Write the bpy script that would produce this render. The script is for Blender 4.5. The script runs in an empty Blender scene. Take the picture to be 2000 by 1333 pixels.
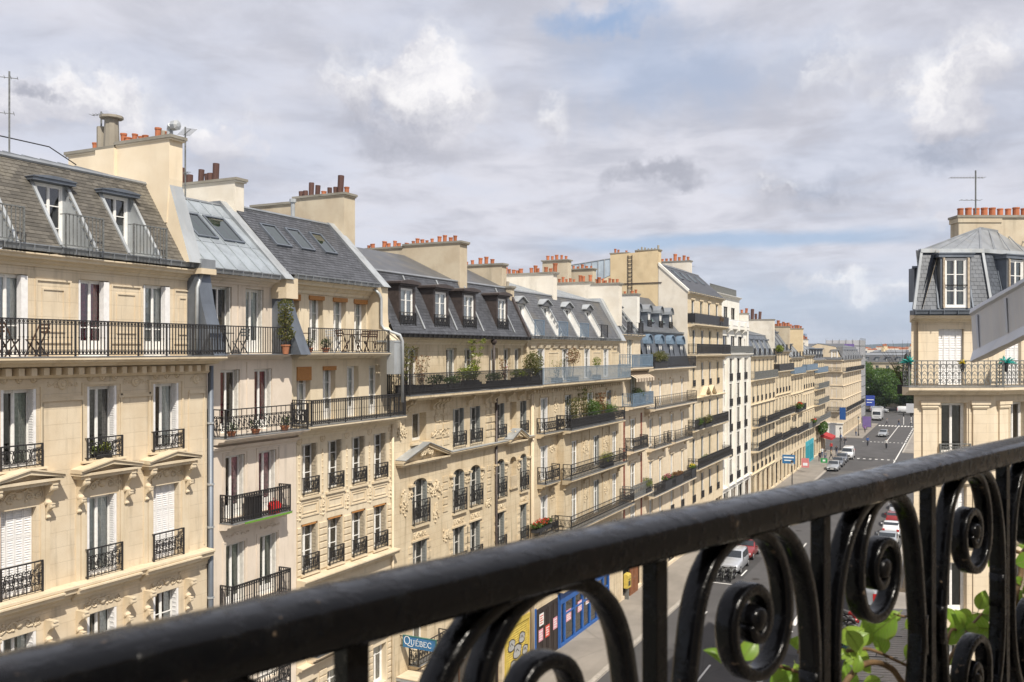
import bpy, math, random
from mathutils import Vector, Matrix
R = math.radians
SC = bpy.context.scene
COL = SC.collection
rnd = random.Random(7)

# ------------------------------------------------------------------ camera
HAZE = True
CAMZ = 18.4
YAW = math.atan(872.0 / 1760.0)
cd = bpy.data.cameras.new("camera"); cam = bpy.data.objects.new("camera", cd); COL.objects.link(cam)
cam.location = (0, 0, CAMZ); cam.rotation_euler = (R(90), 0, YAW)
cd.sensor_width = 36; cd.lens = 36 * 1760 / 2000; cd.shift_y = 18.5 / 2000
cd.clip_start = 0.05; cd.clip_end = 9000
cd.dof.use_dof = True; cd.dof.focus_distance = 22; cd.dof.aperture_fstop = 16
SC.camera = cam
# ------------------------------------------------------------------ sun and sky
SUN = Vector((0.50, -0.40, 0.77)).normalized()
sl = bpy.data.lights.new("sun", 'SUN'); sl.energy = 4.6; sl.angle = R(0.6); sl.color = (1.0, 0.93, 0.82)
so = bpy.data.objects.new("sun", sl); COL.objects.link(so)
so.rotation_euler = SUN.to_track_quat('Z', 'Y').to_euler()
SC.view_settings.view_transform = 'Standard'; SC.view_settings.look = 'None'
SC.view_settings.exposure = 0.28; SC.view_settings.gamma = 1; SC.view_settings.use_curve_mapping = False

class NT:
    def __init__(s, nt): s.nt = nt; nt.nodes.clear()
    def n(s, t, ins=None, **kw):
        nd = s.nt.nodes.new(t)
        for k, v in kw.items(): setattr(nd, k, v)
        for k, v in (ins or {}).items():
            sock = nd.inputs[k]
            if isinstance(v, bpy.types.NodeSocket): s.nt.links.new(v, sock)
            else: sock.default_value = v
        return nd
    def math(s, op, a, b=None, c=None, clamp=False):
        ins = {0: a}
        if b is not None: ins[1] = b
        if c is not None: ins[2] = c
        return s.n('ShaderNodeMath', ins, operation=op, use_clamp=clamp).outputs[0]
    def vm(s, op, a, b=None):
        ins = {0: a}
        if b is not None: ins[1] = b
        nd = s.n('ShaderNodeVectorMath', ins, operation=op)
        return nd.outputs['Value'] if op in ('DOT_PRODUCT', 'LENGTH') else nd.outputs[0]
    def mix(s, f, a, b, bt='MIX'):
        nd = s.n('ShaderNodeMix', data_type='RGBA', blend_type=bt)
        for k, v in ((0, f), (6, a), (7, b)):
            if isinstance(v, bpy.types.NodeSocket): s.nt.links.new(v, nd.inputs[k])
            else: nd.inputs[k].default_value = v if k == 0 else (tuple(v) + (1,))[:4]
        return nd.outputs[2]
    def ramp(s, f, a, b):
        return s.n('ShaderNodeMapRange', {0: f, 1: a, 2: b, 3: 0.0, 4: 1.0}, interpolation_type='SMOOTHSTEP').outputs[0]
    def noise(s, vec, scale, detail=4, rough=.5, dist=0.0):
        return s.n('ShaderNodeTexNoise', {'Vector': vec, 'Scale': scale, 'Detail': detail, 'Roughness': rough, 'Distortion': dist}).outputs[0]
    def link(s, a, b): s.nt.links.new(a, b)

W = bpy.data.worlds.new("World"); SC.world = W; W.use_nodes = True
def build_sky():
    t = NT(W.node_tree)
    co = t.n('ShaderNodeTexCoord').outputs['Generated']
    el = math.asin(SUN.z); az = math.atan2(SUN.x, SUN.y)
    sky = t.n('ShaderNodeTexSky', sky_type='NISHITA', sun_disc=False, sun_elevation=el, sun_rotation=az,
              air_density=1.0, dust_density=1.6, ozone_density=1.0).outputs[0]
    xyz = t.n('ShaderNodeSeparateXYZ', {0: co})
    x, y, z = xyz.outputs[0], xyz.outputs[1], xyz.outputs[2]
    zz = t.math('ADD', t.math('MAXIMUM', z, 0.0), 0.16)
    p = t.n('ShaderNodeCombineXYZ', {0: t.math('DIVIDE', x, zz), 1: t.math('DIVIDE', y, zz), 2: t.math('MULTIPLY', z, 3.2)}).outputs[0]
    n1 = t.noise(p, 1.05, 7, .55, .25)           # big decks
    n2 = t.noise(p, 3.4, 8, .6, .3)              # lumps
    n3 = t.noise(t.vm('ADD', p, (7.3, 2.1, 0.4)), 0.55, 3, .5)
    # individual cumulus heads, placed by compass direction
    c, s = math.cos(YAW), math.sin(YAW)
    def dirn(u, v):
        k = (u - 1000) / 1760.0; q = (685 - v) / 1760.0
        d = Vector((-s + c * k, c + s * k, q)); return d.normalized()
    wob = t.n('ShaderNodeTexNoise', {'Vector': co, 'Scale': 9.0, 'Detail': 7.0, 'Roughness': .6})
    wv = t.vm('SCALE', t.vm('SUBTRACT', wob.outputs[1], (.5, .5, .5))); wv.node.inputs['Scale'].default_value = 0.17
    cw = t.vm('ADD', co, wv)
    def blob(u, v, r, soft=.55, sq=1.0):
        d = dirn(u, v)
        df = t.vm('SUBTRACT', cw, tuple(d))
        df = t.vm('MULTIPLY', df, (1, 1, sq))
        L = t.vm('LENGTH', df)
        return t.n('ShaderNodeMapRange', {0: L, 1: r, 2: r * soft, 3: 0.0, 4: 1.0}, interpolation_type='SMOOTHSTEP').outputs[0]
    heads = [(820, 175, .092, .35, 1.2), (880, 235, .075, .4, 1.4), (720, 215, .062, .4, 1.3), (95, 200, .085, .35, 1.3), (210, 225, .09, .3, 1.3), (20, 230, .06, .5, 1.2), (440, 260, .09, .3, 1.6),
             (1610, 570, .06, .5, 2.6), (1750, 560, .045, .5, 2.4), (1560, 390, .075, .4, 2.2), (1930, 140, .09, .3, 1.4), (1840, 190, .09, .4, 1.3),
             (1660, 600, .07, .4, 4), (1580, 150, .09, .2, 1.3), (1075, 235, .035, .3, 1.2), (1880, 420, .06, .3, 2.5)]
    H = None
    for h in heads:
        b = blob(*h); H = b if H is None else t.math('MAXIMUM', H, b)
    deck = t.ramp(t.math('ADD', n1, t.math('MULTIPLY', t.math('SUBTRACT', n2, .5), .5)), .36, .60)
    gaps = t.math('MAXIMUM', 0.0, t.math('MAXIMUM', t.math('MULTIPLY', blob(1180, 42, .10, .1, 2.8), 1.15), t.math('MULTIPLY', blob(1300, 140, .20, .1, 2.6), .6)))
    gaps = t.math('MAXIMUM', gaps, t.math('MULTIPLY', blob(1620, 620, .22, .2, 5.0), .55))
    cover = t.math('MAXIMUM', t.math('ADD', .80, t.math('MULTIPLY', deck, .20)), H)
    bn = t.noise(t.vm('MULTIPLY', co, (1, 1, 3)), 9.0, 5, .6)
    be = t.math('ABSOLUTE', t.math('SUBTRACT', t.math('ADD', z, t.math('MULTIPLY', t.math('SUBTRACT', bn, .5), .022)), .117))
    band = t.n('ShaderNodeMapRange', {0: be, 1: .013, 2: .002, 3: 0.0, 4: 1.0}, interpolation_type='SMOOTHSTEP').outputs[0]
    dz = t.vm('LENGTH', t.vm('SUBTRACT', co, tuple(dirn(1430, 472))))
    band = t.math('MULTIPLY', band, t.n('ShaderNodeMapRange', {0: dz, 1: .26, 2: .10, 3: 0.0, 4: 1.0}, interpolation_type='SMOOTHSTEP').outputs[0])
    gaps = t.math('MAXIMUM', gaps, band)
    cover = t.math('MULTIPLY', cover, t.math('SUBTRACT', 1.0, t.math('MULTIPLY', gaps, .78)))
    # cloud shade: thick bases grey lilac, edges and heads paler
    dark = t.ramp(t.math('ADD', t.math('MULTIPLY', n3, .4), t.math('MULTIPLY', n2, .6)), .40, .62)
    ccol = t.mix(dark, (6.35, 6.35, 6.95), (4.6, 4.7, 5.35))
    n4 = t.noise(cw, 16.0, 6, .6)
    # a head is brighter on its sunlit upper side: compare with a sample shifted down
    up = None
    for h in heads:
        b = blob(h[0] - 6, h[1] - h[2] * 760, h[2] * .95, .25, h[4]); up = b if up is None else t.math('MAXIMUM', up, b)
    lit = t.math('MULTIPLY', t.math('MULTIPLY', H, up), t.ramp(n4, .32, .62))
    ccol = t.mix(t.math('MULTIPLY', H, .45), ccol, (6.2, 6.15, 6.6))
    dn = None
    for h in heads:
        b = blob(h[0] + 6, h[1] + h[2] * 620, h[2] * 1.15, .1, h[4] * 1.25); dn = b if dn is None else t.math('MAXIMUM', dn, b)
    ccol = t.mix(t.math('MULTIPLY', dn, t.math('MULTIPLY', .55, t.ramp(n2, .30, .62))), ccol, (4.15, 4.2, 4.8))
    ccol = t.mix(t.math('MULTIPLY', lit, .72), ccol, (9.0, 8.8, 8.7))
    base = t.math('MAXIMUM', blob(770, 268, .10, .1, 2.3), t.math('MAXIMUM', blob(1600, 375, .10, .2, 3.0), blob(1850, 290, .08, .2, 2)))
    base = t.math('MAXIMUM', base, t.math('MAXIMUM', blob(1270, 362, .055, .3, 2.6), blob(60, 180, .03, .3, 2)))
    ccol = t.mix(t.math('MULTIPLY', base, t.math('MULTIPLY', .9, t.ramp(n4, .75, .4))), ccol, (3.6, 3.7, 4.3))
    low = t.ramp(z, .13, .0)
    ccol = t.mix(t.math('MULTIPLY', low, .55), ccol, (5.2, 5.9, 6.9))
    blue = t.mix(.62, sky, (3.2, 4.4, 6.6))
    col = t.mix(cover, blue, ccol)
    bg = t.n('ShaderNodeBackground', {0: col, 1: 0.1})
    out = t.n('ShaderNodeOutputWorld'); t.link(bg.outputs[0], out.inputs[0])
build_sky()

# ------------------------------------------------------------------ materials
MATS = {}
def mat(name, build):
    if name in MATS: return MATS[name]
    m = bpy.data.materials.new(name); m.use_nodes = True
    t = NT(m.node_tree); out = t.n('ShaderNodeOutputMaterial')
    sh = build(t); t.link(sh, out.inputs[0]); MATS[name] = m
    return m
def pbsdf(t, col, rough=.6, metal=0.0, spec=.5, normal=None, **kw):
    ins = {'Base Color': col if isinstance(col, bpy.types.NodeSocket) else tuple(col) + (1,), 'Roughness': rough, 'Metallic': metal, 'Specular IOR Level': spec}
    if normal is not None: ins['Normal'] = normal
    ins.update(kw)
    return t.n('ShaderNodeBsdfPrincipled', ins).outputs[0]
def bump(t, h, st=.3, dist=.01):
    return t.n('ShaderNodeBump', {'Height': h, 'Strength': st, 'Distance': dist}).outputs[0]
def simple(name, col, rough=.6, metal=0.0, spec=.4, var=.15, scale=6.0, bs=.0):
    def b(t):
        co = t.n('ShaderNodeTexCoord').outputs['Object']
        n = t.noise(co, scale, 5, .6)
        c = t.mix(t.ramp(n, .3, .7), tuple(q * (1 - var) for q in col), tuple(min(1, q * (1 + var)) for q in col))
        return pbsdf(t, c, rough, metal, spec, bump(t, n, bs, .01) if bs else None)
    return mat(name, b)
def island(name, col, rough=.6, metal=0.0, spec=.4, var=.3, tint=None, bs=.15):
    def b(t):
        co = t.n('ShaderNodeTexCoord').outputs['Object']
        ri = t.n('ShaderNodeNewGeometry').outputs['Random Per Island']
        oi = t.n('ShaderNodeObjectInfo').outputs['Random']
        r = t.math('FRACT', t.math('ADD', ri, oi))
        n = t.noise(co, 1.3, 5, .6); n2 = t.noise(co, 30, 3, .6)
        f = t.math('ADD', t.math('MULTIPLY', r, .6), t.math('MULTIPLY', t.ramp(n, .3, .7), .4))
        c = t.mix(f, tuple(q * (1 - var) for q in col), tuple(min(1, q * (1 + var)) for q in col))
        if tint: c = t.mix(t.ramp(t.noise(co, .8, 4, .6), .48, .68), c, tint)
        return pbsdf(t, c, rough, metal, spec, bump(t, n2, bs, .004))
    return mat(name, b)
def stone(name, col, warm, dirt=.35, joints=True, bw=1.0, bh=.36, seed=0.0):
    """limestone ashlar: block to block tone, soot streaks that run down, fine joints; local x is outward"""
    def b(t):
        tc = t.n('ShaderNodeTexCoord').outputs['Object']
        q = t.n('ShaderNodeSeparateXYZ', {0: tc})
        yz = t.n('ShaderNodeCombineXYZ', {0: q.outputs[1], 1: q.outputs[2], 2: 0.0}).outputs[0]
        br = t.n('ShaderNodeTexBrick', {'Vector': yz, 'Color1': (.25, .25, .25, 1), 'Color2': (.75, .75, .75, 1), 'Mortar': (.0, .0, .0, 1), 'Scale': 1.0,
                 'Mortar Size': .008, 'Mortar Smooth': .3, 'Brick Width': bw, 'Row Height': bh})
        v = t.n('ShaderNodeSeparateColor', {0: br.outputs[0]}).outputs[0]
        n = t.noise(t.vm('ADD', tc, (seed, 0, 0)), 1.1, 6, .62)
        sv = t.vm('MULTIPLY', t.vm('ADD', tc, (seed * 3, seed, 0)), (1.0, 3.5, .32))
        st = t.noise(sv, 1.0, 6, .6)
        fine = t.noise(tc, 22, 5, .6)
        c = t.mix(t.ramp(n, .3, .7), col, warm)
        if joints:
            c = t.mix(t.math('MULTIPLY', v, .16), c, tuple(min(1, x * 1.25) for x in col))
            c = t.mix(t.math('MULTIPLY', br.outputs[1], .35), c, tuple(x * .6 for x in warm))
        c = t.mix(t.math('MULTIPLY', t.ramp(st, .50, .78), dirt), c, tuple(x * .42 for x in warm))
        c = t.mix(t.math('MULTIPLY', t.ramp(t.noise(tc, 5.0, 5, .7), .58, .8), dirt * .5), c, tuple(x * .5 for x in warm))
        c = t.mix(t.math('MULTIPLY', fine, .14), c, tuple(x * .7 for x in warm))
        h = t.math('ADD', t.math('MULTIPLY', br.outputs[1], -1.0 if joints else 0.0), t.math('MULTIPLY', fine, .35))
        return pbsdf(t, c, .85, 0, .2, bump(t, h, .35, .012))
    return mat(name, b)
def zinc(name, col=(.27, .285, .30), rough=.42, stain=(.40, .38, .34)):
    def b(t):
        tc = t.n('ShaderNodeTexCoord').outputs['Object']
        oi = t.n('ShaderNodeObjectInfo').outputs['Random']
        n = t.noise(t.vm('MULTIPLY', tc, (1, 1, .6)), 1.4, 6, .6)
        st = t.noise(t.vm('MULTIPLY', tc, (.5, 5, .5)), 1.6, 6, .65)
        f = t.noise(tc, 25, 4, .6)
        c = t.mix(t.ramp(n, .3, .7), tuple(q * .78 for q in col), tuple(q * 1.2 for q in col))
        c = t.mix(t.math('MULTIPLY', oi, .35), c, tuple(q * 1.35 for q in col))
        c = t.mix(t.math('MULTIPLY', t.ramp(st, .52, .75), .55), c, stain)
        return pbsdf(t, c, t.math('ADD', rough, t.math('MULTIPLY', f, .2)), .55, .5, bump(t, t.math('ADD', n, t.math('MULTIPLY', f, .2)), .25, .02))
    return mat(name, b)
def glass(name, tint=(.88, .92, .90), tr=.92):
    def b(t):
        fr = t.n('ShaderNodeFresnel', {'IOR': 1.5}).outputs[0]
        n = t.noise(t.n('ShaderNodeTexCoord').outputs['Object'], 1.6, 2, .5)
        gl = t.n('ShaderNodeBsdfGlossy', {'Color': (1, 1, 1, 1), 'Roughness': .02, 'Normal': bump(t, n, .12, .05)}).outputs[0]
        ts = t.n('ShaderNodeBsdfTransparent', {'Color': tuple(q * tr for q in tint) + (1,)}).outputs[0]
        f = t.math('ADD', t.math('MULTIPLY', fr, 1.3), .08, clamp=True)
        mx = t.n('ShaderNodeMixShader', {0: f, 1: ts, 2: gl}).outputs[0]
        return mx
    return mat(name, b)
def paint_black():
    """old glossy black paint with brush marks, runs and rubbed spots"""
    def b(t):
        tc = t.n('ShaderNodeTexCoord').outputs['Object']
        n = t.noise(tc, 70, 4, .6); n2 = t.noise(tc, 14, 4, .55, .5); n3 = t.noise(tc, 260, 3, .6)
        c = t.mix(t.ramp(n2, .60, .70), (.002, .002, .0024), (.008, .0055, .0045))
        c = t.mix(t.math('MULTIPLY', t.ramp(n, .695, .71), .6), c, (.16, .115, .08))
        br = t.noise(t.vm('MULTIPLY', tc, (25, 140, 140)), 1.0, 3, .6); h = t.math('ADD', t.math('MULTIPLY', n2, .5), t.math('MULTIPLY', t.ramp(n, .45, .75), .25)); h = t.math('ADD', h, t.math('MULTIPLY', br, .12))
        h = t.math('ADD', h, t.math('MULTIPLY', n3, .04))
        return pbsdf(t, c, t.math('ADD', .10, t.math('MULTIPLY', t.ramp(n, .3, .7), .24)), 0, .24, bump(t, h, .40, .005))
    return mat('black_gloss_paint', b)
def leafmat(name, a, bcol, trans=.35, veins=False):
    def b(t):
        ri = t.n('ShaderNodeNewGeometry').outputs['Random Per Island']
        oi = t.n('ShaderNodeObjectInfo').outputs['Random']
        r = t.math('FRACT', t.math('ADD', ri, oi))
        c = t.mix(r, a, bcol)
        n = t.noise(t.n('ShaderNodeTexCoord').outputs['Object'], 40, 3, .6)
        c = t.mix(t.math('MULTIPLY', n, .3), c, tuple(q * .6 for q in a))
        nn = None
        if veins:
            q = t.n('ShaderNodeSeparateXYZ', {0: t.n('ShaderNodeTexCoord').outputs['Object']})
            ay = t.math('ABSOLUTE', q.outputs[1]); w = t.math('SINE', t.math('MULTIPLY', t.math('SUBTRACT', q.outputs[0], t.math('MULTIPLY', ay, 1.1)), 52.0))
            v = t.math('MAXIMUM', t.ramp(w, .80, 1.0), t.ramp(ay, .022, .0))
            c = t.mix(t.math('MULTIPLY', v, .45), c, (.40, .55, .16)); c = t.mix(t.math('MULTIPLY', t.ramp(ay, .20, .34), .35), c, (.30, .26, .04))
            nn = bump(t, t.math('SUBTRACT', 1.0, v), .6, .02)
        d = pbsdf(t, c, .36, 0, .5, nn)
        tl = t.n('ShaderNodeBsdfTranslucent', {0: t.mix(.5, c, (.30, .42, .06))}).outputs[0]
        return t.n('ShaderNodeMixShader', {0: trans, 1: d, 2: tl}).outputs[0]
    return mat(name, b)

S_A = stone('limestone_honey', (.66, .565, .425), (.58, .475, .335), .55, True, 1.4, .42, 0)
S_T = stone('limestone_trim', (.69, .59, .44), (.60, .495, .345), .34, False, seed=3)
S_P = stone('painted_render_pink', (.72, .63, .53), (.65, .56, .46), .5, False, seed=5)
S_C = stone('render_cream', (.71, .615, .46), (.63, .53, .38), .5, False, seed=8)
S_B = stone('limestone_weathered', (.62, .525, .375), (.52, .42, .28), .8, True, .9, .34, 11)
S_D = stone('limestone_grey', (.52, .44, .32), (.44, .355, .24), .6, True, 1.0, .36, 13)
S_W = stone('stone_white', (.80, .78, .72), (.72, .69, .62), .35, False, seed=17)
S_K = stone('chimney_peach', (.80, .69, .52), (.74, .62, .45), .22, False, seed=19)
S_O = stone('chimney_ochre', (.56, .49, .37), (.48, .40, .29), .6, False, seed=21)
S_Y = stone('gable_ochre', (.68, .55, .35), (.61, .48, .30), .4, False, seed=23)
S_L = stone('plaster_white_stained', (.74, .69, .60), (.66, .60, .50), .45, False, seed=25)
S_F = stone('limestone_far', (.69, .59, .43), (.60, .49, .33), .55, True, 1.0, .4, 29)
S_R = stone('limestone_rose', (.70, .60, .455), (.63, .525, .38), .45, True, .9, .34, 31)
SLATE_A = island('slate_brown', (.112, .102, .086), .6, 0, .4, .42, (.165, .15, .12))
SLATE_B = island('slate_dark', (.070, .073, .082), .5, 0, .5, .35)
SLATE_C = island('slate_grey', (.095, .098, .105), .45, 0, .5, .28, (.12, .115, .105))
SLATE_D = island('slate_bluish', (.085, .095, .112), .42, 0, .5, .25)
ZN = zinc('zinc'); ZN_D = zinc('zinc_dark', (.15, .17, .20), .45, (.22, .22, .22)); ZN_L = zinc('zinc_light', (.42, .44, .45), .5, (.52, .48, .42))
IRON = simple('black_iron', (.022, .021, .022), .45, 0, .5, .3, 30, .2)
IRON_G = simple('grey_iron', (.16, .165, .16), .5, .2, .5, .3, 20)
IRON_B = simple('blue_grey_iron', (.20, .25, .30), .5, 0, .4, .2, 8)
IRON_T = simple('slate_blue_metal', (.14, .20, .27), .5, 0, .4, .2, 8)
RAILM = paint_black()
WHITE = simple('white_paint', (.78, .77, .74), .45, 0, .4, .06, 8)
OFFW = simple('offwhite_paint', (.62, .60, .55), .5, 0, .4, .12, 8)
BROWNM = simple('brown_metal', (.055, .042, .038), .5, 0, .5, .25, 6)
SHUT = simple('shutter_white', (.76, .75, .74), .5, 0, .35, .06, 8)
SHUTG = simple('shutter_grey', (.21, .22, .21), .5, 0, .35, .1, 8)
GLASS = glass('window_glass'); GLASS_G = glass('skylight_glass', (.30, .42, .38), .5)
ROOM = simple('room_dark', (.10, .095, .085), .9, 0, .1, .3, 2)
SHUTT = simple('shutter_tan', (.42, .36, .27), .6, 0, .3, .15, 8)
C_W = simple('curtain_white', (.84, .85, .84), .9, 0, .1, .1, 12)
C_R = simple('curtain_red', (.42, .05, .08), .9, 0, .1, .3, 12)
C_P = simple('curtain_pink', (.66, .28, .34), .9, 0, .1, .5, 9)
ZN_B = zinc('zinc_blue', (.36, .395, .42), .45, (.46, .44, .38)); SKYB = simple('skylight_blind', (.30, .44, .36), .8, 0, .2, .1, 3)
C_G = simple('curtain_grey_green', (.42, .46, .39), .9, 0, .1, .2, 12)
C_D = simple('curtain_dark', (.20, .18, .16), .9, 0, .1, .3, 12)
TERRA = island('terracotta', (.42, .15, .075), .8, 0, .2, .35, (.30, .14, .09))
POTBR = island('pot_dark_brown', (.105, .055, .045), .7, 0, .3, .25)
POTGR = island('pot_grey', (.30, .27, .22), .8, 0, .2, .25)
WOODO = simple('orange_blind', (.42, .20, .07), .7, 0, .2, .2, 20)
WOOD = simple('dark_wood', (.09, .05, .03), .6, 0, .3, .3, 20)
CAPM = stone('cap_stone', (.30, .28, .24), (.24, .22, .18), .5, False, seed=33)

# ------------------------------------------------------------------ mesh builder
class MB:
    def __init__(s): s.v = []; s.f = []; s.m = []
    def add(s, vs, fs, mi=0):
        o = len(s.v); s.v.extend(vs); s.f.extend([tuple(i + o for i in f) for f in fs]); s.m.extend([mi] * len(fs))
    def quad(s, a, b, c, d, mi=0): s.add([a, b, c, d], [(0, 1, 2, 3)], mi)
    def box(s, x0, x1, y0, y1, z0, z1, mi=0):
        s.add([(x0, y0, z0), (x1, y0, z0), (x1, y1, z0), (x0, y1, z0), (x0, y0, z1), (x1, y0, z1), (x1, y1, z1), (x0, y1, z1)],
              [(3, 2, 1, 0), (4, 5, 6, 7), (0, 1, 5, 4), (1, 2, 6, 5), (2, 3, 7, 6), (3, 0, 4, 7)], mi)
    def prof_y(s, prof, y0, y1, mi=0, caps=True, mi_cap=None):
        """closed profile of (x,z), extruded along y; counter-clockwise seen from -y"""
        n = len(prof); o = [(x, y0, z) for x, z in prof] + [(x, y1, z) for x, z in prof]
        s.add(o, [(i, (i + 1) % n, (i + 1) % n + n, i + n)[::-1] for i in range(n)], mi)
        if caps: s.add(o, [tuple(range(n)), tuple(range(2 * n - 1, n - 1, -1))], mi if mi_cap is None else mi_cap)
    def prof_x(s, prof, x0, x1, mi=0, mi_cap=None):
        """closed profile of (y,z), extruded along x"""
        n = len(prof); o = [(x0, y, z) for y, z in prof] + [(x1, y, z) for y, z in prof]
        s.add(o, [(i, (i + 1) % n, (i + 1) % n + n, i + n) for i in range(n)], mi)
        s.add(o, [tuple(range(n - 1, -1, -1)), tuple(range(n, 2 * n))], mi if mi_cap is None else mi_cap)
    def prof_z(s, prof, z0, z1, mi=0):
        n = len(prof); o = [(x, y, z0) for x, y in prof] + [(x, y, z1) for x, y in prof]
        s.add(o, [(i, (i + 1) % n, (i + 1) % n + n, i + n) for i in range(n)] + [tuple(range(n - 1, -1, -1)), tuple(range(n, 2 * n))], mi)
    def bar(s, a, b, w, h=None, mi=0):
        a = Vector(a); b = Vector(b); h = h or w; d = b - a
        if d.length < 1e-6: return
        d.normalize(); up = Vector((0, 0, 1)) if abs(d.z) < .95 else Vector((1, 0, 0))
        sx = d.cross(up).normalized() * (w / 2); sy = sx.normalized().cross(d) * (h / 2)
        vs = [tuple(p + i * sx + j * sy) for p in (a, b) for i, j in ((-1, -1), (1, -1), (1, 1), (-1, 1))]
        s.add(vs, [(0, 1, 5, 4), (1, 2, 6, 5), (2, 3, 7, 6), (3, 0, 4, 7), (3, 2, 1, 0), (4, 5, 6, 7)], mi)
    def tube(s, pts, r, n=6, mi=0, caps=True):
        pts = [Vector(p) for p in pts]; rs = r if isinstance(r, (list, tuple)) else [r] * len(pts)
        base = len(s.v); prev = None
        for i, p in enumerate(pts):
            d = (pts[min(i + 1, len(pts) - 1)] - pts[max(i - 1, 0)])
            d = d.normalized() if d.length > 1e-9 else Vector((0, 0, 1))
            if prev is None:
                up = Vector((0, 0, 1)) if abs(d.z) < .9 else Vector((1, 0, 0)); sx = d.cross(up).normalized()
            else: sx = (prev - d * prev.dot(d)).normalized()
            prev = sx; sy = sx.cross(d)
            for k in range(n):
                a = 2 * math.pi * k / n; s.v.append(tuple(p + (sx * math.cos(a) + sy * math.sin(a)) * rs[i]))
        for i in range(len(pts) - 1):
            for k in range(n):
                a = base + i * n + k; b = base + i * n + (k + 1) % n
                s.f.append((a, b, b + n, a + n)); s.m.append(mi)
        if caps:
            s.f.append(tuple(base + k for k in range(n - 1, -1, -1))); s.m.append(mi)
            e = base + (len(pts) - 1) * n; s.f.append(tuple(e + k for k in range(n))); s.m.append(mi)
    def rib(s, pts, x, tk, dp, mi=0, lod=0):
        """strip bent in the y-z plane at x: tk thick in that plane, dp deep along x"""
        P = [Vector((0, a, b)) for a, b in pts]; n = len(P); base = len(s.v)
        for i, p in enumerate(P):
            d = (P[min(i + 1, n - 1)] - P[max(i - 1, 0)]); d = d.normalized() if d.length > 1e-9 else Vector((0, 1, 0))
            nn = Vector((0, -d.z, d.y)) * (tk / 2)
            for (sg, xx) in ((-1, x - dp / 2), (1, x - dp / 2), (1, x + dp / 2), (-1, x + dp / 2)):
                q = p + nn * sg; s.v.append((xx, q.y, q.z))
        for i in range(n - 1):
            for k in range(4):
                if lod and k in (0,): continue
                a = base + i * 4 + k; b = base + i * 4 + (k + 1) % 4
                s.f.append((a, b, b + 4, a + 4)); s.m.append(mi)
        s.f.append((base + 3, base + 2, base + 1, base)); s.m.append(mi)
        e = base + (n - 1) * 4; s.f.append((e, e + 1, e + 2, e + 3)); s.m.append(mi)
    def lathe(s, c, prof, n=10, mi=0, axis='z'):
        """prof of (r, h)"""
        base = len(s.v); cx, cy, cz = c
        for r_, h in prof:
            for k in range(n):
                a = 2 * math.pi * k / n; u, w = r_ * math.cos(a), r_ * math.sin(a)
                s.v.append((cx + u, cy + w, cz + h) if axis == 'z' else ((cx + h, cy + u, cz + w) if axis == 'x' else (cx + w, cy + h, cz + u)))
        for i in range(len(prof) - 1):
            for k in range(n):
                a = base + i * n + k; b = base + i * n + (k + 1) % n
                s.f.append((a, b, b + n, a + n)); s.m.append(mi)
        s.f.append(tuple(base + k for k in range(n - 1, -1, -1))); s.m.append(mi)
        e = base + (len(prof) - 1) * n; s.f.append(tuple(e + k for k in range(n))); s.m.append(mi)
    def mesh(s, name, mats, smooth=False):
        me = bpy.data.meshes.new(name); me.from_pydata(s.v, [], s.f)
        for m in (mats if isinstance(mats, (list, tuple)) else [mats]): me.materials.append(m)
        me.polygons.foreach_set('material_index', s.m)
        if smooth: me.polygons.foreach_set('use_smooth', [True] * len(s.f))
        me.update(); return me
    def obj(s, name, mats, parent=None, M=None, smooth=False): return put(name, s.mesh(name, mats, smooth), parent, M)
def put(name, me, parent=None, M=None):
    o = bpy.data.objects.new(name, me); COL.objects.link(o)
    if parent is not None: o.parent = parent
    if M is not None: o.matrix_basis = M
    return o
def T(x, y, z): return Matrix.Translation((x, y, z))
def tag(o, label=None, cat=None, group=None, kind=None):
    if label: o['label'] = label
    if cat: o['category'] = cat
    if group: o['group'] = group
    if kind: o['kind'] = kind
    return o
def thing(name, label, cat, loc=(0, 0, 0), rz=0.0, group=None):
    o = bpy.data.objects.new(name, None); COL.objects.link(o); o.location = loc; o.rotation_euler = (0, 0, rz); o.empty_display_size = .3
    return tag(o, label, cat, group)
CACHE = {}
def cached(key, fn):
    if key not in CACHE: CACHE[key] = fn()
    return CACHE[key]
def spiral(cx, cz, r0, r1, a0, a1, n, sx=1.0):
    return [(cx + sx * (r0 + (r1 - r0) * i / (n - 1)) * math.cos(a0 + (a1 - a0) * i / (n - 1)), cz + (r0 + (r1 - r0) * i / (n - 1)) * math.sin(a0 + (a1 - a0) * i / (n - 1))) for i in range(n)]
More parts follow.
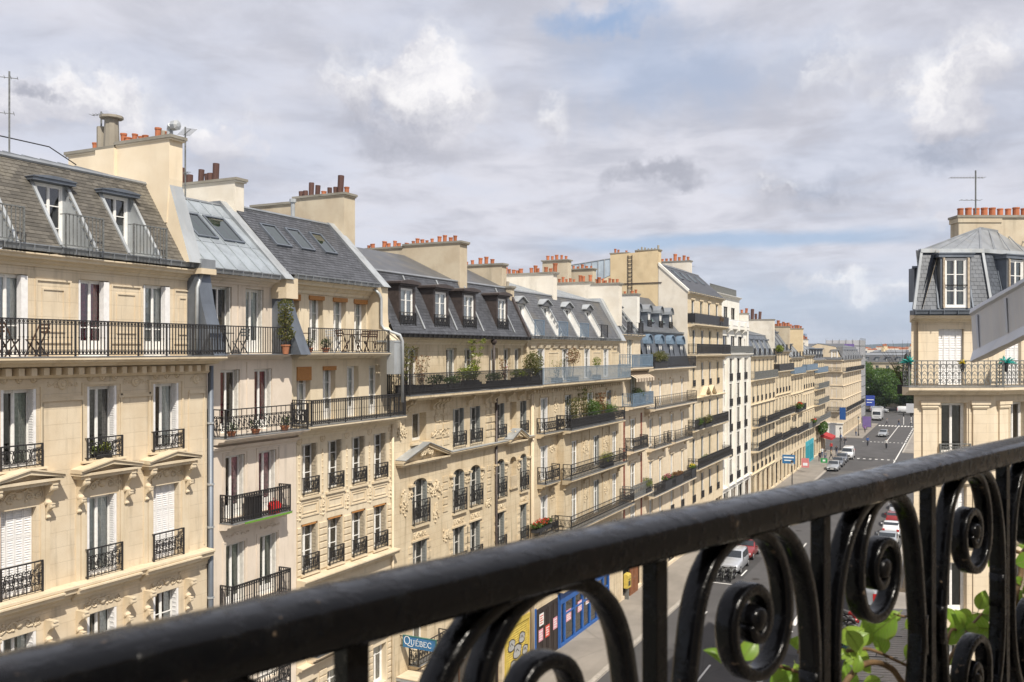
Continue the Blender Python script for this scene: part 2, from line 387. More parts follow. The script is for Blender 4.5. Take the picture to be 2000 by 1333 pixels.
# ------------------------------------------------------------------ facade pieces (local x outward, y along the street, z up)
def rail_mesh(w, h, style, lod, matl=IRON):
    def f():
        m = MB(); tk = (.018, .022, .032)[lod]
        m.box(-.025, .025, 0, w, h - .035, h)
        m.box(-.015, .015, 0, w, .04, .065)
        for y in (0.015, w - .015): m.box(-.022, .022, y - .022, y + .022, 0, h - .02)
        n = max(1, round(w / (.24 if style != 'bars' else .115)))
        if lod == 2 and style in ('scroll', 'ornate', 'plain'):
            k = max(2, round(w / .13))
            for i in range(1, k): m.box(-.012, .012, i * w / k - .015, i * w / k + .015, .06, h - .03)
            m.box(-.014, .014, 0, w, h - .2, h - .17); m.box(-.014, .014, 0, w, .14, .18)
        if style in ('scroll', 'ornate'):
            if lod >= 2: n = max(1, round(w / .36))
            tw = w / n; rr = min(tw * .22, h * .2); seg = (15, 9, 6)[lod]
            for i in range(n):
                yc = (i + .5) * tw
                if i: m.box(-.008, .008, i * tw - .009, i * tw + .009, .06, h - .03)
                z1, z2 = h * .70, h * .30
                for sx in (-1, 1):
                    m.rib(spiral(yc + sx * tw * .24, z1, rr * .25, rr * 1.1, 5.8, 0 - .5, seg, -sx), 0, tk, .022, 0, lod)
                    m.rib(spiral(yc + sx * tw * .24, z2, rr * .25, rr * 1.1, -5.8, .5, seg, -sx), 0, tk, .022, 0, lod)
                    if lod < 2: m.rib([(yc + sx * tw * .02, z1 - rr * .6), (yc + sx * tw * .15, h * .5), (yc + sx * tw * .02, z2 + rr * .6)], 0, tk * .9, .02, 0, lod)
                if style == 'ornate' and lod < 2:
                    m.rib([(yc + .03 * math.cos(a * 1.05), h * .5 + .03 * math.sin(a * 1.05)) for a in range(7)], 0, .012, .02)
                    m.rib([(yc, h * .5), (yc + tw * .2, h * .62), (yc + tw * .45, h * .52)], 0, .016, .02)
                    m.rib([(yc, h * .5), (yc - tw * .2, h * .38), (yc - tw * .45, h * .48)], 0, .016, .02)
        elif style == 'bars':
            m.box(-.012, .012, 0, w, h - .14, h - .12); m.box(-.012, .012, 0, w, .16, .18)
            for i in range(1, n):
                y = i * w / n; m.box(-.011, .011, y - .013, y + .013, .06, h - .03)
                if lod == 0:
                    m.box(-.016, .016, y - .019, y + .019, h * .5, h * .5 + .03); m.box(-.014, .014, y - .022, y + .022, .10, .145)
            if lod == 0:
                for i in range(n):
                    y = (i + .5) * w / n; m.rib([(y + .032 * math.cos(a * 1.05), h - .078 + .032 * math.sin(a * 1.05)) for a in range(7)], 0, .012, .016)
                    m.rib([(y - .04, .07), (y, .15), (y + .04, .07)], 0, .013, .016)
                for i in range(0, n, 9): m.box(-.02, .02, i * w / n - .02, i * w / n + .02, 0, h)
        elif style == 'plain':
            for i in range(1, n * 2 if lod < 2 else n):
                y = i * w / (n * 2 if lod < 2 else n); m.box(-.010, .010, y - .011, y + .011, .06, h - .03)
        elif style == 'square':
            m.box(-.012, .012, 0, w, h - .22, h - .205); m.box(-.012, .012, 0, w, h - .42, h - .405)
            n = max(2, round(w / .55))
            for i in range(n):
                y = (i + .5) * w / n; m.box(-.012, .012, i * w / n - .012, i * w / n + .012, .05, h)
                for sx in (-1, 1): m.bar((0, y - sx * .2, .08), (0, y + sx * .2, h - .44), .018)
            for i in range(1, n * 4): m.box(-.007, .007, i * w / n / 4 - .007, i * w / n / 4 + .007, .05, h - .2)
        elif style == 'wave':      # looping ironwork of the corner house
            tw = w / n
            for i in range(n):
                y0, y1 = i * tw, (i + 1) * tw; yc = (y0 + y1) / 2
                m.box(-.012, .012, y0 - .013, y0 + .013, .05, h - .03)
                for zb, hh in ((.08, .26), (.36, .24), (.64, .22)):
                    m.rib([(y0, zb), (y0 + tw * .15, zb + hh * .7), (yc, zb + hh), (y1 - tw * .15, zb + hh * .7), (y1, zb)], 0, .022, .02)
                    m.rib(spiral(yc, zb + hh * .35, .012, .06, 0, 6, 8), 0, .018, .018)
            m.box(-.012, .012, 0, w, h - .16, h - .145)
        elif style == 'panel':
            m.box(-.006, .006, .03, w - .03, .07, h - .05)
            n = max(2, round(w / .5))
            for i in range(n + 1): m.box(-.014, .014, i * w / n - .014 * (i > 0), i * w / n + .014 * (i < n), 0, h)
        return m.mesh('railing', matl)
    return cached(('rail', round(w, 2), round(h, 2), style, lod, matl.name), f)

PR = random.Random(77)
def window(P, x, y0, y1, z0, z1, depth=.28, cross=(.72,), curtain=None, shut=None, room=.9, frame=WHITE, panel=0.0, lod=0, pane=GLASS, open_=0, F=None, single=False):
    """a casement window seated depth behind the wall plane x; parts under building P"""
    w, h = round(y1 - y0, 3), round(z1 - z0, 3); xo = x - depth
    def fm():
        m = MB(); f = .055
        m.box(-.05, .03, 0, f, 0, h); m.box(-.05, .03, w - f, w, 0, h); m.box(-.05, .03, f, w - f, h - f, h); m.box(-.05, .035, f, w - f, 0, f * 1.3)
        n = 1 if single else 2
        cw = (w - 2 * f) / n
        for k in range(n):
            a, b = f + k * cw, f + (k + 1) * cw; s_ = .045
            m.box(-.03, .012, a, a + s_, f, h - f); m.box(-.03, .012, b - s_, b, f, h - f)
            m.box(-.03, .012, a + s_, b - s_, h - f - s_, h - f); m.box(-.03, .012, a + s_, b - s_, f * 1.3, f * 1.3 + s_ + panel)
            for c in cross: m.box(-.02, .008, a + s_, b - s_, h * c - .012, h * c + .016)
        if n == 2: m.box(-.03, .026, w / 2 - .022, w / 2 + .022, f, h - f)
        return m.mesh('window', frame)
    M = T(xo, y0, z0) if F is None else F @ T(xo, y0, z0)
    o = put('window', cached(('win', w, h, cross, frame.name, panel, single), fm), P, M)
    def pm():
        m = MB(); m.quad((-.02, .06, .06), (-.02, w - .06, .06), (-.02, w - .06, h - .06), (-.02, .06, h - .06)); return m.mesh('pane', pane)
    put('pane', cached(('pane', w, h, pane.name), pm), o, T(0, w / 2, 0) @ Matrix.Rotation(R(PR.uniform(-1.6, 1.6)), 4, 'Z') @ Matrix.Rotation(R(PR.uniform(-.8, .8)), 4, 'Y') @ T(0, -w / 2, 0))
    if shut != 'closed':
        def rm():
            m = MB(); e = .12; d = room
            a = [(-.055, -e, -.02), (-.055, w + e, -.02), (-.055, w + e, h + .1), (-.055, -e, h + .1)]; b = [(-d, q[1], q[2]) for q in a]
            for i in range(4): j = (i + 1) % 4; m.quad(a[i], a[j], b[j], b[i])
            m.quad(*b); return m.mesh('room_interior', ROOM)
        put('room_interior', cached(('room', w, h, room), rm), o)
        if curtain:
            cm_, kind = curtain
            def cu():
                m = MB(); rr = random.Random(int(w * 100))
                segs = {'full': [(0.06, w - .06)], 'sides': [(.06, w * .34), (w * .68, w - .06)], 'right': [(w * .5, w - .06)], 'left': [(.06, w * .48)], 'half': [(.06, w - .06)]}[kind]
                for a, b in segs:
                    n = max(4, int((b - a) / .045)); zt = h - .05 if kind != 'half' else h * .55
                    xs = [-.06 - .02 * (i % 2) - .01 * rr.random() for i in range(n + 1)]
                    for i in range(n):
                        ya, yb = a + (b - a) * i / n, a + (b - a) * (i + 1) / n
                        m.quad((xs[i], ya, .05), (xs[i + 1], yb, .05), (xs[i + 1], yb, zt), (xs[i], ya, zt))
                return m.mesh('curtain', cm_)
            put('curtain', cached(('cur', w, h, cm_.name, kind), cu), o)
    sm = {'folded_grey': SHUTG, 'folded_tan': SHUTT}.get(shut, SHUT)
    if shut in ('folded', 'folded_grey', 'folded_right', 'folded_tan'):
        dd = depth - .05
        def sh():
            m = MB(); m.box(0, dd, 0, .075, 0, h)
            if lod < 2:
                k = int(h / (.07 if lod == 0 else .14))
                for i in range(k):
                    z = .04 + i * (h - .08) / k
                    m.box(.03, dd - .03, -.012, 0, z, z + .028)
            return m.mesh('shutter', sm)
        me = cached(('shf', h, round(dd, 3), lod, sm.name), sh)
        b = T(xo + .04, y1 - .08, z0) if F is None else F @ T(xo + .04, y1 - .08, z0)
        put('shutter', me, P, b)
        if shut != 'folded_right':
            q = T(xo + .04, y0 + .08, z0) @ Matrix.Diagonal((1, -1, 1, 1)); put('shutter', me, P, q if F is None else F @ q)
    elif shut == 'closed':
        n = 4 if w > .8 else 2; lw = (w - .02) / n
        def sc():
            m = MB(); e = .035
            m.box(0, .03, 0.006, e, 0, h); m.box(0, .03, lw - e, lw - .006, 0, h)
            for z in (0, h * .33, h * .66, h - .06): m.box(0, .03, e, lw - e, z, z + .06)
            k = int(h / .065)
            for i in range(k):
                z = .03 + i * (h - .06) / k
                m.quad((.004, e, z + .045), (.028, e, z), (.028, lw - e, z), (.004, lw - e, z + .045))
            m.quad((.001, e, 0), (.001, lw - e, 0), (.001, lw - e, h), (.001, e, h))
            return m.mesh('shutter', SHUT)
        me = cached(('shc', h, round(lw, 3)), sc)
        for k in range(n):
            q = T(xo + .05 + .006 * (k % 2), y0 + .01 + k * lw, z0); put('shutter', me, P, q if F is None else F @ q)
    return o

def guard(P, x, y0, y1, z0, h=.62, style='scroll', lod=0, matl=IRON, out=.1, F=None, ret=True):
    w = round(y1 - y0, 2)
    M = T(x + out, y0, z0)
    o = put('window_guard', rail_mesh(w, h, style, lod, matl), P, M if F is None else F @ M)
    if ret and out > .04:
        def f():
            m = MB()
            for y in (0.01, w - .01):
                for z in (.05, h - .02): m.bar((-out, y, z), (0, y, z), .022)
            return m.mesh('guard_bracket', matl)
        put('guard_bracket', cached(('gret', w, h, out, matl.name), f), o)
    return o

def balcony(P, x, y0, y1, z, d=.75, h=.98, style='bars', lod=0, matl=IRON, th=.16, smat=S_T, brackets=0, dent=False, F=None, returns=True, edge=ZN):
    """slab with moulded edge, railing on its rim, brackets beneath"""
    FF = F if F is not None else Matrix.Identity(4)
    m = MB(); e = .04
    m.prof_y([(-.02, -th - .14), (d * .55, -th - .10), (d * .62, -th - .02), (d - .10, -th), (d - .06, -th + .06), (d, -th + .07), (d, -.02), (-.02, -.02)], y0, y1)
    m.box(-.02, d + .015, y0 - .01, y1 + .01, -.0185, 0.0, 1)
    o = m.obj('balcony', [smat, edge], P, FF @ T(x, 0, z))
    if dent:
        dm = MB(); n = int((y1 - y0) / .36)
        for i in range(n):
            y = y0 + .1 + i * (y1 - y0 - .2) / n; dm.box(-.02, d * .42, y, y + .16, -th - .34, -th - .15)
        dm.prof_y([(-.02, -th - .42), (.10, -th - .42), (.16, -th - .34), (-.02, -th - .34)], y0, y1)
        dm.obj('modillion_row', smat, o)
    for k in range(brackets):
        bm = cached(('brk', smat.name), lambda: console_mesh(.18, .5, .5, smat))
        y = y0 + .25 + k * (y1 - y0 - .5) / max(1, brackets - 1)
        put('bracket', bm, o, T(0, y, -th - .5))
    put('railing', rail_mesh(round(y1 - y0 - .06, 2), h, style, lod, matl), o, T(d - .06, y0 + .03, .0))
    if returns:
        r = rail_mesh(round(d - .08, 2), h, style, max(lod, 1), matl)
        for y in (y0 + .03, y1 - .03): put('railing', r, o, T(d - .06, y, 0) @ Matrix.Rotation(R(90), 4, 'Z'))
    return o

def console_mesh(w, h, d, mt):
    m = MB()
    p = [(0, 0), (.10 * d, 0), (.22 * d, .05 * h), (.28 * d, .16 * h), (.22 * d, .28 * h), (.30 * d, .45 * h), (.55 * d, .62 * h), (.85 * d, .72 * h), (.95 * d, .84 * h), (.92 * d, .93 * h), (d, .94 * h), (d, h), (0, h)]
    m.prof_y(p, -w / 2, w / 2)
    m.lathe((.2 * d, -w / 2 - .02, .14 * h), [(.0, 0), (.09 * h, .01), (.09 * h, w + .03), (.0, w + .04)], 8, 0, 'y')
    m.lathe((.78 * d, -w / 2 - .02, .80 * h), [(.0, 0), (.11 * h, .01), (.11 * h, w + .03), (.0, w + .04)], 8, 0, 'y')
    return m.mesh('console', mt)

def cornice(P, x, y0, y1, z, h, d, mt, name='cornice', F=None, top=None):
    """stepped moulding, its top at z"""
    m = MB()
    m.prof_y([(-.02, -h), (.12 * d, -h), (.16 * d, -.78 * h), (.34 * d, -.66 * h), (.42 * d, -.48 * h), (.80 * d, -.42 * h), (.84 * d, -.24 * h), (d, -.12 * h), (d, 0), (-.02, .03)], y0, y1)
    mm = [mt]
    if top: m.box(-.02, d + .02, y0, y1, .031, .045, 1); mm.append(top)
    return m.obj(name, mm, P, (F or Matrix.Identity(4)) @ T(x, 0, z))

def rosette(m, x, y, z, r):
    m.lathe((x, y, z), [(r, -.01), (r, .02), (r * .8, .045), (r * .68, .02), (r * .5, .022), (r * .36, .05), (r * .12, .065), (0.001, .065)], 12, 0, 'x')
def relief(m, x, y0, y1, z0, z1, seed=0, k=1.0):
    """carved foliage: paired scrolls and buds rising from a central shell"""
    rr = random.Random(seed); yc = (y0 + y1) / 2; zc = (z0 + z1) / 2; w = (y1 - y0) / 2; h = (z1 - z0); s0 = min(h * .28, w * .30)
    m.lathe((x, yc, zc + h * .05), [(s0, -.01), (s0 * .85, .04), (s0 * .4, .07), (.001, .08)], 9, 0, 'x')
    if h > 1.2 * w:
        for j in range(int(h / .16)): m.lathe((x - .01, yc + rr.uniform(-.5, .5) * w, z0 + .08 + j * .16), [(.06, 0), (.05, .05), (.001, .08)], 6, 0, 'x')
    for s_ in (-1, 1):
        pts = [(x + .01, yc + s_ * w * t, zc + h * .30 * math.sin(t * 5.5)) for t in [i / 9 for i in range(10)]]
        m.tube(pts, [.040 * k * (1 - .5 * i / 9) for i in range(10)], 5)
        for c, r0 in ((.42, .26), (.82, .22)):
            q = spiral(yc + s_ * w * c, zc - h * .05, min(h, w) * .06, min(h, w) * r0 * 1.1, 0, 7.5, 11, s_)
            m.tube([(x + .015, a, b) for a, b in q], .022 * k, 4)
        for j in range(4):
            m.lathe((x - .01, yc + s_ * w * rr.uniform(.15, .95), zc + h * rr.uniform(-.4, .4)), [(.045 * k, 0), (.035 * k, .04), (.001, .055)], 6, 0, 'x')
def pediment(P, x, y0, y1, zb, zt, d, mt, F=None):
    m = MB(); yc = (y0 + y1) / 2; t = .10
    m.box(-.02, d * .8, y0 + .06, y1 - .06, zb - .10, zb)                       # bed
    m.box(-.02, d, y0, y1, zb, zb + .07)
    m.prof_x([(y0 + .05, zb + .07), (y1 - .05, zb + .07), (yc, zt - .06)], -.02, d * .38)     # tympanum
    for a, b in ((y0 - .02, yc), (y1 + .02, yc)):
        q = [(a, zb + .07), (b, zt - .07), (b, zt + .05), (a, zb + .14)]
        if a > b: q = q[::-1]
        m.prof_x(q, -.02, d + .03)
        q2 = [(a, zb + .14), (b, zt + .05), (b, zt + .09), (a, zb + .18)]
        if a > b: q2 = q2[::-1]
        m.prof_x(q2, -.02, d + .08)
    return m.obj('pediment', mt, P, (F or Matrix.Identity(4)) @ T(x, 0, 0))
def frame_mould(m, y0, y1, z0, z1, x, w=.05, t=.03):
    m.box(x - .01, x + t, y0, y0 + w, z0, z1); m.box(x - .01, x + t, y1 - w, y1, z0, z1)
    m.box(x - .01, x + t, y0 + w, y1 - w, z0, z0 + w); m.box(x - .01, x + t, y0 + w, y1 - w, z1 - w, z1)

def wall_mesh(m, secs, y0, y1, ops, reveal=.42, mi=0):
    """secs: (z0, z1, x) wall strips; ops: (y0, y1, z0, z1) openings"""
    for (a, b, x) in secs:
        o2 = [o for o in ops if o[2] < b - 1e-4 and o[3] > a + 1e-4 and o[0] < y1 and o[1] > y0]
        zs = sorted({a, b} | {max(a, o[2]) for o in o2} | {min(b, o[3]) for o in o2})
        for zi in range(len(zs) - 1):
            za, zb = zs[zi], zs[zi + 1]
            if zb - za < 1e-5: continue
            zc = (za + zb) / 2; cuts = sorted((max(y0, o[0]), min(y1, o[1])) for o in o2 if o[2] < zc < o[3])
            y = y0
            for c0, c1 in cuts + [(y1, y1)]:
                if c0 - y > 1e-5: m.quad((x, y, za), (x, c0, za), (x, c0, zb), (x, y, zb), mi)
                y = max(y, c1)
        for o in o2:
            ya, yb, za, zb = max(y0, o[0]), min(y1, o[1]), max(a, o[2]), min(b, o[3]); r = x - reveal
            m.quad((x, ya, zb), (x, ya, za), (r, ya, za), (r, ya, zb), mi)      # jamb facing +y
            m.quad((x, yb, za), (x, yb, zb), (r, yb, zb), (r, yb, za), mi)
            m.quad((x, yb, zb), (x, ya, zb), (r, ya, zb), (r, yb, zb), mi)
            m.quad((x, ya, za), (x, yb, za), (r, yb, za), (r, ya, za), mi)
    for i in range(len(secs) - 1):       # ledges between strips
        z = secs[i][1]; xa, xb = secs[i][2], secs[i + 1][2]
        if abs(xa - xb) > 1e-4: m.quad((xa, y0, z), (xa, y1, z), (xb, y1, z), (xb, y0, z), mi)

def body(P, secs, y0, y1, ops, mt, z_eave, back=-11.5, roofprof=None, F=None):
    """front wall with openings, party walls and back wall"""
    m = MB(); wall_mesh(m, secs, y0, y1, ops)
    e = .004
    for y in (y0 + e, y1 - e):
        pts = []
        for a, b, x in secs: pts += [(x - .003, a), (x - .003, b)]
        pts += (roofprof or []) + [(back, z_eave), (back, secs[0][0])]
        o = [(px, y, pz) for px, pz in pts]; n = len(o)
        m.add(o, [tuple(range(n)) if y > (y0 + y1) / 2 else tuple(range(n - 1, -1, -1))])
    m.quad((back, y0, secs[0][0]), (back, y1, secs[0][0]), (back, y1, z_eave), (back, y0, z_eave))
    return m.obj('wall', mt, P, F)

def slates(m, y0, y1, xe, ze, xb, zb, holes, sw=.24, sh=.15, mi=0, lift=.008, seed=0, clip=None):
    """overlapping slates on the slope from (xe,ze) to (xb,zb); holes in (y0,y1,t0,t1)"""
    rr = random.Random(seed); L = math.hypot(xb - xe, zb - ze); ux, uz = (xb - xe) / L, (zb - ze) / L; nx, nz = uz, -ux
    if nx < 0: nx, nz = -nx, -nz
    n = int(L / sh); sh = L / n; out = []
    for r in range(n):
        t0, t1 = r * sh, (r + 1.15) * sh; y = y0 - (sw / 2 if r % 2 else 0)
        while y < y1:
            a, b = max(y0, y + .007), min(y1, y + sw - .007)
            yc, tc = (a + b) / 2, (t0 + sh / 2) / L
            if clip: lo, hi = clip(tc); a, b = max(a, lo), min(b, hi)
            if b - a > .04 and not any(h[0] < yc < h[1] and h[2] < tc < h[3] for h in holes):
                l0, l1 = lift + .004 + rr.uniform(0, .005), lift * .2
                q = []
                for (yy, tt, ll) in ((a, t0, l0), (b, t0, l0), (b, t1, l1), (a, t1, l1), (a, t0, l0 - .012), (b, t0, l0 - .012)):
                    q.append((xe + ux * tt + nx * ll, yy, ze + uz * tt + nz * ll))
                out.append(q); m.add(q, [(0, 1, 2, 3), (4, 5, 1, 0)], mi)
            y += sw
    return out

def slope_grid(m, y0, y1, xe, ze, xb, zb, holes, mi=0):
    ts = sorted({0.0, 1.0} | {h[2] for h in holes} | {h[3] for h in holes})
    pt = lambda y, t: (xe + (xb - xe) * t, y, ze + (zb - ze) * t)
    for i in range(len(ts) - 1):
        a, b = ts[i], ts[i + 1]; tc = (a + b) / 2; y = y0
        for h0, h1 in sorted((max(h[0], y0), min(h[1], y1)) for h in holes if h[2] < tc < h[3]) + [(y1, y1)]:
            if h0 - y > 1e-5: m.quad(pt(y, a), pt(h0, a), pt(h0, b), pt(y, b), mi)
            y = max(y, h1)

def mansard(P, y0, y1, xe, ze, xb, zb, xr, zr, low, top=ZN, holes=(), slate=True, back=-11.5, seams=.62, sw=.24, sh=.15, F=None, seed=1, single=None):
    FF = F or Matrix.Identity(4); m = MB()
    slope_grid(m, y0, y1, xe, ze, xb, zb, list(holes))
    roof = m.obj('roof', low, P, FF)
    if slate:
        s_ = MB(); out = slates(s_, y0, y1, xe, ze, xb, zb, list(holes), sw, sh, seed=seed)
        if single:                       # the slates seen largest are pieces of their own
            near = sorted(out, key=lambda q: abs(q[0][1] - single) + abs(q[0][2] - ze - 1.2) * .8)[:300]
            keep = {id(q) for q in near}
            s_ = MB()
            for q in out:
                if id(q) not in keep: s_.add(q, [(0, 1, 2, 3), (4, 5, 1, 0)])
            base = out[0]; wd = base[1][1] - base[0][1]
            def f():
                k = MB(); o = near[0][0]; k.add([(a - o[0], (b - o[1]), c - o[2]) for a, b, c in near[0]], [(0, 1, 2, 3), (4, 5, 1, 0)]); return k.mesh('slate', low)
            me = f(); w0 = near[0][1][1] - near[0][0][1]
            for q in near:
                put('slate', me, roof, T(*q[0]) @ Matrix.Diagonal((1, (q[1][1] - q[0][1]) / w0, 1, 1)))
        o = s_.obj('slate_courses', low, roof); o['kind'] = 'stuff'
    # upper roof and back slope
    u = MB(); u.quad((xb, y0, zb), (xb, y1, zb), (xr, y1, zr), (xr, y0, zr)); u.quad((xr, y0, zr), (xr, y1, zr), (back, y1, ze), (back, y0, ze))
    up = u.obj('upper_roof', top, P, FF)
    L = math.hypot(xr - xb, zr - zb); ang = math.atan2(zr - zb, xb - xr)
    n = max(1, round((y1 - y0) / seams)); pw = (y1 - y0) / n
    if top in (ZN, ZN_D, ZN_L, ZN_B):
        def f():
            k = MB(); k.box(-L, 0, .02, pw - .02, .004, .016); k.box(-L, .0, -.02, .02, .0, .045); return k.mesh('zinc_panel', top)
        me = cached(('znp', round(L, 2), round(pw, 3), top.name), f)
        for i in range(n): put('zinc_panel', me, up, T(xb, y0 + i * pw, zb) @ Matrix.Rotation(ang, 4, 'Y'))
    # hip roll where the two slopes meet
    r = MB(); r.prof_y([(xb + .06, zb - .05), (xb + .09, zb + .0), (xb + .04, zb + .07), (xb - .12, zb + .10), (xb - .14, zb + .03)], y0, y1)
    r.obj('roof_flashing', ZN, P, FF)
    return roof

def gutter(P, x, y0, y1, z, mt=ZN, F=None, h=.16, d=.2, step=.42):
    m = MB()
    m.prof_y([(0, -h), (d * .8, -h), (d, -.02), (d + .025, -.02), (d + .025, 0.012), (d - .02, .012), (d * .78, -h + .03), (0, -h + .03)], y0, y1)
    n = max(1, int((y1 - y0) / step))
    for i in range(n + 1):
        y = y0 + .02 + i * (y1 - y0 - .05) / n; m.box(0, d + .035, y, y + .018, -h - .012, .016)
    return m.obj('gutter', mt, P, (F or Matrix.Identity(4)) @ T(x, 0, z))

def dormer_recess(P, y0, y1, xe, ze, xb, zb, t1, cheek=ZN_L, hood='flat', rail='plain', rmat=IRON_G, curtain=None, railh=.92, frame=WHITE, lod=1, F=None, cross=(.35, .68), shut=None, hoodm=ZN_D):
    """window set back in the slope behind a little terrace; returns the hole"""
    FF = F or Matrix.Identity(4)
    xw = xe + (xb - xe) * t1; zt = ze + (zb - ze) * t1; m = MB()
    for y, s_ in ((y0, 1), (y1, -1)):
        q = [(xe, y, ze), (xw, y, zt), (xw, y, ze)]
        m.add([(a, b, c) for a, b, c in q] + [(a, b + s_ * .03, c) for a, b, c in q], [(0, 1, 2), (5, 4, 3), (0, 3, 4, 1), (1, 4, 5, 2), (0, 2, 5, 3)], 0)
        # raised edge along the slope
        m.bar((xe + .02, y, ze + .03), (xw + .02, y, zt + .03), .09, .05, 1)
    m.quad((xe, y0, ze + .005), (xe, y1, ze + .005), (xw, y1, ze + .005), (xw, y0, ze + .005), 1)
    m.box(xw - .02, xw + .02, y0 + .03, y0 + .12, ze, zt); m.box(xw - .02, xw + .02, y1 - .12, y1 - .03, ze, zt)
    ov = .12
    if hood == 'flat':
        n = 6
        pts = [(y0 - ov + (y1 - y0 + 2 * ov) * i / n, zt + .07 + .07 * math.sin(math.pi * i / n)) for i in range(n + 1)]
        m.prof_x([(y0 - ov, zt - .02)] + [(y1 + ov, zt - .02)] + pts[::-1], xw - .25, xw + .30, 2)
        m.prof_x([(y0 - ov - .03, zt + .07), (y1 + ov + .03, zt + .07)] + [(a, b + .025) for a, b in pts[::-1]], xw - .3, xw + .34, 2)
    elif hood == 'gable':
        yc = (y0 + y1) / 2
        m.prof_x([(y0 - .08, zt - .02), (y1 + .08, zt - .02), (y1 + .08, zt + .06), (yc + .2, zt + .30), (yc, zt + .34), (yc - .2, zt + .30), (y0 - .08, zt + .06)], xw - .9, xw + .22, 2)
        m.prof_x([(y0 - .14, zt + .04), (yc - .2, zt + .31), (yc, zt + .37), (yc + .2, zt + .31), (y1 + .14, zt + .04), (y1 + .14, zt + .09), (yc + .2, zt + .37), (yc, zt + .43), (yc - .2, zt + .37), (y0 - .14, zt + .09)][::-1], xw - 1.0, xw + .32, 1)
    m.obj('dormer', [cheek, ZN_L, hoodm], P, FF)
    window(P, xw + .04, y0 + .12, y1 - .12, ze + .05, zt - .03, depth=.05, cross=cross, curtain=curtain, frame=frame, room=.8, F=F)
    if rail: guard(P, xe, y0 - .05, y1 + .05, ze + .02, railh, rail, lod, rmat, out=.22, F=F)
    return (y0, y1, 0.0, t1)

def dormer_box(P, y0, y1, x, z0, z1, slope, mt=BROWNM, curtain=None, arch=False, gstyle='scroll', lod=1, F=None, roofm=None, gh=.62):
    """box dormer standing out of the slope; slope(z) gives the roof's x"""
    FF = F or Matrix.Identity(4); m = MB(); t = .16
    xb = slope(z1 + .2)
    for y, s_ in ((y0, 1), (y1, -1)):
        q = [(x, y, z0 - .15), (slope(z0) - .1, y, z0 - .15), (slope(z1) - .1, y, z1 + .02), (x, y, z1 + .02)]
        m.add(q + [(a, b + s_ * t, c) for a, b, c in q], [(0, 1, 2, 3), (7, 6, 5, 4), (0, 3, 7, 4), (3, 2, 6, 7), (0, 4, 5, 1)])
    m.box(x - .1, x, y0 + t, y1 - t, z0 - .15, z0); m.box(x - .12, x + .0, y0 + t, y1 - t, z1 - .10, z1 + .02)
    if arch:
        n = 8; yc = (y0 + y1) / 2; r_ = (y1 - y0) / 2 + .08
        o = [(yc + r_ * math.cos(math.pi * i / n), z1 + r_ * math.sin(math.pi * i / n)) for i in range(n + 1)]
        m.prof_x([(a, b) for a, b in o], xb - .3, x + .04, 1)
        m.prof_x([(yc + (r_ + .07) * math.cos(math.pi * i / n), z1 + (r_ + .07) * math.sin(math.pi * i / n)) for i in range(n + 1)] + [(yc + r_ * math.cos(math.pi * i / n), z1 + r_ * math.sin(math.pi * i / n)) for i in range(n, -1, -1)], xb - .3, x + .16, 1)
    else:
        n = 8; ov = .17
        pts = [(y0 - ov + (y1 - y0 + 2 * ov) * i / n, z1 + .12 + .10 * math.sin(math.pi * i / n)) for i in range(n + 1)]
        m.prof_x([(y0 - .03, z1), (y1 + .03, z1)] + pts[::-1], xb - .6, x + .12)
        m.prof_x([(a, b) for a, b in [(y0 - ov, z1 + .08), (y1 + ov, z1 + .08)] + [(a, b + .05) for a, b in pts[::-1]]], xb - .7, x + .22, 1)
    m.obj('dormer', [mt, roofm or mt], P, FF)
    window(P, x, y0 + t, y1 - t, z0, z1 - .10, depth=.08, cross=(.35, .68), curtain=curtain, room=.25, F=F)
    if gstyle: guard(P, x, y0 + .02, y1 - .02, z0 - .02, gh, gstyle, lod, IRON, out=.06, F=F)

def skylight(P, y0, y1, xe, ze, xb, zb, t0, t1, F=None, fr=ZN_D, pane=GLASS_G):
    L = math.hypot(xb - xe, zb - ze); ang = math.atan2(zb - ze, xe - xb)
    M = (F or Matrix.Identity(4)) @ T(xe + (xb - xe) * t0, 0, ze + (zb - ze) * t0) @ Matrix.Rotation(ang, 4, 'Y')
    h = (t1 - t0) * L; m = MB(); f = .07
    m.box(-h, -h + f, y0, y1, -.03, .09); m.box(-f, 0, y0, y1, -.03, .09); m.box(-h + f, -f, y0, y0 + f, -.03, .09); m.box(-h + f, -f, y1 - f, y1, -.03, .09)
    o = m.obj('skylight', fr, P, M)
    g = MB(); g.quad((-h + f, y0 + f, .06), (-f, y0 + f, .06), (-f, y1 - f, .06), (-h + f, y1 - f, .06)); g.obj('pane', pane, o)
    g = MB(); g.quad((-h + f, y0 + f, .025), (-f, y0 + f, .025), (-f, y1 - f, .025), (-h + f, y1 - f, .025)); g.obj('blind', SKYB, o)

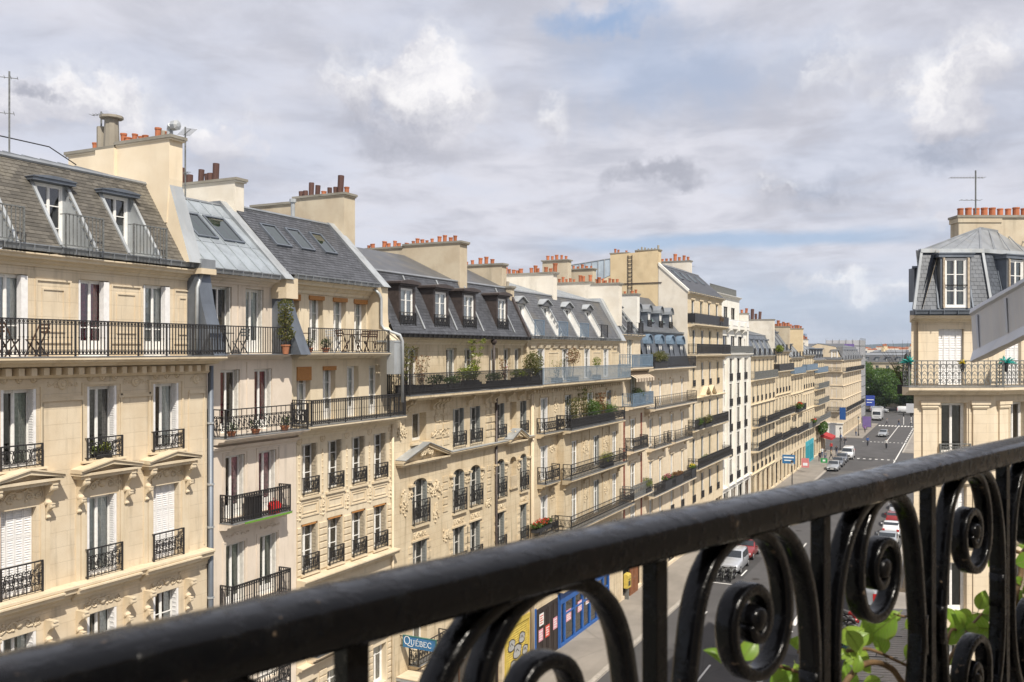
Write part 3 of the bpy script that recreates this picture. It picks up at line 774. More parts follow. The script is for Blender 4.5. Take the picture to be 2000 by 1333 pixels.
POTP = {'terra': ([(.11, 0), (.115, .05), (.12, .30), (.14, .31), (.14, .37), (.10, .37), (.09, .30)], TERRA),
        'tall': ([(.12, 0), (.125, .5), (.125, .56), (.09, .56), (.09, .5)], POTBR),
        'grey': ([(.10, 0), (.11, .3), (.10, .32), (.08, .30)], POTGR)}
def pots(C, xs, y, z, kinds='t', seed=0, s=1.0):
    rr = random.Random(seed); K = {'t': 'terra', 'b': 'tall', 'g': 'grey'}
    for i, x in enumerate(xs):
        k = K[kinds[i % len(kinds)]]; pr, mt = POTP[k]
        def f():
            m = MB(); m.lathe((0, 0, 0), pr, 10); return m.mesh('chimney_pot', mt)
        me = cached(('pot', k), f); sc = s * rr.uniform(.78, 1.18)
        put('chimney_pot', me, C, T(x, y + rr.uniform(-.03, .03), z) @ Matrix.Rotation(R(rr.uniform(-4, 4)), 4, 'Y') @ Matrix.Rotation(R(rr.uniform(-3, 3)), 4, 'X') @ Matrix.Diagonal((sc, sc, sc * rr.uniform(.6, 1.35), 1)))

def chimney(P, y0, y1, prof, mt, cap, potx=(), kinds='t', ps=1.0, seed=0, mi_cap=CAPM, sunk=None, F=None, extra=None):
    """stack slab: profile in x-z pulled along y; cap = list of (x0, x1, z) cap stones"""
    m = MB(); m.prof_y(prof, y0, y1)
    for a, b, z in cap: m.box(a, b, y0 - .07, y1 + .07, z, z + .10, 1); m.box(a + .04, b - .04, y0 - .03, y1 + .03, z - .06, z, 0)
    if extra: extra(m)
    c = m.obj('chimney_stack', [mt, mi_cap], P, F)
    zc = {}
    for x in potx:
        z = max([q[2] for q in cap if q[0] <= x <= q[1]] or [cap[0][2]]); zc[x] = z
    for i, x in enumerate(potx): pots(c, [x], (y0 + y1) / 2, zc[x] + .10, kinds[i % len(kinds)], seed + i, ps)
    return c

def pipe(P, pts, r=.06, mt=ZN, F=None, name='downpipe'):
    m = MB(); m.tube(pts, r, 8)
    return m.obj(name, mt, P, F, smooth=True)

def fin(P, y0, y1, prof, side, top=ZN):
    """raised party wall with metal-covered edge"""
    m = MB(); n = len(prof)
    o = [(x, y0, z) for x, z in prof] + [(x, y1, z) for x, z in prof]
    m.add(o, [(i, (i + 1) % n, (i + 1) % n + n, i + n)[::-1] for i in range(n)], 1)
    m.add(o, [tuple(range(n)), tuple(range(2 * n - 1, n - 1, -1))], 0)
    return m.obj('party_wall', [side, top], P)
# ------------------------------------------------------------------ the row of houses on the left side of the street
XF = -22.0
def house(label, cat='building', group=None, name='apartment_building'):
    return thing(name, label, cat, (XF, 0, 0), 0, group)
def settle(P, Y0):
    P.location.y = Y0
    for ch in P.children: ch.matrix_basis = T(0, -Y0, 0) @ ch.matrix_basis
def slopef(xe, ze, xb, zb): return lambda z: xe + (xb - xe) * (z - ze) / (zb - ze)
rr = random.Random(3)
def ground_floor(P, ops, y0, y1, z1=3.6, mt=None, n=None, x=0):
    n = n or max(1, round((y1 - y0) / 3.2)); w = (y1 - y0) / n
    for i in range(n):
        a, b = y0 + i * w + .35, y0 + (i + 1) * w - .35
        ops.append((a, b, .35, z1 - .2)); window(P, x, a, b, .35, z1 - .2, depth=.25, cross=(.8,), curtain=None, frame=WOOD if i % 2 else IRON, room=1.5)

# ---- house 1: honey limestone, far left
def house1():
    P = house('honey limestone apartment house at far left with triangular pediments over tall windows', group='stone houses along the left side')
    Y0, Y1 = 4.0, 21.95; ops = []; X5 = -.35
    c4 = [5.5, 8.0, 10.5, 13.0, 15.38, 17.94, 20.27]; c5 = [5.5, 8.0, 10.5, 13.0, 15.35, 17.93, 20.2]
    cur5 = {15.35: (C_W, 'full'), 17.93: (C_R, 'full'), 20.2: (C_W, 'full')}
    for i, y in enumerate(c5):
        a, b = y - .5, y + .52; ops.append((a, b, 18.2, 20.43))
        window(P, X5, a, b, 18.22, 20.43, depth=.20, cross=(.38,), curtain=cur5.get(y, (C_W, 'sides')), panel=.35, lod=0)
        m = MB(); m.box(-.16, .03, b - .20, b - .01, 18.24, 20.40); m.box(-.16, .01, a + .01, a + .06, 18.24, 20.40); m.obj('shutter', SHUT, P, T(X5, 0, 0))
    for i, y in enumerate(c4):
        a, b = y - .5, y + .5
        ops.append((a, b, 15.3, 17.38))
        window(P, 0, a, b, 15.3, 17.38, depth=.26, cross=(), curtain=[None, None, None, None, (C_G, 'right'), (C_D, 'full'), (C_W, 'right')][i], shut='folded', lod=0)
        guard(P, 0, a - .08, b + .12, 15.32, .62, 'scroll', 0)
        ops.append((a, b, 11.98, 14.25)); closed = i in (0, 2, 4, 6)
        window(P, 0, a, b, 11.98, 14.25, depth=.26, cross=(), curtain=(C_W, 'full' if i == 5 else 'right'), shut='closed' if closed else 'folded', lod=0)
        guard(P, 0, a - .08, b + .12, 11.98, .84, 'ornate', 0)
        ops.append((a, b, 8.5, 10.95)); window(P, 0, a, b, 8.5, 10.95, depth=.26, cross=(.7,), curtain=(C_W, 'sides'), shut='folded', lod=1)
        ops.append((a, b, 5.0, 7.4)); window(P, 0, a, b, 5.0, 7.4, depth=.26, curtain=(C_W, 'sides'), lod=1)
        guard(P, 0, a - .08, b + .12, 5.0, .8, 'scroll', 2)
        pediment(P, 0, y - 1.02, y + 1.02, 14.93, 15.24, .42, S_T)
        cm = cached('consA', lambda: console_mesh(.15, .62, .40, S_T))
        for s_ in (-1, 1):
            put('console', cm, P, T(0, y + s_ * .78, 14.23)); put('console', cm, P, T(.0, y + s_ * .80, 13.86) @ Matrix.Scale(.72, 4))
            put('console', cm, P, T(0, y + s_ * .80, 10.55)); put('console', cm, P, T(0, y + s_ * .80, 10.15) @ Matrix.Scale(.72, 4))
        m = MB(); relief(m, .0, y - .66, y + .66, 14.36, 14.80, i); m.obj('carved_relief', S_T, P, smooth=True)
        m = MB(); relief(m, .0, y - .62, y + .62, 11.02, 11.42, i + 9); m.obj('carved_relief', S_T, P, smooth=True)
        m = MB()                                         # architraves and sills
        frame_mould(m, a - .18, b + .18, 15.28, 17.5, 0, .07, .03)
        for s_, q in ((-1, a - .22), (1, b + .10)): m.box(-.01, .05, q, q + .12, 11.98, 14.3); m.box(-.01, .03, q - .16 * (s_ < 0) + .14 * (s_ > 0), q + .12 - .14 * (s_ < 0) + .16 * (s_ > 0), 11.98, 13.85)
        m.box(-.01, .14, a - .22, b + .25, 15.24, 15.30)
        m.box(-.01, .16, a - .24, b + .24, 4.9, 5.0)
        m.obj('window_surround', S_T, P)
        m = MB()
        for k in (-1, 0, 1): rosette(m, .0, y + k * .42, 17.63, .10)
        m.obj('rosette', S_T, P, smooth=False)
    m = MB()
    mids = [(c4[i] + c4[i + 1]) / 2 for i in range(len(c4) - 1)] + [21.5]
    for i, y in enumerate(mids):
        hw = .62 if i < 6 else .34
        frame_mould(m, y - hw, y + hw, 14.98 + 1.0, 16.95, 0, .03, .02) if False else None
        m.box(-.01, .05, y - hw, y + hw, 17.02, 17.09); m.box(-.01, .03, y - hw + .02, y + hw - .02, 17.09, 17.14)
        m.box(-.01, .03, y - hw, y - hw + .03, 12.1, 17.0); m.box(-.01, .03, y + hw - .03, y + hw, 12.1, 17.0)
        rosette(m, .0, y, 17.48, .16); relief(m, -.01, y - hw * .8, y + hw * .8, 17.36, 17.6, i, .6)
    m.obj('pilaster_panels', S_T, P)
    m = MB()
    mids5 = [(c5[i] + c5[i + 1]) / 2 for i in range(len(c5) - 1)] + [21.25]
    for i, y in enumerate(mids5):
        hw = .55 if i < 6 else .36
        frame_mould(m, y - hw, y + hw, 18.6, 20.35, X5, .05, .04); frame_mould(m, y - hw + .2, y + hw - .2, 18.9, 20.1, X5, .04, .03)
    m.obj('wall_panel', S_A, P)
    cornice(P, 0, Y0, Y1, 11.95, .5, .38, S_T, 'cornice')
    for y in c4: cornice(P, .10, y - 1.05, y + 1.05, 11.86, .36, .34, S_T, 'cornice')
    cornice(P, 0, Y0, Y1, 8.4, .35, .28, S_T); cornice(P, 0, Y0, Y1, 4.6, .4, .35, S_T)
    balcony(P, -.01, Y0, Y1 + .05, 18.24, .86, .98, 'bars', 0, dent=True, returns=True)
    cornice(P, X5, Y0, Y1, 21.0, .34, .40, S_T)
    gutter(P, X5 + .22, Y0, Y1 - .3, 21.22)
    xe, ze, xb, zb = .04, 21.2, -1.68, 23.8
    holes = []
    for k, (a, b) in enumerate([(4.8, 5.9), (7.1, 8.2), (9.4, 10.5), (11.8, 12.9), (14.2, 15.3), (16.6, 17.72), (18.85, 20.0)]):
        holes.append(dormer_recess(P, a, b, xe, ze, xb, zb, .76, curtain=(C_W, 'half') if k == 6 else None, railh=.92))
    mansard(P, Y0, 21.0, xe, ze, xb, zb, -4.3, 24.5, SLATE_A, ZN, holes, sw=.22, sh=.125, single=18.2, back=-11.5)
    fin(P, 20.965, 21.5, [(.26, 21.2), (-.72, 24.0), (-3, 24.0), (-3, 21.2)], S_K, ZN_L)
    ops2 = ops; ground_floor(P, ops, Y0, Y1)
    body(P, [(0, 18.2, 0), (18.2, 20.95, X5)], Y0, Y1, ops, S_A, 21.2, roofprof=[(xb, zb - .05), (-4.3, 24.4)])
    # tall peach chimney stack
    px = [-4.37, -4.05, -3.0, -2.8, -2.45, -2.2, -1.95, -1.4, -1.15, -.95]
    c = chimney(P, 20.935, 21.49, [(-.6, 23.9), (-.6, 25.2), (-3.0, 25.2), (-3.0, 25.12), (-5.35, 25.12), (-5.35, 22.5), (-.72, 22.5)], S_K, [(-3.05, -.45, 25.2), (-5.5, -3.05, 25.1)], px, 'tbttttttgt'[:10] , .8, 3)
    m = MB(); m.box(-3.9, -3.0, 20.84, 20.94, 22.6, 25.1); m.obj('chimney_breast', S_K, c)
    m = MB(); m.tube([(-3.55, 21.2, 25.2), (-3.55, 21.2, 26.2)], [.26, .22], 10); m.tube([(-3.55, 21.2, 26.2), (-3.55, 21.2, 26.28)], .38, 10)
    m.tube([(-3.95, 21.15, 25.2), (-3.95, 21.15, 25.95)], .17, 8); m.obj('chimney_flue', POTGR, c)
    m = MB(); m.tube([(-.85, 21.2, 25.3), (-.85, 21.2, 25.55), (-.72, 21.12, 25.66)], .10, 8); m.lathe((-.62, 21.1, 25.62), [(.06, 0), (.17, .03), (.17, .2), (.06, .24)], 8, 0, 'x'); m.obj('chimney_cowl', ZN_L, c)
    # metal-clad wing wall between the two houses and its cap
    fin(P, 21.45, 22.0, [(-.2, 21.0), (.10, 20.85), (.28, 19.9), (.82, 18.25), (-.6, 18.25), (-.6, 21.0)], ZN_D, ZN_D)
    m = MB(); m.box(-.5, .32, 21.4, 22.05, 20.86, 21.04); m.box(-.5, .30, 21.42, 22.03, 21.04, 21.34, 1); m.obj('wall_cap', [S_T, ZN], P)
    pipe(P, [(.12, 21.62, 20.9), (.12, 21.42, 20.4), (.12, 21.40, 18.3)], .06, ZN_L)
    pipe(P, [(.10, 22.02, 17.9), (.10, 22.02, .2)], .09, ZN_D)
    m = MB()
    for z in (16.0, 14.0, 12.6, 10.3, 8.0): m.tube([(.10, 22.02, z), (.10, 22.02, z + .06)], .115, 8)
    m.obj('pipe_collar', ZN_L, P)
    m = MB(); m.tube([(-4.4, 15.0 + 0.0, 24.5), (-4.4, 15.0, 24.9), (-4.4, 15.3, 25.0), (-4.4, 19.5, 25.0), (-4.4, 20.5, 24.6)], .02, 5)
    m.tube([(-4.4, 17.5, 24.4), (-4.4, 17.5, 25.0)], .02, 5); m.obj('roof_handrail', IRON, P)
    for k, (x, y) in enumerate(((-5.6, 15.9), (-4.7, 15.6))):
        m = MB(); m.lathe((x, y, 24.3), [(.14, 0), (.13, .5), (.09, .55), (.09, .8), (.16, .85), (.10, .95), (.15, 1.1), (.17, 1.3), (.05, 1.36)], 9); m.obj('chimney_pot', POTGR, P)
    settle(P, Y0); return P

# ---- house 2: narrow, pink-cream render, zinc roof
def house2():
    P = house('narrow pale pink rendered house with grey zinc roof and two square skylights', group='stone houses along the left side')
    Y0, Y1 = 22.1, 26.38; ops = []
    for z0, z1, x, cs, cur, pan, kw in (
        (18.3, 20.6, -.6, (23.25, 24.85), [(C_D, 'sides'), (C_W, 'full')], .35, dict(shut=None)),
        (15.6, 17.75, -.2, (23.22, 24.85), [(C_R, 'left'), (C_R, 'full')], .2, {}),
        (12.72, 14.85, 0, (23.25, 24.85), [(C_P, 'right'), (C_P, 'full')], .3, {}),
        (9.72, 11.86, 0, (23.27, 24.9), [(C_G, 'full'), (C_G, 'full')], .2, {}),
        (6.7, 8.85, 0, (23.27, 24.9), [(C_W, 'full'), (C_W, 'sides')], .2, {}),
        (4.2, 5.9, 0, (23.27, 24.9), [None, None], .0, {})):
        for c, q in zip(cs, cur):
            a, b = c - .46, c + .46; ops.append((a, b, z0, z1))
            window(P, x, a, b, z0, z1, depth=.24, cross=(), curtain=q, panel=pan, lod=0, **kw)
            m = MB(); m.box(-.2, -.06, b - .07, b - .01, z0 + .02, z1 - .02); m.obj('shutter', OFFW, P, T(x, 0, 0))
    m = MB()
    for z0, z1, x in ((9.72, 11.86, 0), (12.72, 14.85, 0)):
        for c in (23.26, 24.87): frame_mould(m, c - .6, c + .58, z0 - .1, z1 + .12, x, .05, .025)
        relief(m, 0, 22.75, 23.9, z1 + .22, z1 + .4, 3, .6); relief(m, 0, 24.4, 25.5, z1 + .22, z1 + .4, 4, .6)
    m.box(-.21, -.17, 24.0, 24.08, 15.6, 18.0); m.box(-.61, -.57, 24.0, 24.08, 18.3, 20.9)
    m.obj('window_surround', S_P, P)
    balcony(P, -.6, Y0 + .0, 25.75, 18.27, .95, .96, 'plain', 0, th=.08, smat=S_P, returns=False)
    balcony(P, -.2, Y0 + .05, Y1 - .02, 15.52, .85, .95, 'ornate', 0, th=.12, smat=S_P)
    balcony(P, 0, 22.5, 25.45, 12.66, .6, .95, 'bars', 0, th=.12, smat=S_P)
    balcony(P, 0, 22.5, 25.45, 9.66, .6, .95, 'bars', 0, th=.12, smat=S_P)
    balcony(P, 0, 22.5, 25.45, 6.5, .6, .95, 'scroll', 1, th=.12, smat=S_P)
    cornice(P, -.6, Y0, Y1, 21.0, .3, .5, S_P); cornice(P, 0, Y0, Y1, 15.2, .22, .2, S_P); cornice(P, 0, Y0, Y1, 9.3, .2, .15, S_P)
    ge = (0.0, 21.12, -3.0, 23.86)
    mansard(P, 21.5, 25.75, *ge, -6.2, 24.3, ZN_B, ZN_B, slate=False)
    # standing seam sheets on the street slope
    L = math.hypot(3.0, 2.74); ang = math.atan2(2.74, 3.0); roof = [o for o in P.children if o.name.startswith('roof') and 'flash' not in o.name][0]
    skl = [(22.76, 23.75, .42, .76), (23.95, 25.0, .41, .76)]
    def f(w, l):
        k = MB(); k.box(-l, 0, .025, w - .02, .012, .024); k.box(-l, 0, -.018, .018, .0, .055); return k.mesh('zinc_panel', ZN_B)
    for i in range(7):
        w = 4.2 / 7
        for r, (u0, u1) in enumerate(((0, .36), (.36, .80), (.80, 1.0))):
            me = cached(('zp2', round((u1 - u0) * L, 2)), lambda: f(w, (u1 - u0) * L - .02))
            put('zinc_panel', me, roof, T(ge[0] - 3.0 * u0, 21.52 + i * w, ge[1] + 2.74 * u0) @ Matrix.Rotation(ang, 4, 'Y'))
    for s_ in skl: skylight(P, s_[0], s_[1], *ge, s_[2], s_[3])
    gutter(P, -.1, 22.05, 25.4, 21.12)
    fin(P, 25.55, 26.05, [(.22, 21.0), (-2.95, 24.05), (-4, 24.05), (-4, 21.0)], ZN, ZN_L)
    fin(P, 25.75, 26.3, [(-.2, 21.0), (-.10, 20.3), (.15, 19.6), (.75, 18.25), (-.6, 18.25), (-.6, 21.0)], ZN_D, ZN_D)
    m = MB(); m.box(-.6, .12, 25.70, 26.34, 20.3, 21.05); m.obj('wall_cap', S_T, P)
    chimney(P, 25.9, 26.4, [(-2.55, 23.3), (-2.55, 24.85), (-6.6, 24.85), (-6.6, 23.3)], S_L, [(-6.7, -2.4, 24.85)], [-5.5, -5.15, -4.5, -4.2, -4.0, -3.75], 'bbbbbb', 1.0, 5)
    body(P, [(0, 15.45, 0), (15.45, 18.2, -.2), (18.2, 20.95, -.6)], Y0, Y1, ops + [(22.6, 25.9, .35, 3.4)], S_P, 21.1, roofprof=[(-3, 23.8), (-6.2, 24.2)])
    window(P, 0, 22.6, 25.9, .35, 3.4, depth=.2, cross=(.8,), frame=WOOD, room=1.5)
    settle(P, Y0)

# ---- house 3: cream, four narrow windows a floor, dark slate
def house3():
    P = house('cream stone house with dark slate roof, three skylights and orange window blinds', group='stone houses along the left side')
    Y0, Y1 = 26.4, 32.72; ops = []
    c5 = [26.85, 28.3, 29.8, 31.2]; c4 = [27.15, 28.7, 30.25, 31.78]
    for i in range(4):
        for z0, z1, x, cc, w, kw in ((18.38, 20.52, -.6, c5, .84, dict(curtain=(C_W, 'full' if i in (1, 2) else 'sides'), cross=(.40, .70), panel=.3)),
                                     (15.68, 17.76, -.28, c4, .80, dict(curtain=(C_W, 'sides'), cross=(.4, .7), panel=.3)),
                                     (13.0, 14.88, 0, c4, .95, dict(curtain=(C_D, 'full'), cross=(.4, .72), shut='folded_tan')),
                                     (10.05, 11.88, 0, c4, .98, dict(curtain=(C_D, 'sides'), cross=(.4, .72), shut='folded_tan')),
                                     (7.0, 8.9, 0, c4, .95, dict(curtain=(C_D, 'sides'), cross=(.4, .72))),
                                     (4.25, 5.9, 0, c4, .95, dict(curtain=(C_W, 'sides')))):
            a, b = cc[i] - w / 2, cc[i] + w / 2; ops.append((a, b, z0, z1)); window(P, x, a, b, z0, z1, depth=.27, lod=1, **kw)
        for z, h in ((12.98, .66), (10.02, .72), (6.98, .9)): guard(P, 0, c4[i] - .45, c4[i] + .47, z, h, 'ornate', 1, out=.09)
        m = MB(); y = c5[i]; hz = (.22, .14, .14, .16)[i]
        m.box(-.34, .06, y - .46, y + .46, 20.52 - hz, 20.54); m.obj('window_blind', WOODO, P, T(-.6, 0, 0))
        if i < 2: m = MB(); m.box(-.3, .05, c4[i] - .41, c4[i] + .41, 17.76 - (.5 if i == 0 else .14), 17.78); m.obj('window_blind', WOODO, P, T(-.28, 0, 0))
        m = MB(); m.box(-.3, -.01, c4[i] - .5, c4[i] + .5, 11.80, 11.90); m.obj('window_blind', WOODO, P)
        # panel below the third floor window with a moulded frame
        m = MB(); frame_mould(m, c4[i] - .55, c4[i] + .55, 12.15, 12.72, 0, .05, .035); frame_mould(m, c4[i] - .42, c4[i] + .42, 12.28, 12.6, 0, .03, .03); m.box(-.01, .10, c4[i] - .6, c4[i] + .6, 12.82, 12.9)
        m.obj('window_surround', S_T, P); m = MB(); m.box(-.01, .10, c4[i] - .55, c4[i] + .55, 9.93, 10.02); m.obj('window_sill', S_T, P)
    # banded piers of the second floor, each stone proud of a recessed joint
    me = {}
    ys = [26.42] + c4 + [32.72]
    for i in range(5):
        a = 26.42 if i == 0 else c4[i - 1] + .55; b = 32.70 if i == 4 else c4[i] - .55
        w = b - a
        if w < .12: continue
        for k in range(7):
            def f():
                q = MB(); q.prof_y([(-.01, 0), (.03, .0), (.05, .02), (.05, .20), (.03, .22), (-.01, .22)], 0, w); return q.mesh('stone', S_T)
            put('stone', cached(('rst', round(w, 2)), f), P, T(0, a, 10.0 + k * .262))
            put('stone', cached(('rst', round(w, 2)), f), P, T(0, a, 4.3 + k * .262))
    m = MB()
    for y in [(c4[i] + c4[i + 1]) / 2 for i in range(3)] + [32.55, 26.55]:
        rosette(m, 0, y, 15.02, .16)
        for k in range(7): m.lathe((0, y, 14.4 - k * .24), [(.05, -.01), (.045, .03), (.001, .05)], 6, 0, 'x')
        m.box(-.01, .03, y - .02, y + .02, 12.9, 14.6)
        relief(m, 0, y - .13, y + .13, 12.0, 12.9, 5, .8)
    m.obj('carved_relief', S_T, P)
    balcony(P, -.6, Y0 + .0, 31.7, 18.33, 1.2, .92, 'plain', 0, th=.14, smat=S_C, returns=False)
    balcony(P, -.28, Y0 + .02, Y1 + .05, 15.62, 1.0, .95, 'bars', 0, th=.16, smat=S_C)
    cornice(P, 0, Y0, Y1, 15.5, .4, .3, S_C); cornice(P, 0, Y0, Y1, 9.85, .42, .45, S_T); cornice(P, 0, Y0, Y1, 6.6, .25, .3, S_T)
    balcony(P, 0, 27.0, 32.2, 6.9, .5, .95, 'ornate', 1, th=.16, smat=S_T)
    cornice(P, -.6, Y0, Y1 - .3, 21.1, .5, .55, S_C)
    ge = (0.0, 21.2, -2.75, 23.9)
    mansard(P, 26.0, 32.0, *ge, -6, 24.6, SLATE_B, ZN_D, sw=.24, sh=.15, seed=4)
    for a, b in ((26.65, 27.55), (28.1, 28.95), (29.6, 30.4)): skylight(P, a, b, *ge, .43, .76)
    gutter(P, -.08, 26.3, 31.6, 21.22)
    fin(P, 31.75, 32.3, [(.22, 21.1), (-2.7, 24.0), (-4, 24.0), (-4, 21.1)], ZN, ZN_L)
    m = MB(); m.prof_y([(.05, 20.0), (.05, 21.25), (-.6, 21.25), (-.6, 18.3), (.72, 18.3), (.72, 18.75), (.1, 19.4)], 31.75, 32.3); m.obj('wing_wall', S_C, P)
    m = MB(); m.box(-.1, .8, 31.7, 32.35, 18.75, 18.83); m.box(.4, .78, 31.7, 32.35, 17.4, 18.75); m.obj('wall_cap', ZN_L, P)
    pipe(P, [(-.1, 31.5, 21.0), (.05, 31.65, 20.8), (.10, 31.72, 20.6), (.10, 31.72, 19.5), (.2, 31.8, 19.3), (.80, 32.1, 19.05), (.86, 32.2, 18.8), (.86, 32.2, 16.2)], .065, ZN_L)
    pipe(P, [(.1, 32.6, 15.2), (.1, 32.6, .2)], .06, S_T)
    c = chimney(P, 32.15, 32.95, [(-2.15, 22.6), (-2.15, 25.25), (-5.0, 25.25), (-5.0, 25.05), (-7.4, 25.05), (-7.4, 22.6)], S_O, [(-5.0, -2.05, 25.25), (-7.5, -5.0, 25.05)],
                [-4.87, -4.58, -4.28, -3.93, -3.58, -3.25, -2.93, -2.64, -2.3], 'bbbbtbbbt', .95, 8)
    m = MB(); m.tube([(-4.2, 31.2, 23.9), (-4.2, 31.2, 24.9)], .09, 8); m.tube([(-4.2, 31.2, 24.9), (-4.2, 31.2, 25.05)], .15, 8); m.obj('roof_vent', ZN_L, P)
    ground_floor(P, ops, Y0, Y1)
    body(P, [(0, 15.5, 0), (15.5, 18.2, -.28), (18.2, 21.05, -.6)], Y0, Y1, ops, S_C, 21.1, roofprof=[(-2.75, 23.8), (-6, 24.5)])
    settle(P, Y0)

# ---- house 4: carved, weathered limestone, brown dormers
def arch_fill(m, y0, y1, z, rise, d=.42, x=0):
    """stone spandrels that turn the top of an opening into a flat arch"""
    n = 8; yc = (y0 + y1) / 2; hw = (y1 - y0) / 2
    pts = [(y0 + (y1 - y0) * i / n, z - rise + rise * math.sqrt(max(0, 1 - ((y0 + (y1 - y0) * i / n - yc) / hw) ** 2))) for i in range(n + 1)]
    for i in range(n):
        (a, za), (b, zb) = pts[i], pts[i + 1]
        m.prof_x([(a, za), (b, zb), (b, z + .001), (a, z + .001)], x - d, x + .004)
def house4():
    P = house('carved weathered limestone house with brown metal dormers and long planted black balcony', group='stone houses along the left side')
    Y0, Y1 = 32.74, 46.75; ops = []
    for i, (y, w, cur) in enumerate([(34.9, 1.05, C_D), (38.5, 1.05, C_W), (40.3, 1.0, C_D), (43.1, .85, C_D), (44.6, .85, C_D), (45.95, .8, C_D)]):
        ops.append((y - w / 2, y + w / 2, 16.5, 18.52)); window(P, -.4, y - w / 2, y + w / 2, 16.5, 18.52, depth=.2, cross=(.7,), curtain=(cur, 'sides'), frame=OFFW, lod=1)
    cols = [(38.5, 1.1), (40.2, 1.08), (43.05, .88), (45.85, .84)]
    ops.append((34.3, 35.5, 14.28, 15.56)); window(P, 0, 34.3, 35.5, 14.28, 15.56, depth=.4, cross=(), curtain=(C_D, 'sides'), frame=OFFW)
    sur = MB(); ar = MB()
    sur.box(-.01, .16, 34.1, 35.75, 14.14, 14.24)
    for i, (y, w) in enumerate(cols):
        a, b = y - w / 2, y + w / 2
        ops.append((a, b, 13.72, 15.56)); window(P, 0, a, b, 13.72, 15.56, depth=.24, cross=(.6,), curtain=(C_D, 'sides'), shut='folded_grey', frame=OFFW, lod=1)
        guard(P, 0, a - .06, b + .08, 13.72, .72, 'scroll', 1)
    for y, z0, z1 in ((44.55, 14.0, 15.56), (44.55, 10.9, 12.55)):
        ops.append((y - .42, y + .42, z0, z1)); m = MB(); m.box(-.3, -.28, y - .43, y + .43, z0 - .02, z1 + .02); m.obj('blind_window', S_D, P)
        sur.box(-.01, .12, y - .5, y + .5, z0 - .1, z0 - .01)
    m = MB(); m.box(-.02, .06, 44.15, 44.95, 10.9, 11.5); m.obj('balustrade', S_D, P); arch_fill(ar, 44.13, 44.97, 12.55, .3)
    for y, w in [(34.95, 1.22)] + cols:
        a, b = y - w / 2 - .03, y + w / 2 + .03
        ops.append((a, b, 10.52, 12.58)); window(P, 0, a, b, 10.52, 12.58, depth=.25, cross=(.6,), curtain=(C_D, 'sides'), shut='folded_grey', frame=OFFW, lod=1)
        arch_fill(ar, a, b, 12.58, .28); guard(P, 0, a - .05, b + .05, 10.5, 1.12, 'ornate', 1, out=.12)
        ops.append((a + .04, b - .04, 7.7, 9.74)); window(P, 0, a + .04, b - .04, 7.7, 9.74, depth=.25, cross=(.6,), curtain=(C_D, 'sides'), shut='folded_grey', frame=OFFW, lod=1)
        ops.append((a + .04, b - .04, 4.7, 6.8)); window(P, 0, a + .04, b - .04, 4.7, 6.8, depth=.36, cross=(.6,), curtain=(C_W, 'sides'), frame=OFFW, lod=1)
        guard(P, 0, a - .05, b + .05, 7.68, .8, 'scroll', 1)
        sur.box(-.01, .14, a - .08, b + .08, 10.40, 10.5); relief(sur, 0, a + .1, b - .1, 9.86, 10.2, int(y * 3), .9)
        sur.box(-.01, .08, a - .1, b + .1, 9.76, 9.84)
        for s_ in (a - .16, b + .16):
            relief(sur, .02, s_ - .15, s_ + .15, 11.75, 12.25, int(s_ * 5), 1.1); sur.box(-.01, .16, s_ - .17, s_ + .17, 12.28, 12.38)
            for k in range(4): sur.box(-.01, .035, s_ - .15, s_ + .15, 7.8 + k * .5, 8.1 + k * .5)
    ar.obj('arch_stones', S_B, P)
    relief(sur, .02, 33.3, 33.9, 11.0, 12.3, 77, 1.5); relief(sur, .02, 35.9, 36.9, 11.4, 12.4, 78, 1.5); relief(sur, .02, 36.1, 36.6, 10.3, 11.4, 79, 1.3)
    relief(sur, .02, 37.0, 37.6, 9.2, 9.9, 80, 1.5); relief(sur, .02, 41.3, 41.9, 10.2, 10.7, 81, 1.2)
    relief(sur, .02, 33.1, 33.8, 14.4, 15.3, 82, 1.2); relief(sur, .02, 35.9, 37.5, 14.3, 14.7, 83, 1.2); relief(sur, .02, 36.2, 36.9, 15.0, 15.6, 84, 1.4)
    for k in range(5):
        for y in (37.3, 41.6, 36.6, 42.1): sur.box(-.01, .04, y - .28, y + .28, 13.9 + k * .38, 14.15 + k * .38)
        for y in (37.2, 41.7): sur.box(-.01, .04, y - .22, y + .22, 10.7 + k * .36, 10.95 + k * .36)
    sur.obj('carved_relief', S_B, P)
    cm = cached('consB', lambda: console_mesh(.2, .55, .5, S_B))
    for y in (33.6, 33.9, 36.0, 36.35, 36.7, 37.05, 39.4, 41.2, 42.2, 43.8, 45.2, 46.4): put('console', cm, P, T(0, y, 15.62))
    cornice(P, 0, 37.0, 43.4, 13.52, .28, .35, S_B, top=ZN_L); cornice(P, 0, 45.6, Y1, 13.52, .28, .35, S_B, top=ZN_L)
    for a, b, zt in ((32.95, 37.0, 14.12), (43.4, 45.6, 14.0)):
        pediment(P, 0, a, b, 13.38, zt, .42, S_B)
        m = MB(); yc = (a + b) / 2; relief(m, .35, yc - .5, yc + .5, 13.55, 14.05, 5, 1.5)
        for s_, e in ((a, -1), (b, 1)): m.prof_x([(s_, 13.60), (yc, zt + .10), (yc, zt + .13), (s_, 13.63)][::(1 if e > 0 else -1)], -.02, .54, 1)
        m.obj('pediment_crest', [S_B, ZN_L], P)
    cornice(P, 0, Y0, Y1, 7.3, .3, .3, S_B)
    balcony(P, -.4, Y0 + .1, Y1 - .05, 16.44, 1.25, .95, 'bars', 1, th=.2, smat=S_B)
    m = MB(); m.box(.765, .775, Y0 + .2, Y1 - .1, 16.47, 16.74); m.obj('kick_plate', IRON, P)
    cornice(P, -.4, Y0, Y1, 19.1, .42, .45, S_C)
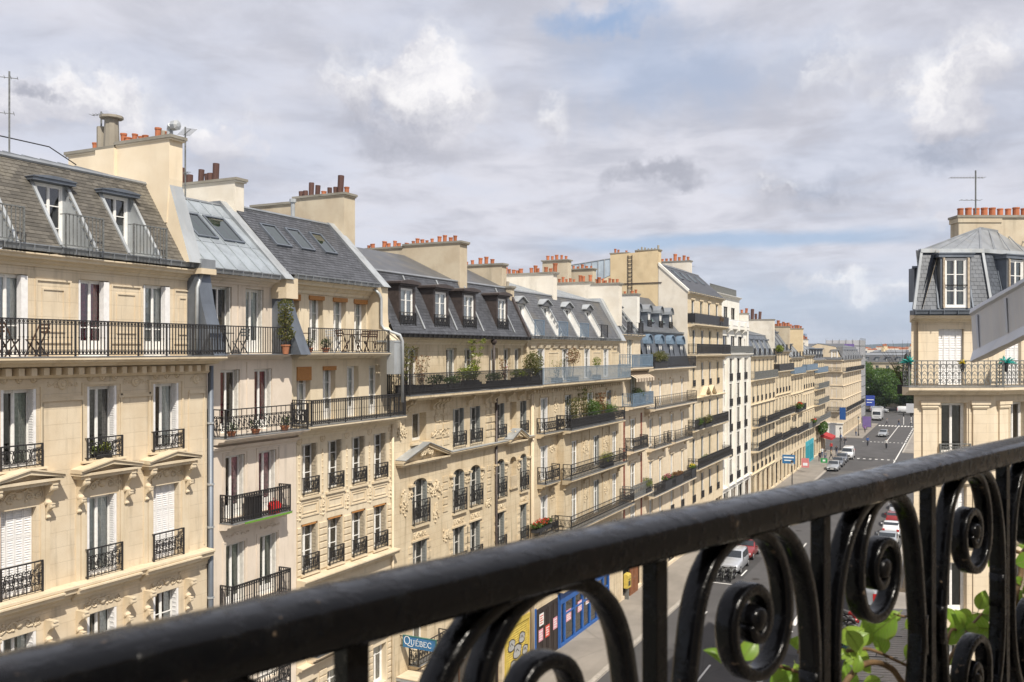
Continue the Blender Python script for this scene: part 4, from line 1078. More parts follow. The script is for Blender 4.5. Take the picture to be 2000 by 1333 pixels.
    xe, ze, xb, zb = .02, 19.15, -1.36, 21.98; sf = slopef(xe, ze, xb, zb)
    mansard(P, Y0 + .1, 46.5, xe, ze, xb, zb, -4.6, 23.5, SLATE_B, SLATE_C, sw=.26, sh=.16, seed=9)
    gutter(P, 0, Y0 + .1, 46.4, 19.16, IRON)
    for i, (a, b) in enumerate(((33.6, 34.85), (36.55, 37.85), (39.3, 40.6), (43.05, 44.25))):
        dormer_box(P, a - .05, b + .05, -.22, 19.5, 21.3, sf, BROWNM, curtain=(C_W, 'full'), gstyle='ornate', gh=.64)
        m = MB(); m.bar((sf(19.4) + .05, b + .62, 19.4), (sf(21.9) + .05, b + .62, 21.9), .10, .03); m.obj('lead_strip', ZN_L, P)
    fin(P, 46.4, 46.65, [(.15, 19.15), (-1.3, 22.1), (-3, 22.1), (-3, 19.15)], BROWNM, BROWNM)
    chimney(P, 40.7, 41.5, [(-1.2, 21.5), (-1.2, 23.95), (-4.7, 23.95), (-4.7, 23.85), (-7.3, 23.85), (-7.3, 21.5)], S_O, [(-4.7, -1.05, 24.0), (-7.5, -4.7, 23.9)],
            [-7.2, -6.9, -6.19, -5.88, -5.5, -5.2, -4.73, -4.28, -4.03, -3.7, -3.41, -3.09, -2.67, -2.33, -1.97, -1.72], 't', .85, 21)
    chimney(P, 46.35, 46.95, [(-1.62, 21.3), (-1.62, 23.35), (-4.4, 23.35), (-4.4, 21.3)], S_O, [(-4.5, -1.5, 23.35)], [-4.1, -3.7, -3.2, -2.8, -2.4], 't', .95, 31)
    chimney(P, 46.2, 46.7, [(-1.0, 20.6), (-1.0, 22.0), (-1.6, 22.0), (-1.6, 20.6)], S_O, [(-1.7, -.9, 22.0)], [-1.3], 'g', .8, 33)
    pipe(P, [(.05, 42.15, 18.75), (.05, 42.15, 16.5)], .06, BROWNM); pipe(P, [(.10, 42.35, 16.1), (.10, 42.35, .3)], .07, BROWNM)
    m = MB(); m.lathe((.05, 42.15, 18.7), [(.07, 0), (.16, .12), (.18, .22), (.10, .28)], 8); m.obj('rainwater_head', BROWNM, P)
    pipe(P, [(.12, 46.72, 16.2), (.12, 46.72, .2)], .06, S_T)
    balcony(P, 0, 34.0, 36.6, 4.35, .55, .95, 'ornate', 1, th=.14, smat=S_B)
    for y0_, y1_ in ((33.2, 36.6), (37.3, 40.9), (41.4, 44.3), (44.6, 46.6)): pass
    ops += [(33.3, 36.3, .2, 3.6), (37.2, 40.8, .2, 3.5), (41.5, 43.2, .2, 3.4), (43.6, 46.5, .2, 3.3)]
    for a, b, t in ((33.3, 36.3, 3.6), (37.2, 40.8, 3.5), (41.5, 43.2, 3.4)): window(P, 0, a, b, .2, t, depth=.25, cross=(.8,), frame=WOOD, room=1.5)
    body(P, [(0, 16.3, 0), (16.3, 19.0, -.4)], Y0, Y1, ops, S_B, 19.1, roofprof=[(xb, zb - .05), (-4.6, 23.4)])
    # flat canopy over the hotel door
    m = MB(); m.box(0, 1.3, 33.0, 36.9, 3.98, 4.12); m.box(.02, 1.32, 32.98, 36.92, 4.12, 4.16, 1); m.obj('canopy', [ZN_L, S_T], P)
    # yellow roller shutter covered with a painted line drawing
    m = MB(); n = 22
    for k in range(n): z = .25 + k * .13; m.prof_y([(-.06, z), (.0, z + .01), (.02, z + .065), (.0, z + .12), (-.06, z + .125)], 43.65, 46.45)
    ylw = simple('yellow_paint', (.50, .38, .08), .6, 0, .3, .15, 3); gry = simple('grey_shutter_paint', (.36, .36, .35), .6, 0, .3, .1, 3)
    sh = m.obj('roller_shutter', ylw, P)
    m = MB(); m.box(-.1, .06, 43.5, 43.64, .1, 3.3); m.box(-.1, .06, 46.46, 46.56, .1, 3.3); m.box(-.1, .08, 43.5, 46.6, 3.18, 3.45); m.obj('shop_frame', ylw, P)
    g = MB()
    for (yc, zc, r_) in ((44.3, 2.2, .42), (45.0, 1.7, .5), (45.6, 2.3, .38), (44.5, 1.0, .4), (45.5, .9, .45), (46.0, 1.5, .35)):
        q = [(yc + r_ * math.cos(a * .55) * (1 + .25 * math.sin(a * 2.1)), zc + r_ * .8 * math.sin(a * .55)) for a in range(12)]
        g.rib(q, .032, .05, .012, 1); g.prof_x([(a, b) for a, b in q[:-1]], .022, .028, 0)
        g.rib([(yc - r_ * .4, zc), (yc, zc + .12), (yc + r_ * .4, zc - .05)], .036, .04, .012, 1)
    g.obj('graffiti', [gry, IRON], sh)
    settle(P, Y0)

# ---- house 5: stone with a projecting bay, blue-grey balcony
def house5():
    P = house('stone house with projecting bay, pale blue-grey top balcony and white attic windows', group='stone houses along the left side')
    Y0, Y1 = 46.77, 62.3; ops = []; bops = []
    c4 = [48.7, 52.35, 56.1, 59.7]; BX = .45
    for i, y in enumerate(c4):
        ops.append((y - .5, y + .5, 16.52, 18.52)); window(P, -.2, y - .5, y + .5, 16.52, 18.52, depth=.15, cross=(.7,), curtain=(C_G, 'sides'), shut='folded', lod=2)
        inb = i > 0
        for z0, z1 in ((13.62, 15.6), (10.7, 12.75), (7.6, 9.8), (4.6, 6.6)):
            a, b = y - .5, y + .5
            if inb and z0 < 13:
                bops.append((a, b, z0, z1)); ops.append((a, b, z0, z1)); window(P, BX, a, b, z0, z1, depth=.13, cross=(.65,), curtain=((C_G, C_W)[i % 2], 'sides'), shut='folded_grey' if i == 2 else None, lod=2, room=1.2)
            else:
                ops.append((a, b, z0, z1)); window(P, 0, a, b, z0, z1, depth=.15, cross=(.65,), curtain=((C_W, C_G)[i % 2], 'full' if i == 0 else 'sides'), shut='folded_grey' if i % 2 else 'folded', lod=2)
    balcony(P, -.2, Y0 + .1, 62.2, 16.46, 1.0, .95, 'bars', 1, IRON_B, th=.2, smat=S_B, dent=True)
    balcony(P, 0, 47.6, 50.6, 13.56, .55, .9, 'ornate', 1, th=.16, smat=S_B, returns=True)
    balcony(P, 0, 50.45, 60.3, 13.56, 1.05, .9, 'ornate', 1, th=.18, smat=S_B)
    balcony(P, 0, 47.7, 49.8, 10.62, .6, .98, 'ornate', 1, th=.16, smat=S_B, brackets=2)
    balcony(P, BX, 50.4, 60.6, 10.55, .62, .95, 'ornate', 1, th=.18, smat=S_B, brackets=4)
    balcony(P, 0, 46.95, 49.8, 7.5, .5, .95, 'scroll', 1, th=.16, smat=S_B)
    balcony(P, 0, 50.2, 62.0, 7.45, 1.15, .95, 'ornate', 1, th=.18, smat=S_B, brackets=4)
    m = MB(); wall_mesh(m, [(3.6, 13.35, BX)], 50.6, 60.5, bops, .5)
    m.quad((0, 50.6, 3.6), (BX, 50.6, 3.6), (BX, 50.6, 13.35), (0, 50.6, 13.35)); m.quad((0, 60.5, 3.6), (BX, 60.5, 3.6), (BX, 60.5, 13.35), (0, 60.5, 13.35)); m.quad((0, 50.6, 3.6), (BX, 50.6, 3.6), (BX, 60.5, 3.6), (0, 60.5, 3.6))
    m.obj('bay', S_B, P)
    m = MB()
    for y in (54.2, 57.9): relief(m, BX, y - .45, y + .45, 11.6, 12.9, int(y), 1.8); relief(m, BX, y - .3, y + .3, 8.6, 9.6, int(y) + 3, 1.5); m.box(BX - .01, BX + .06, y - .7, y - .6, 7.6, 13.2); m.box(BX - .01, BX + .06, y + .6, y + .7, 7.6, 13.2)
    for y in (50.5, 54.3, 58, 61): relief(m, 0, y - .3, y + .3, 14.6, 15.7, int(y) + 7, 1.3)
    relief(m, 0, 49.5, 50.3, 12.2, 13.0, 3, 1.8); relief(m, 0, 49.6, 50.2, 9.3, 10.2, 4, 1.8)
    for y in c4: m.box(-.01, .08, y - .62, y + .62, 15.66, 15.78); m.box(-.01, .05, y - .72, y - .6, 13.6, 15.6); m.box(-.01, .05, y + .6, y + .72, 13.6, 15.6)
    m.obj('carved_relief', S_B, P)
    m = MB()
    for y in (48.9, 50.5, 54.2, 57.9, 61.5): frame_mould(m, y - .8 if y > 49 else 49.4, y + .8 if y > 49 else 49.5, 16.8, 18.3, -.2, .05, .03)
    for k in range(14): m.prof_y([(-.21, 18.55), (-.12, 18.55), (-.08, 18.72), (-.21, 18.72)], 47.1 + k * 1.08, 47.7 + k * 1.08)
    m.obj('wall_panel', S_C, P)
    cornice(P, -.2, Y0, Y1, 19.15, .3, .35, S_C)
    xe, ze, xb, zb = .1, 19.25, -1.45, 21.9; holes = []
    for i, (a, b) in enumerate(((46.75, 47.95), (50.2, 51.5), (53.7, 55.0), (57.4, 58.6))):
        holes.append(dormer_recess(P, a, b, xe, ze, xb, zb, .72, cheek=WHITE, hood='gable', rail='plain', rmat=IRON_T if i < 3 else IRON, curtain=(C_W, 'full') if i < 2 else None, railh=.9, hoodm=SLATE_C, cross=(.5,)))
    mansard(P, Y0 - .2, 61.6, xe, ze, xb, zb, -5, 23.0, SLATE_C, ZN_L, holes, sw=.30, sh=.18, seed=14)
    gutter(P, .0, Y0 - .1, 61.6, 19.25)
    fin(P, 61.6, 62.4, [(.35, 19.1), (-1.35, 22.2), (-4, 22.2), (-4, 19.1)], ZN_L, ZN_L)
    chimney(P, 53.0, 53.6, [(-1.3, 21.3), (-1.3, 23.35), (-5.2, 23.35), (-5.2, 21.3)], S_L, [(-5.3, -1.15, 23.35)], [-5.1, -4.85, -4.6, -4.3, -4.0, -3.75, -3.0, -2.7, -2.5, -1.95, -1.6, -1.3], 't', 1.0, 41)
    chimney(P, 62.2, 62.9, [(-.15, 20.2), (-.15, 23.2), (-2.3, 23.2), (-2.3, 23.35), (-5.2, 23.35), (-5.2, 20.5)], S_L, [(-2.3, -.05, 23.25), (-5.3, -2.3, 23.4)], [-5, -4.7, -4.4, -4.1, -3.8, -3.3, -3.05, -2.5, -2.0, -1.8, -1.5, -1.3, -1.0, -.7, -.4], 't', .9, 47)
    pipe(P, [(.1, 46.95, 16.2), (.1, 46.95, .2)], .06, S_T)
    # blue shop with posters behind the glass, and the dark gate beside it
    blue = simple('blue_shop_paint', (.02, .10, .34), .4, 0, .5, .1, 4); pink = simple('pink_poster', (.62, .30, .36), .7, 0, .3, .05, 3); red = simple('red_poster', (.60, .09, .06), .7, 0, .3, .05, 3); blk = simple('black_gate_paint', (.03, .022, .02), .4, 0, .5, .2, 4); white = simple('paper_white', (.7, .7, .68), .8, 0, .2, .05, 4)
    m = MB(); m.box(-.05, .10, 50.9, 59.6, 2.75, 3.5); m.box(-.05, .14, 50.9, 59.6, 3.5, 3.6); m.box(-.05, .1, 50.9, 59.6, .0, .3)
    for y in (50.9, 51.6, 53.2, 54.6, 55.9, 57.2, 58.4, 59.45): m.box(-.05, .09, y, y + .16, .3, 2.75)
    m.box(-.05, .07, 51.7, 59.4, 1.95, 2.03)
    sf_ = m.obj('shopfront', blue, P)
    m = MB(); m.quad((.0, 51.0, .3), (.0, 59.5, .3), (.0, 59.5, 2.75), (.0, 51.0, 2.75)); m.obj('pane', GLASS, sf_)
    for y, z, q in ((52.0, 1.75, pink), (53.9, 1.85, pink), (55.3, 2.0, white), (56.6, 1.6, pink), (57.7, 1.9, white)):
        m = MB(); m.box(.012, .02, y, y + .8, z - .35, z + .35); pp = m.obj('poster', q, sf_)
        m = MB()
        for k in range(5): m.box(.021, .024, y + .1, y + .7 - .1 * (k % 2), z + .22 - k * .12, z + .27 - k * .12)
        m.obj('poster_lettering', white if q is not white else red, P)
    for y in (51.9, 53.5, 56.1):
        m = MB(); m.box(-1.0, -.3, y, y + .8, .35, .95); m.box(-.9, -.8, y, y + .8, .95, 1.5); m.obj('display_bench', WOOD, sf_)
    m = MB(); m.box(-.05, .06, 47.35, 47.5, 0, 3.4); m.box(-.05, .06, 50.7, 50.85, 0, 3.4); m.obj('gate_post', blue, P)
    for k in range(4):
        m = MB(); a = 47.5 + k * .8; m.box(-.04, .03, a + .01, a + .79, .05, 3.3); frame_mould(m, a + .1, a + .7, .2, 3.1, .03, .05, .02); m.obj('gate_leaf', blk, P)
    for y, z, q in ((47.8, 1.7, pink), (48.75, 1.7, red), (49.9, 1.85, pink), (47.9, 2.6, white)):
        m = MB(); m.box(.05, .058, y, y + .62, z - .35, z + .35); m.obj('poster', q, P)
        m = MB()
        for k in range(4): m.box(.059, .062, y + .08, y + .54 - .1 * (k % 2), z + .18 - k * .14, z + .24 - k * .14)
        m.obj('poster_lettering', white if q is not white else red, P)
    ops += [(50.95, 59.5, .25, 2.8), (47.5, 50.7, .0, 3.3)]
    body(P, [(0, 16.3, 0), (16.3, 19.1, -.2)], Y0, Y1, ops, S_B, 19.2, roofprof=[(xb, zb - .05), (-5, 22.9)])
    m = MB(); m.box(-2.2, -2.1, 50.9, 59.6, 0, 2.9); m.obj('shop_back_wall', C_D, P)
    settle(P, Y0)
# ------------------------------------------------------------------ houses further along (coarser, same kit)
def row_house(label, Y0, Y1, floors, eave, n, mt=S_F, low=SLATE_B, top=ZN, xb=-1.5, zb=None, ridge=None, dorm='recess', ndorm=None, cols=None, ww=.9, x=XF, stacks=(), ground=True, lod=2, skyl=(), group='stone houses along the left side', loc=None, rz=0, detail=True, back=-11.5, gut=ZN, shutd=None):
    """floors: (z, window height, wall x, edge style, extra dict)"""
    P = thing('apartment_building', label, 'building', loc or (x, 0, 0), rz, group)
    ops = []; cols = cols or [Y0 + (Y1 - Y0) * (i + .5) / n for i in range(n)]
    secs = []; fl = sorted(floors); zlast = 0.0
    for i, (z, wh, wx, style, ex) in enumerate(fl):
        secs.append((zlast, z - .1, secs[-1][2] if secs else wx)) if (secs and z - .1 > zlast) or not secs else None
        zlast = z - .1
        w_ = ex.get('w', ww)
        fs = ex.get('cols', cols)
        for j, y in enumerate(fs):
            a, b = y - w_ / 2, y + w_ / 2; ops.append((a, b, z, z + wh))
            window(P, wx, a, b, z, z + wh, depth=.10 if Y0 < 95 else .06, cross=(.65,), curtain=(((C_W, 'full'), (C_G, 'sides'), (C_G, 'sides'), None)[(j * 7 + i * 3) % 4]), shut=ex.get('shut', shutd if (i + j) % 3 else None), lod=2, frame=ex.get('frame', WHITE if Y0 < 79 else SHUTG), room=.7)
            if style == 'guard': guard(P, wx, a - .04, b + .04, z, ex.get('gh', .7), 'scroll', 2, out=.08, ret=False)
        if style == 'balc': balcony(P, wx, Y0 + .15, Y1 - .15, z - .04, ex.get('d', .8), .95, ex.get('rs', 'scroll'), 2, ex.get('rm', IRON), th=.2, smat=mt, returns=True, dent=ex.get('dent', False))
        if style == 'part':
            for a, b in ex['spans']: balcony(P, wx, a, b, z - .04, ex.get('d', .7), .95, ex.get('rs', 'scroll'), 2, ex.get('rm', IRON), th=.2, smat=mt, returns=True, brackets=2)
        if ex.get('line'): cornice(P, wx, Y0, Y1, z - .25, .2, .2, mt, 'string_course')
        if detail and ex.get('heads', 1):
            def sf0():
                m = MB(); q = w_ / 2; m.box(-.01, .10, -q - .18, q + .18, wh + .1, wh + .24); m.box(-.01, .04, -q - .14, -q - .02, 0, wh + .1); m.box(-.01, .04, q + .02, q + .14, 0, wh + .1); return m.mesh('window_surround', mt)
            for y in fs: put('window_surround', cached(('wsur', w_, wh, mt.name), sf0), P, T(wx, y, z))
    wxl = [f[2] for f in fl]
    secs = [((0 if i == 0 else fl[i][0] - .1), (fl[i + 1][0] - .1 if i + 1 < len(fl) else eave - .1), wxl[i]) for i in range(len(fl))]
    if ground: ground_floor(P, ops, Y0, Y1, min(3.6, fl[0][0] - .4))
    zb = zb or eave + 2.4; ridge = ridge or (-5, zb + 1.0); xt = wxl[-1]
    body(P, secs, Y0, Y1, ops, mt, eave, roofprof=[(xb, zb - .06), (ridge[0], ridge[1] - .08)], back=back)
    cornice(P, xt, Y0, Y1, eave - .06, .38, .4, mt, top=None)
    xe = xt + .25
    holes = []; nd = ndorm or n
    ds = [Y0 + (Y1 - Y0) * (i + .5) / nd for i in range(nd)] if nd > 0 else []
    sf = slopef(xe, eave, xb, zb)
    for y in ds:
        if dorm == 'recess': holes.append(dormer_recess(P, y - .5, y + .5, xe, eave, xb, zb, .74, cheek=ZN_L, hood='flat', rail='plain', rmat=IRON, lod=2, railh=.85, cross=(.5,)))
        elif dorm == 'arch': dormer_box(P, y - .62, y + .62, xe - .35, eave + .15, eave + 2.0, sf, ZN_D, curtain=(C_W, 'full'), arch=True, gstyle=None, roofm=IRON_T)
        elif dorm == 'box': dormer_box(P, y - .6, y + .6, xe - .35, eave + .35, eave + 1.75, sf, ZN_D, curtain=(C_W, 'sides'), gstyle='scroll', lod=2)
    for a, b, t0, t1 in skyl: skylight(P, a, b, xe, eave, xb, zb, t0, t1, pane=GLASS)
    mansard(P, Y0, Y1, xe, eave, xb, zb, ridge[0], ridge[1], low, top, holes, slate=(Y0 < 95 and low is not ZN), sw=.34, sh=.22, seed=int(Y0), back=back)
    gutter(P, xt + .2, Y0, Y1, eave, gut, step=.8)
    for s in stacks: chimney(P, *s)
    return P
def slab(x0, x1, zt, zb): return [(x0, zb), (x0, zt), (x1, zt), (x1, zb)]
def xs(a, b, n): return [a + (b - a) * i / max(1, n - 1) for i in range(n)]

def middle_row():
    # 6: one-bay house with brick strips
    G = dict(line=True)
    P = row_house('narrow one-bay house with red brick strips and striped awning under its top balcony', 62.32, 67.5,
        [(4.6, 2.1, 0, 'guard', {}), (7.6, 2.3, 0, 'balc', dict(rm=IRON_G)), (11.05, 2.2, 0, 'part', dict(spans=[(63.2, 66.6)])), (14.35, 2.2, 0, 'balc', dict(rm=IRON_T, rs='plain', d=.9)), (17.2, 2.2, -.25, 'balc', dict(rm=IRON_T, rs='plain', shut=None, frame=OFFW, d=1.1))],
        19.65, 1, S_R, SLATE_B, ZN, xb=-2.3, zb=22.4, ridge=(-5, 23.3), dorm='recess', ndorm=2, ww=1.3, stacks=[(67.1, 67.75, slab(-.4, -2.0, 22.75, 19.9), S_W, [(-2.1, -.3, 22.75)], [-1.8, -1.5, -1.2, -.9, -.6], 'gtgtt', .9, 3)])
    brick = island('red_brick', (.24, .10, .07), .85, 0, .2, .25)
    for y in (62.75, 66.75):
        m = MB()
        for k in range(56):
            m.box(-.01, .03, y, y + .34, 3.8 + k * .175, 3.8 + k * .175 + .16)
        o = m.obj('brick', brick, P, T(0, -0, 0)); o['kind'] = 'stuff'
    m = MB(); cream = simple('awning_cream', (.60, .52, .40), .8, 0, .2, .05, 3); brn = simple('awning_brown', (.20, .14, .10), .8, 0, .2, .1, 3)
    for k in range(14): m.add([(.05, 62.8 + k * .33, 16.85), (.05, 63.13 + k * .33, 16.85), (1.0, 63.13 + k * .33, 16.35), (1.0, 62.8 + k * .33, 16.35), (1.0, 62.8 + k * .33, 16.1), (1.0, 63.13 + k * .33, 16.1)], [(0, 1, 2, 3), (3, 2, 5, 4)], k % 2)
    m.obj('awning', [cream, brn], P); settle(P, 62.32)
    # 7
    c = [69.3, 71.9, 75.2, 78.4]
    P = row_house('five-storey stone house with round blue-grey zinc dormers and tan flowers on its balcony', 67.52, 80.2,
        [(4.5, 2.0, 0, 'guard', {}), (7.1, 2.4, 0, 'balc', dict(d=.9)), (10.75, 2.2, 0, 'part', dict(spans=[(68.3, 72.9), (74.0, 79.5)], rs='square')), (13.9, 2.0, 0, 'balc', dict(rs='square', d=.95, dent=True, w=.8))],
        16.95, 4, S_R, SLATE_D, SLATE_D, xb=-.55, zb=19.85, ridge=(-3.6, 23.2), dorm='arch', ndorm=4, cols=c, ww=.85)
    balcony(P, 0, 67.7, 80.1, 17.0, .85, .92, 'plain', 1, IRON, th=.18, smat=S_R)
    ge = (-.55, 19.95, -3.4, 23.2)
    for i, y in enumerate((69.6, 72.4, 75.6, 78.6)):
        dormer_box(P, y - .5, y + .5, -1.1, 20.35, 21.6, slopef(*ge), ZN_D, curtain=(C_W, 'sides'), arch=True, gstyle='scroll', lod=2, roofm=ZN)
    for a, b in ((70.6, 71.3), (73.6, 74.4), (76.7, 77.5)): skylight(P, a, b, *ge, .25, .75, pane=GLASS)
    m = MB(); m.prof_y([(-.62, 19.9), (-.3, 19.9), (-.28, 20.05), (-.62, 20.08)], 67.5, 80.2); m.obj('roof_flashing', ZN, P)
    settle(P, 67.52)
    # 8: tall house with the high ochre gable
    c = [82.3, 85.4, 88.4, 91.6]
    P = row_house('tall stone house with ochre blind gable wall and two dark top balconies', 80.22, 93.85,
        [(4.3, 2.4, 0, 'guard', {}), (7.7, 2.5, 0, 'balc', dict(d=1.0)), (11.2, 2.4, 0, 'balc', dict(d=.7)), (15.05, 2.2, 0, 'guard', dict(w=.8, gh=.6)), (18.1, 2.2, -.0, 'balc', dict(rs='plain', d=.9, dent=True)), (20.9, 2.1, -.1, 'balc', dict(rs='panel', d=.8))],
        23.8, 4, S_F, SLATE_B, SLATE_B, xb=-2.6, zb=26.3, ridge=(-4, 26.9), dorm=None, ndorm=-1, cols=c, ww=.95, shutd='folded', skyl=[(82.5, 83.3, .5, .85), (85, 85.8, .5, .85), (87.6, 88.4, .5, .85), (90.5, 91.3, .5, .85)],
        stacks=[(80.3, 81.2, slab(-2.75, -5.0, 27.65, 24), S_Y, [(-5.0, -2.65, 27.65)], xs(-4.8, -2.9, 7), 'g', .8, 9),
                (80.3, 81.2, slab(-5.75, -7.4, 27.5, 22), S_Y, [(-7.5, -5.65, 27.5)], [-7.1, -6.8, -6.0], 't', .9, 10),
                (93.2, 94.0, slab(-3.3, -7.2, 27.8, 23.5), S_L, [(-7.3, -3.2, 27.8)], xs(-6.9, -3.6, 8), 't', 1.3, 11)])
    m = MB(); y = 80.2
    m.add([(0.02, y, 16), (.02, y, 23.9), (-2.7, y, 26.3), (-2.75, y, 16)], [(0, 1, 2, 3)], 0)
    m.add([(-2.75, y, 16), (-2.75, y, 27.6), (-7.4, y, 27.4), (-7.4, y, 16)], [(0, 1, 2, 3)], 1); m.obj('gable_wall', [S_L, S_Y], P, T(0, -.012, 0))
    m = MB(); m.prof_y([(.1, 23.7), (.1, 23.95), (-2.7, 26.5), (-2.7, 26.2)], 80.1, 80.5); m.obj('gable_coping', S_W, P)
    m = MB()
    for z in (24.6, 22.1): m.box(-7.4, -2.4, 80.12, 80.2, z, z + .08)
    m.box(-5.25, -5.2, 80.1, 80.15, 23.3, 27.3); m.box(-5.65, -5.6, 80.1, 80.15, 23.3, 27.3)
    for k in range(11): m.box(-5.65, -5.2, 80.1, 80.14, 23.5 + k * .36, 23.56 + k * .36)
    m.obj('wall_ladder', BROWNM, P)
    for y in (86.0, 88.2): pediment(P, 0, y - 1.2, y + 1.2, 14.0, 14.9, .4, S_F)
    cornice(P, 0, 80.3, 93.8, 14.0, .25, .35, S_F)
    settle(P, 80.22)
    # 9: white modern block with vertical window strips
    P = house('white modernist block with tall dark vertical window strips and stepped top floors', group='stone houses along the left side'); ops = []
    Y0, Y1 = 93.9, 107.8; c = [97.0, 100.8, 104.5]
    for y in c:
        for k in range(5):
            z = 4.2 + k * 2.72; ops.append((y - 1.15, y + 1.15, z, z + 2.45)); window(P, 0, y - 1.15, y + 1.15, z, z + 2.45, depth=.10, cross=(.5,), curtain=None, frame=IRON, room=.8); guard(P, 0, y - 1.1, y + 1.1, z, .85, 'plain', 2, out=.1, ret=False)
        for z, x in ((18.3, -.5), (21.6, -1.3)): ops.append((y - 1.0, y + 1.0, z, z + 1.7)); window(P, x, y - 1.0, y + 1.0, z, z + 1.7, depth=.12, cross=(), curtain=None, frame=IRON, room=.8)
    for y in (94.6, 107.0):
        for k in range(6): z = 4.2 + k * 2.72; ops.append((y - .3, y + .3, z, z + 1.9)); window(P, 0 if k < 5 else -.5, y - .3, y + .3, z, z + 1.9, depth=.3, cross=(), frame=IRON, single=True, room=.6)
    m = MB()
    for y in (95.4, 98.9, 102.7, 106.2): m.box(-.02, .30, y - .22, y + .22, 3.8, 17.6)
    for y in (98.9, 102.7, 106.2): m.prof_y([(-.5, 20.2), (.0, 20.6), (.0, 21.6), (-1.0, 21.6)], y - 1.2, y - .4)
    m.obj('pier', S_W, P)
    balcony(P, -.5, Y0 + .1, Y1 - .1, 18.1, .9, .8, 'plain', 2, IRON_G, th=.2, smat=S_W); balcony(P, -1.3, Y0 + .1, Y1 - .1, 21.1, 1.2, .7, 'panel', 2, WHITE, th=.4, smat=S_W)
    cornice(P, 0, Y0, Y1, 4.0, .3, .3, S_W); cornice(P, -1.3, Y0, Y1, 24.6, .3, .35, S_W)
    ground_floor(P, ops, Y0, Y1)
    body(P, [(0, 17.8, 0), (17.8, 20.9, -.5), (20.9, 24.5, -1.3)], Y0, Y1, ops, S_W, 24.5)
    m = MB(); m.box(-11.5, -1.3, Y0, Y1, 24.5, 24.58); m.box(-8, -3.2, 97, 106, 24.58, 25.6); m.obj('flat_roof', S_W, P)
    put('railing', rail_mesh(12.5, .9, 'plain', 2, IRON_G), P, T(-1.5, 94.5, 24.6))
    settle(P, Y0)
    # 10 - 14
    P = row_house('grey-roofed stone house just beyond the white modern block', 107.9, 123.7,
        [(3.9, 1.9, 0, 'guard', dict(line=True)), (6.6, 2.3, 0, 'balc', dict(d=1.0)), (9.4, 2.3, 0, 'part', dict(spans=[(109, 113.5), (114.5, 123)], d=.8)), (12.2, 2.0, 0, 'guard', dict(line=True, w=.8)), (15.0, 2.3, -.3, 'balc', dict(rm=IRON_G, rs='plain', shut=None))],
        17.8, 6, S_F, ZN_D, ZN, xb=-1.2, zb=20.4, ridge=(-4, 21.2), dorm='recess', ndorm=5,
        stacks=[(107.95, 108.7, slab(-.4, -3.4, 22.75, 18), S_W, [(-3.5, -.3, 22.75)], xs(-3.2, -.6, 6), 't', 1.3, 12), (123.2, 124.0, slab(-.1, -4.2, 22.5, 18), S_L, [(-4.3, 0, 22.5)], xs(-4, -2, 5), 'b', 1.6, 13)]); settle(P, 107.9)
    P = row_house('stone house with steep dark double attic and black panelled top balcony', 123.8, 136.0,
        [(3.9, 2.0, 0, 'none', {}), (6.4, 2.3, 0, 'balc', dict(d=1.0)), (9.5, 2.3, 0, 'balc', dict(d=.7)), (12.6, 2.1, 0, 'guard', dict(line=True)), (15.7, 2.2, -.2, 'balc', dict(rs='panel'))],
        18.4, 5, S_F, SLATE_B, ZN_D, xb=-2.4, zb=21.9, ridge=(-4, 22.4), dorm='recess', ndorm=4,
        stacks=[(135.6, 136.4, slab(-.1, -2.3, 21.8, 18), S_O, [(-2.4, 0, 21.85)], xs(-2.1, -.3, 6), 't', 1.5, 14)]); settle(P, 123.8)
    P = row_house('stone house with light zinc attic, red geraniums on its third-floor balcony', 136.1, 147.6,
        [(3.8, 2.0, 0, 'none', {}), (6.2, 2.3, 0, 'balc', dict(d=1.0)), (9.3, 2.2, 0, 'part', dict(spans=[(137, 141), (142.5, 146.8)])), (12.2, 2.0, 0, 'none', dict(line=True)), (15.0, 2.1, -.2, 'balc', dict(rs='panel', rm=IRON_T))],
        17.4, 4, S_F, ZN, ZN_L, xb=-2.2, zb=20.0, ridge=(-4.5, 20.6), dorm='recess', ndorm=4,
        stacks=[(147.2, 148.2, slab(0, -3, 21.8, 17), S_Y, [(-3.1, .1, 21.8)], xs(-2.7, -.3, 7), 't', 1.5, 15)]); settle(P, 136.1)
    P = row_house('stone house with blue-panelled top balcony above the turquoise shop', 147.7, 160.0,
        [(3.7, 2.0, 0, 'none', {}), (6.1, 2.3, 0, 'balc', dict(d=1.0, rm=IRON_G)), (9.2, 2.0, 0, 'none', dict(line=True)), (12.3, 1.9, 0, 'guard', dict(line=True)), (15.3, 2.1, -.1, 'balc', dict(rs='panel', rm=IRON_T))],
        17.7, 5, S_F, ZN, ZN_L, xb=-2.4, zb=20.2, ridge=(-5, 20.8), dorm='recess', ndorm=4); settle(P, 147.7)
    P = row_house('last stone house before the side street, blue panels on three balconies', 160.1, 174.5,
        [(3.7, 2.0, 0, 'none', {}), (6.3, 2.2, 0, 'balc', dict(d=1.0, rm=IRON_G)), (9.2, 2.1, 0, 'balc', dict(rm=IRON_G)), (11.9, 2.0, 0, 'balc', dict(rm=IRON_G)), (14.6, 1.9, -.2, 'balc', dict(rs='panel', rm=IRON_T))],
        16.8, 6, S_F, SLATE_C, ZN, xb=-2, zb=18.9, ridge=(-5, 19.6), dorm='box', ndorm=4,
        stacks=[(173.6, 174.4, slab(-3, -7, 20.4, 17), S_L, [(-7.1, -2.9, 20.4)], xs(-6.6, -3.3, 8), 't', 1.5, 17)]); settle(P, 160.1)
    # set-back roofs seen above the row
    P = thing('artist_studio', 'set-back studio with tall vertical glazed wall and curved glass roof above the rooftops', 'building', (-31.1, 85, 0))
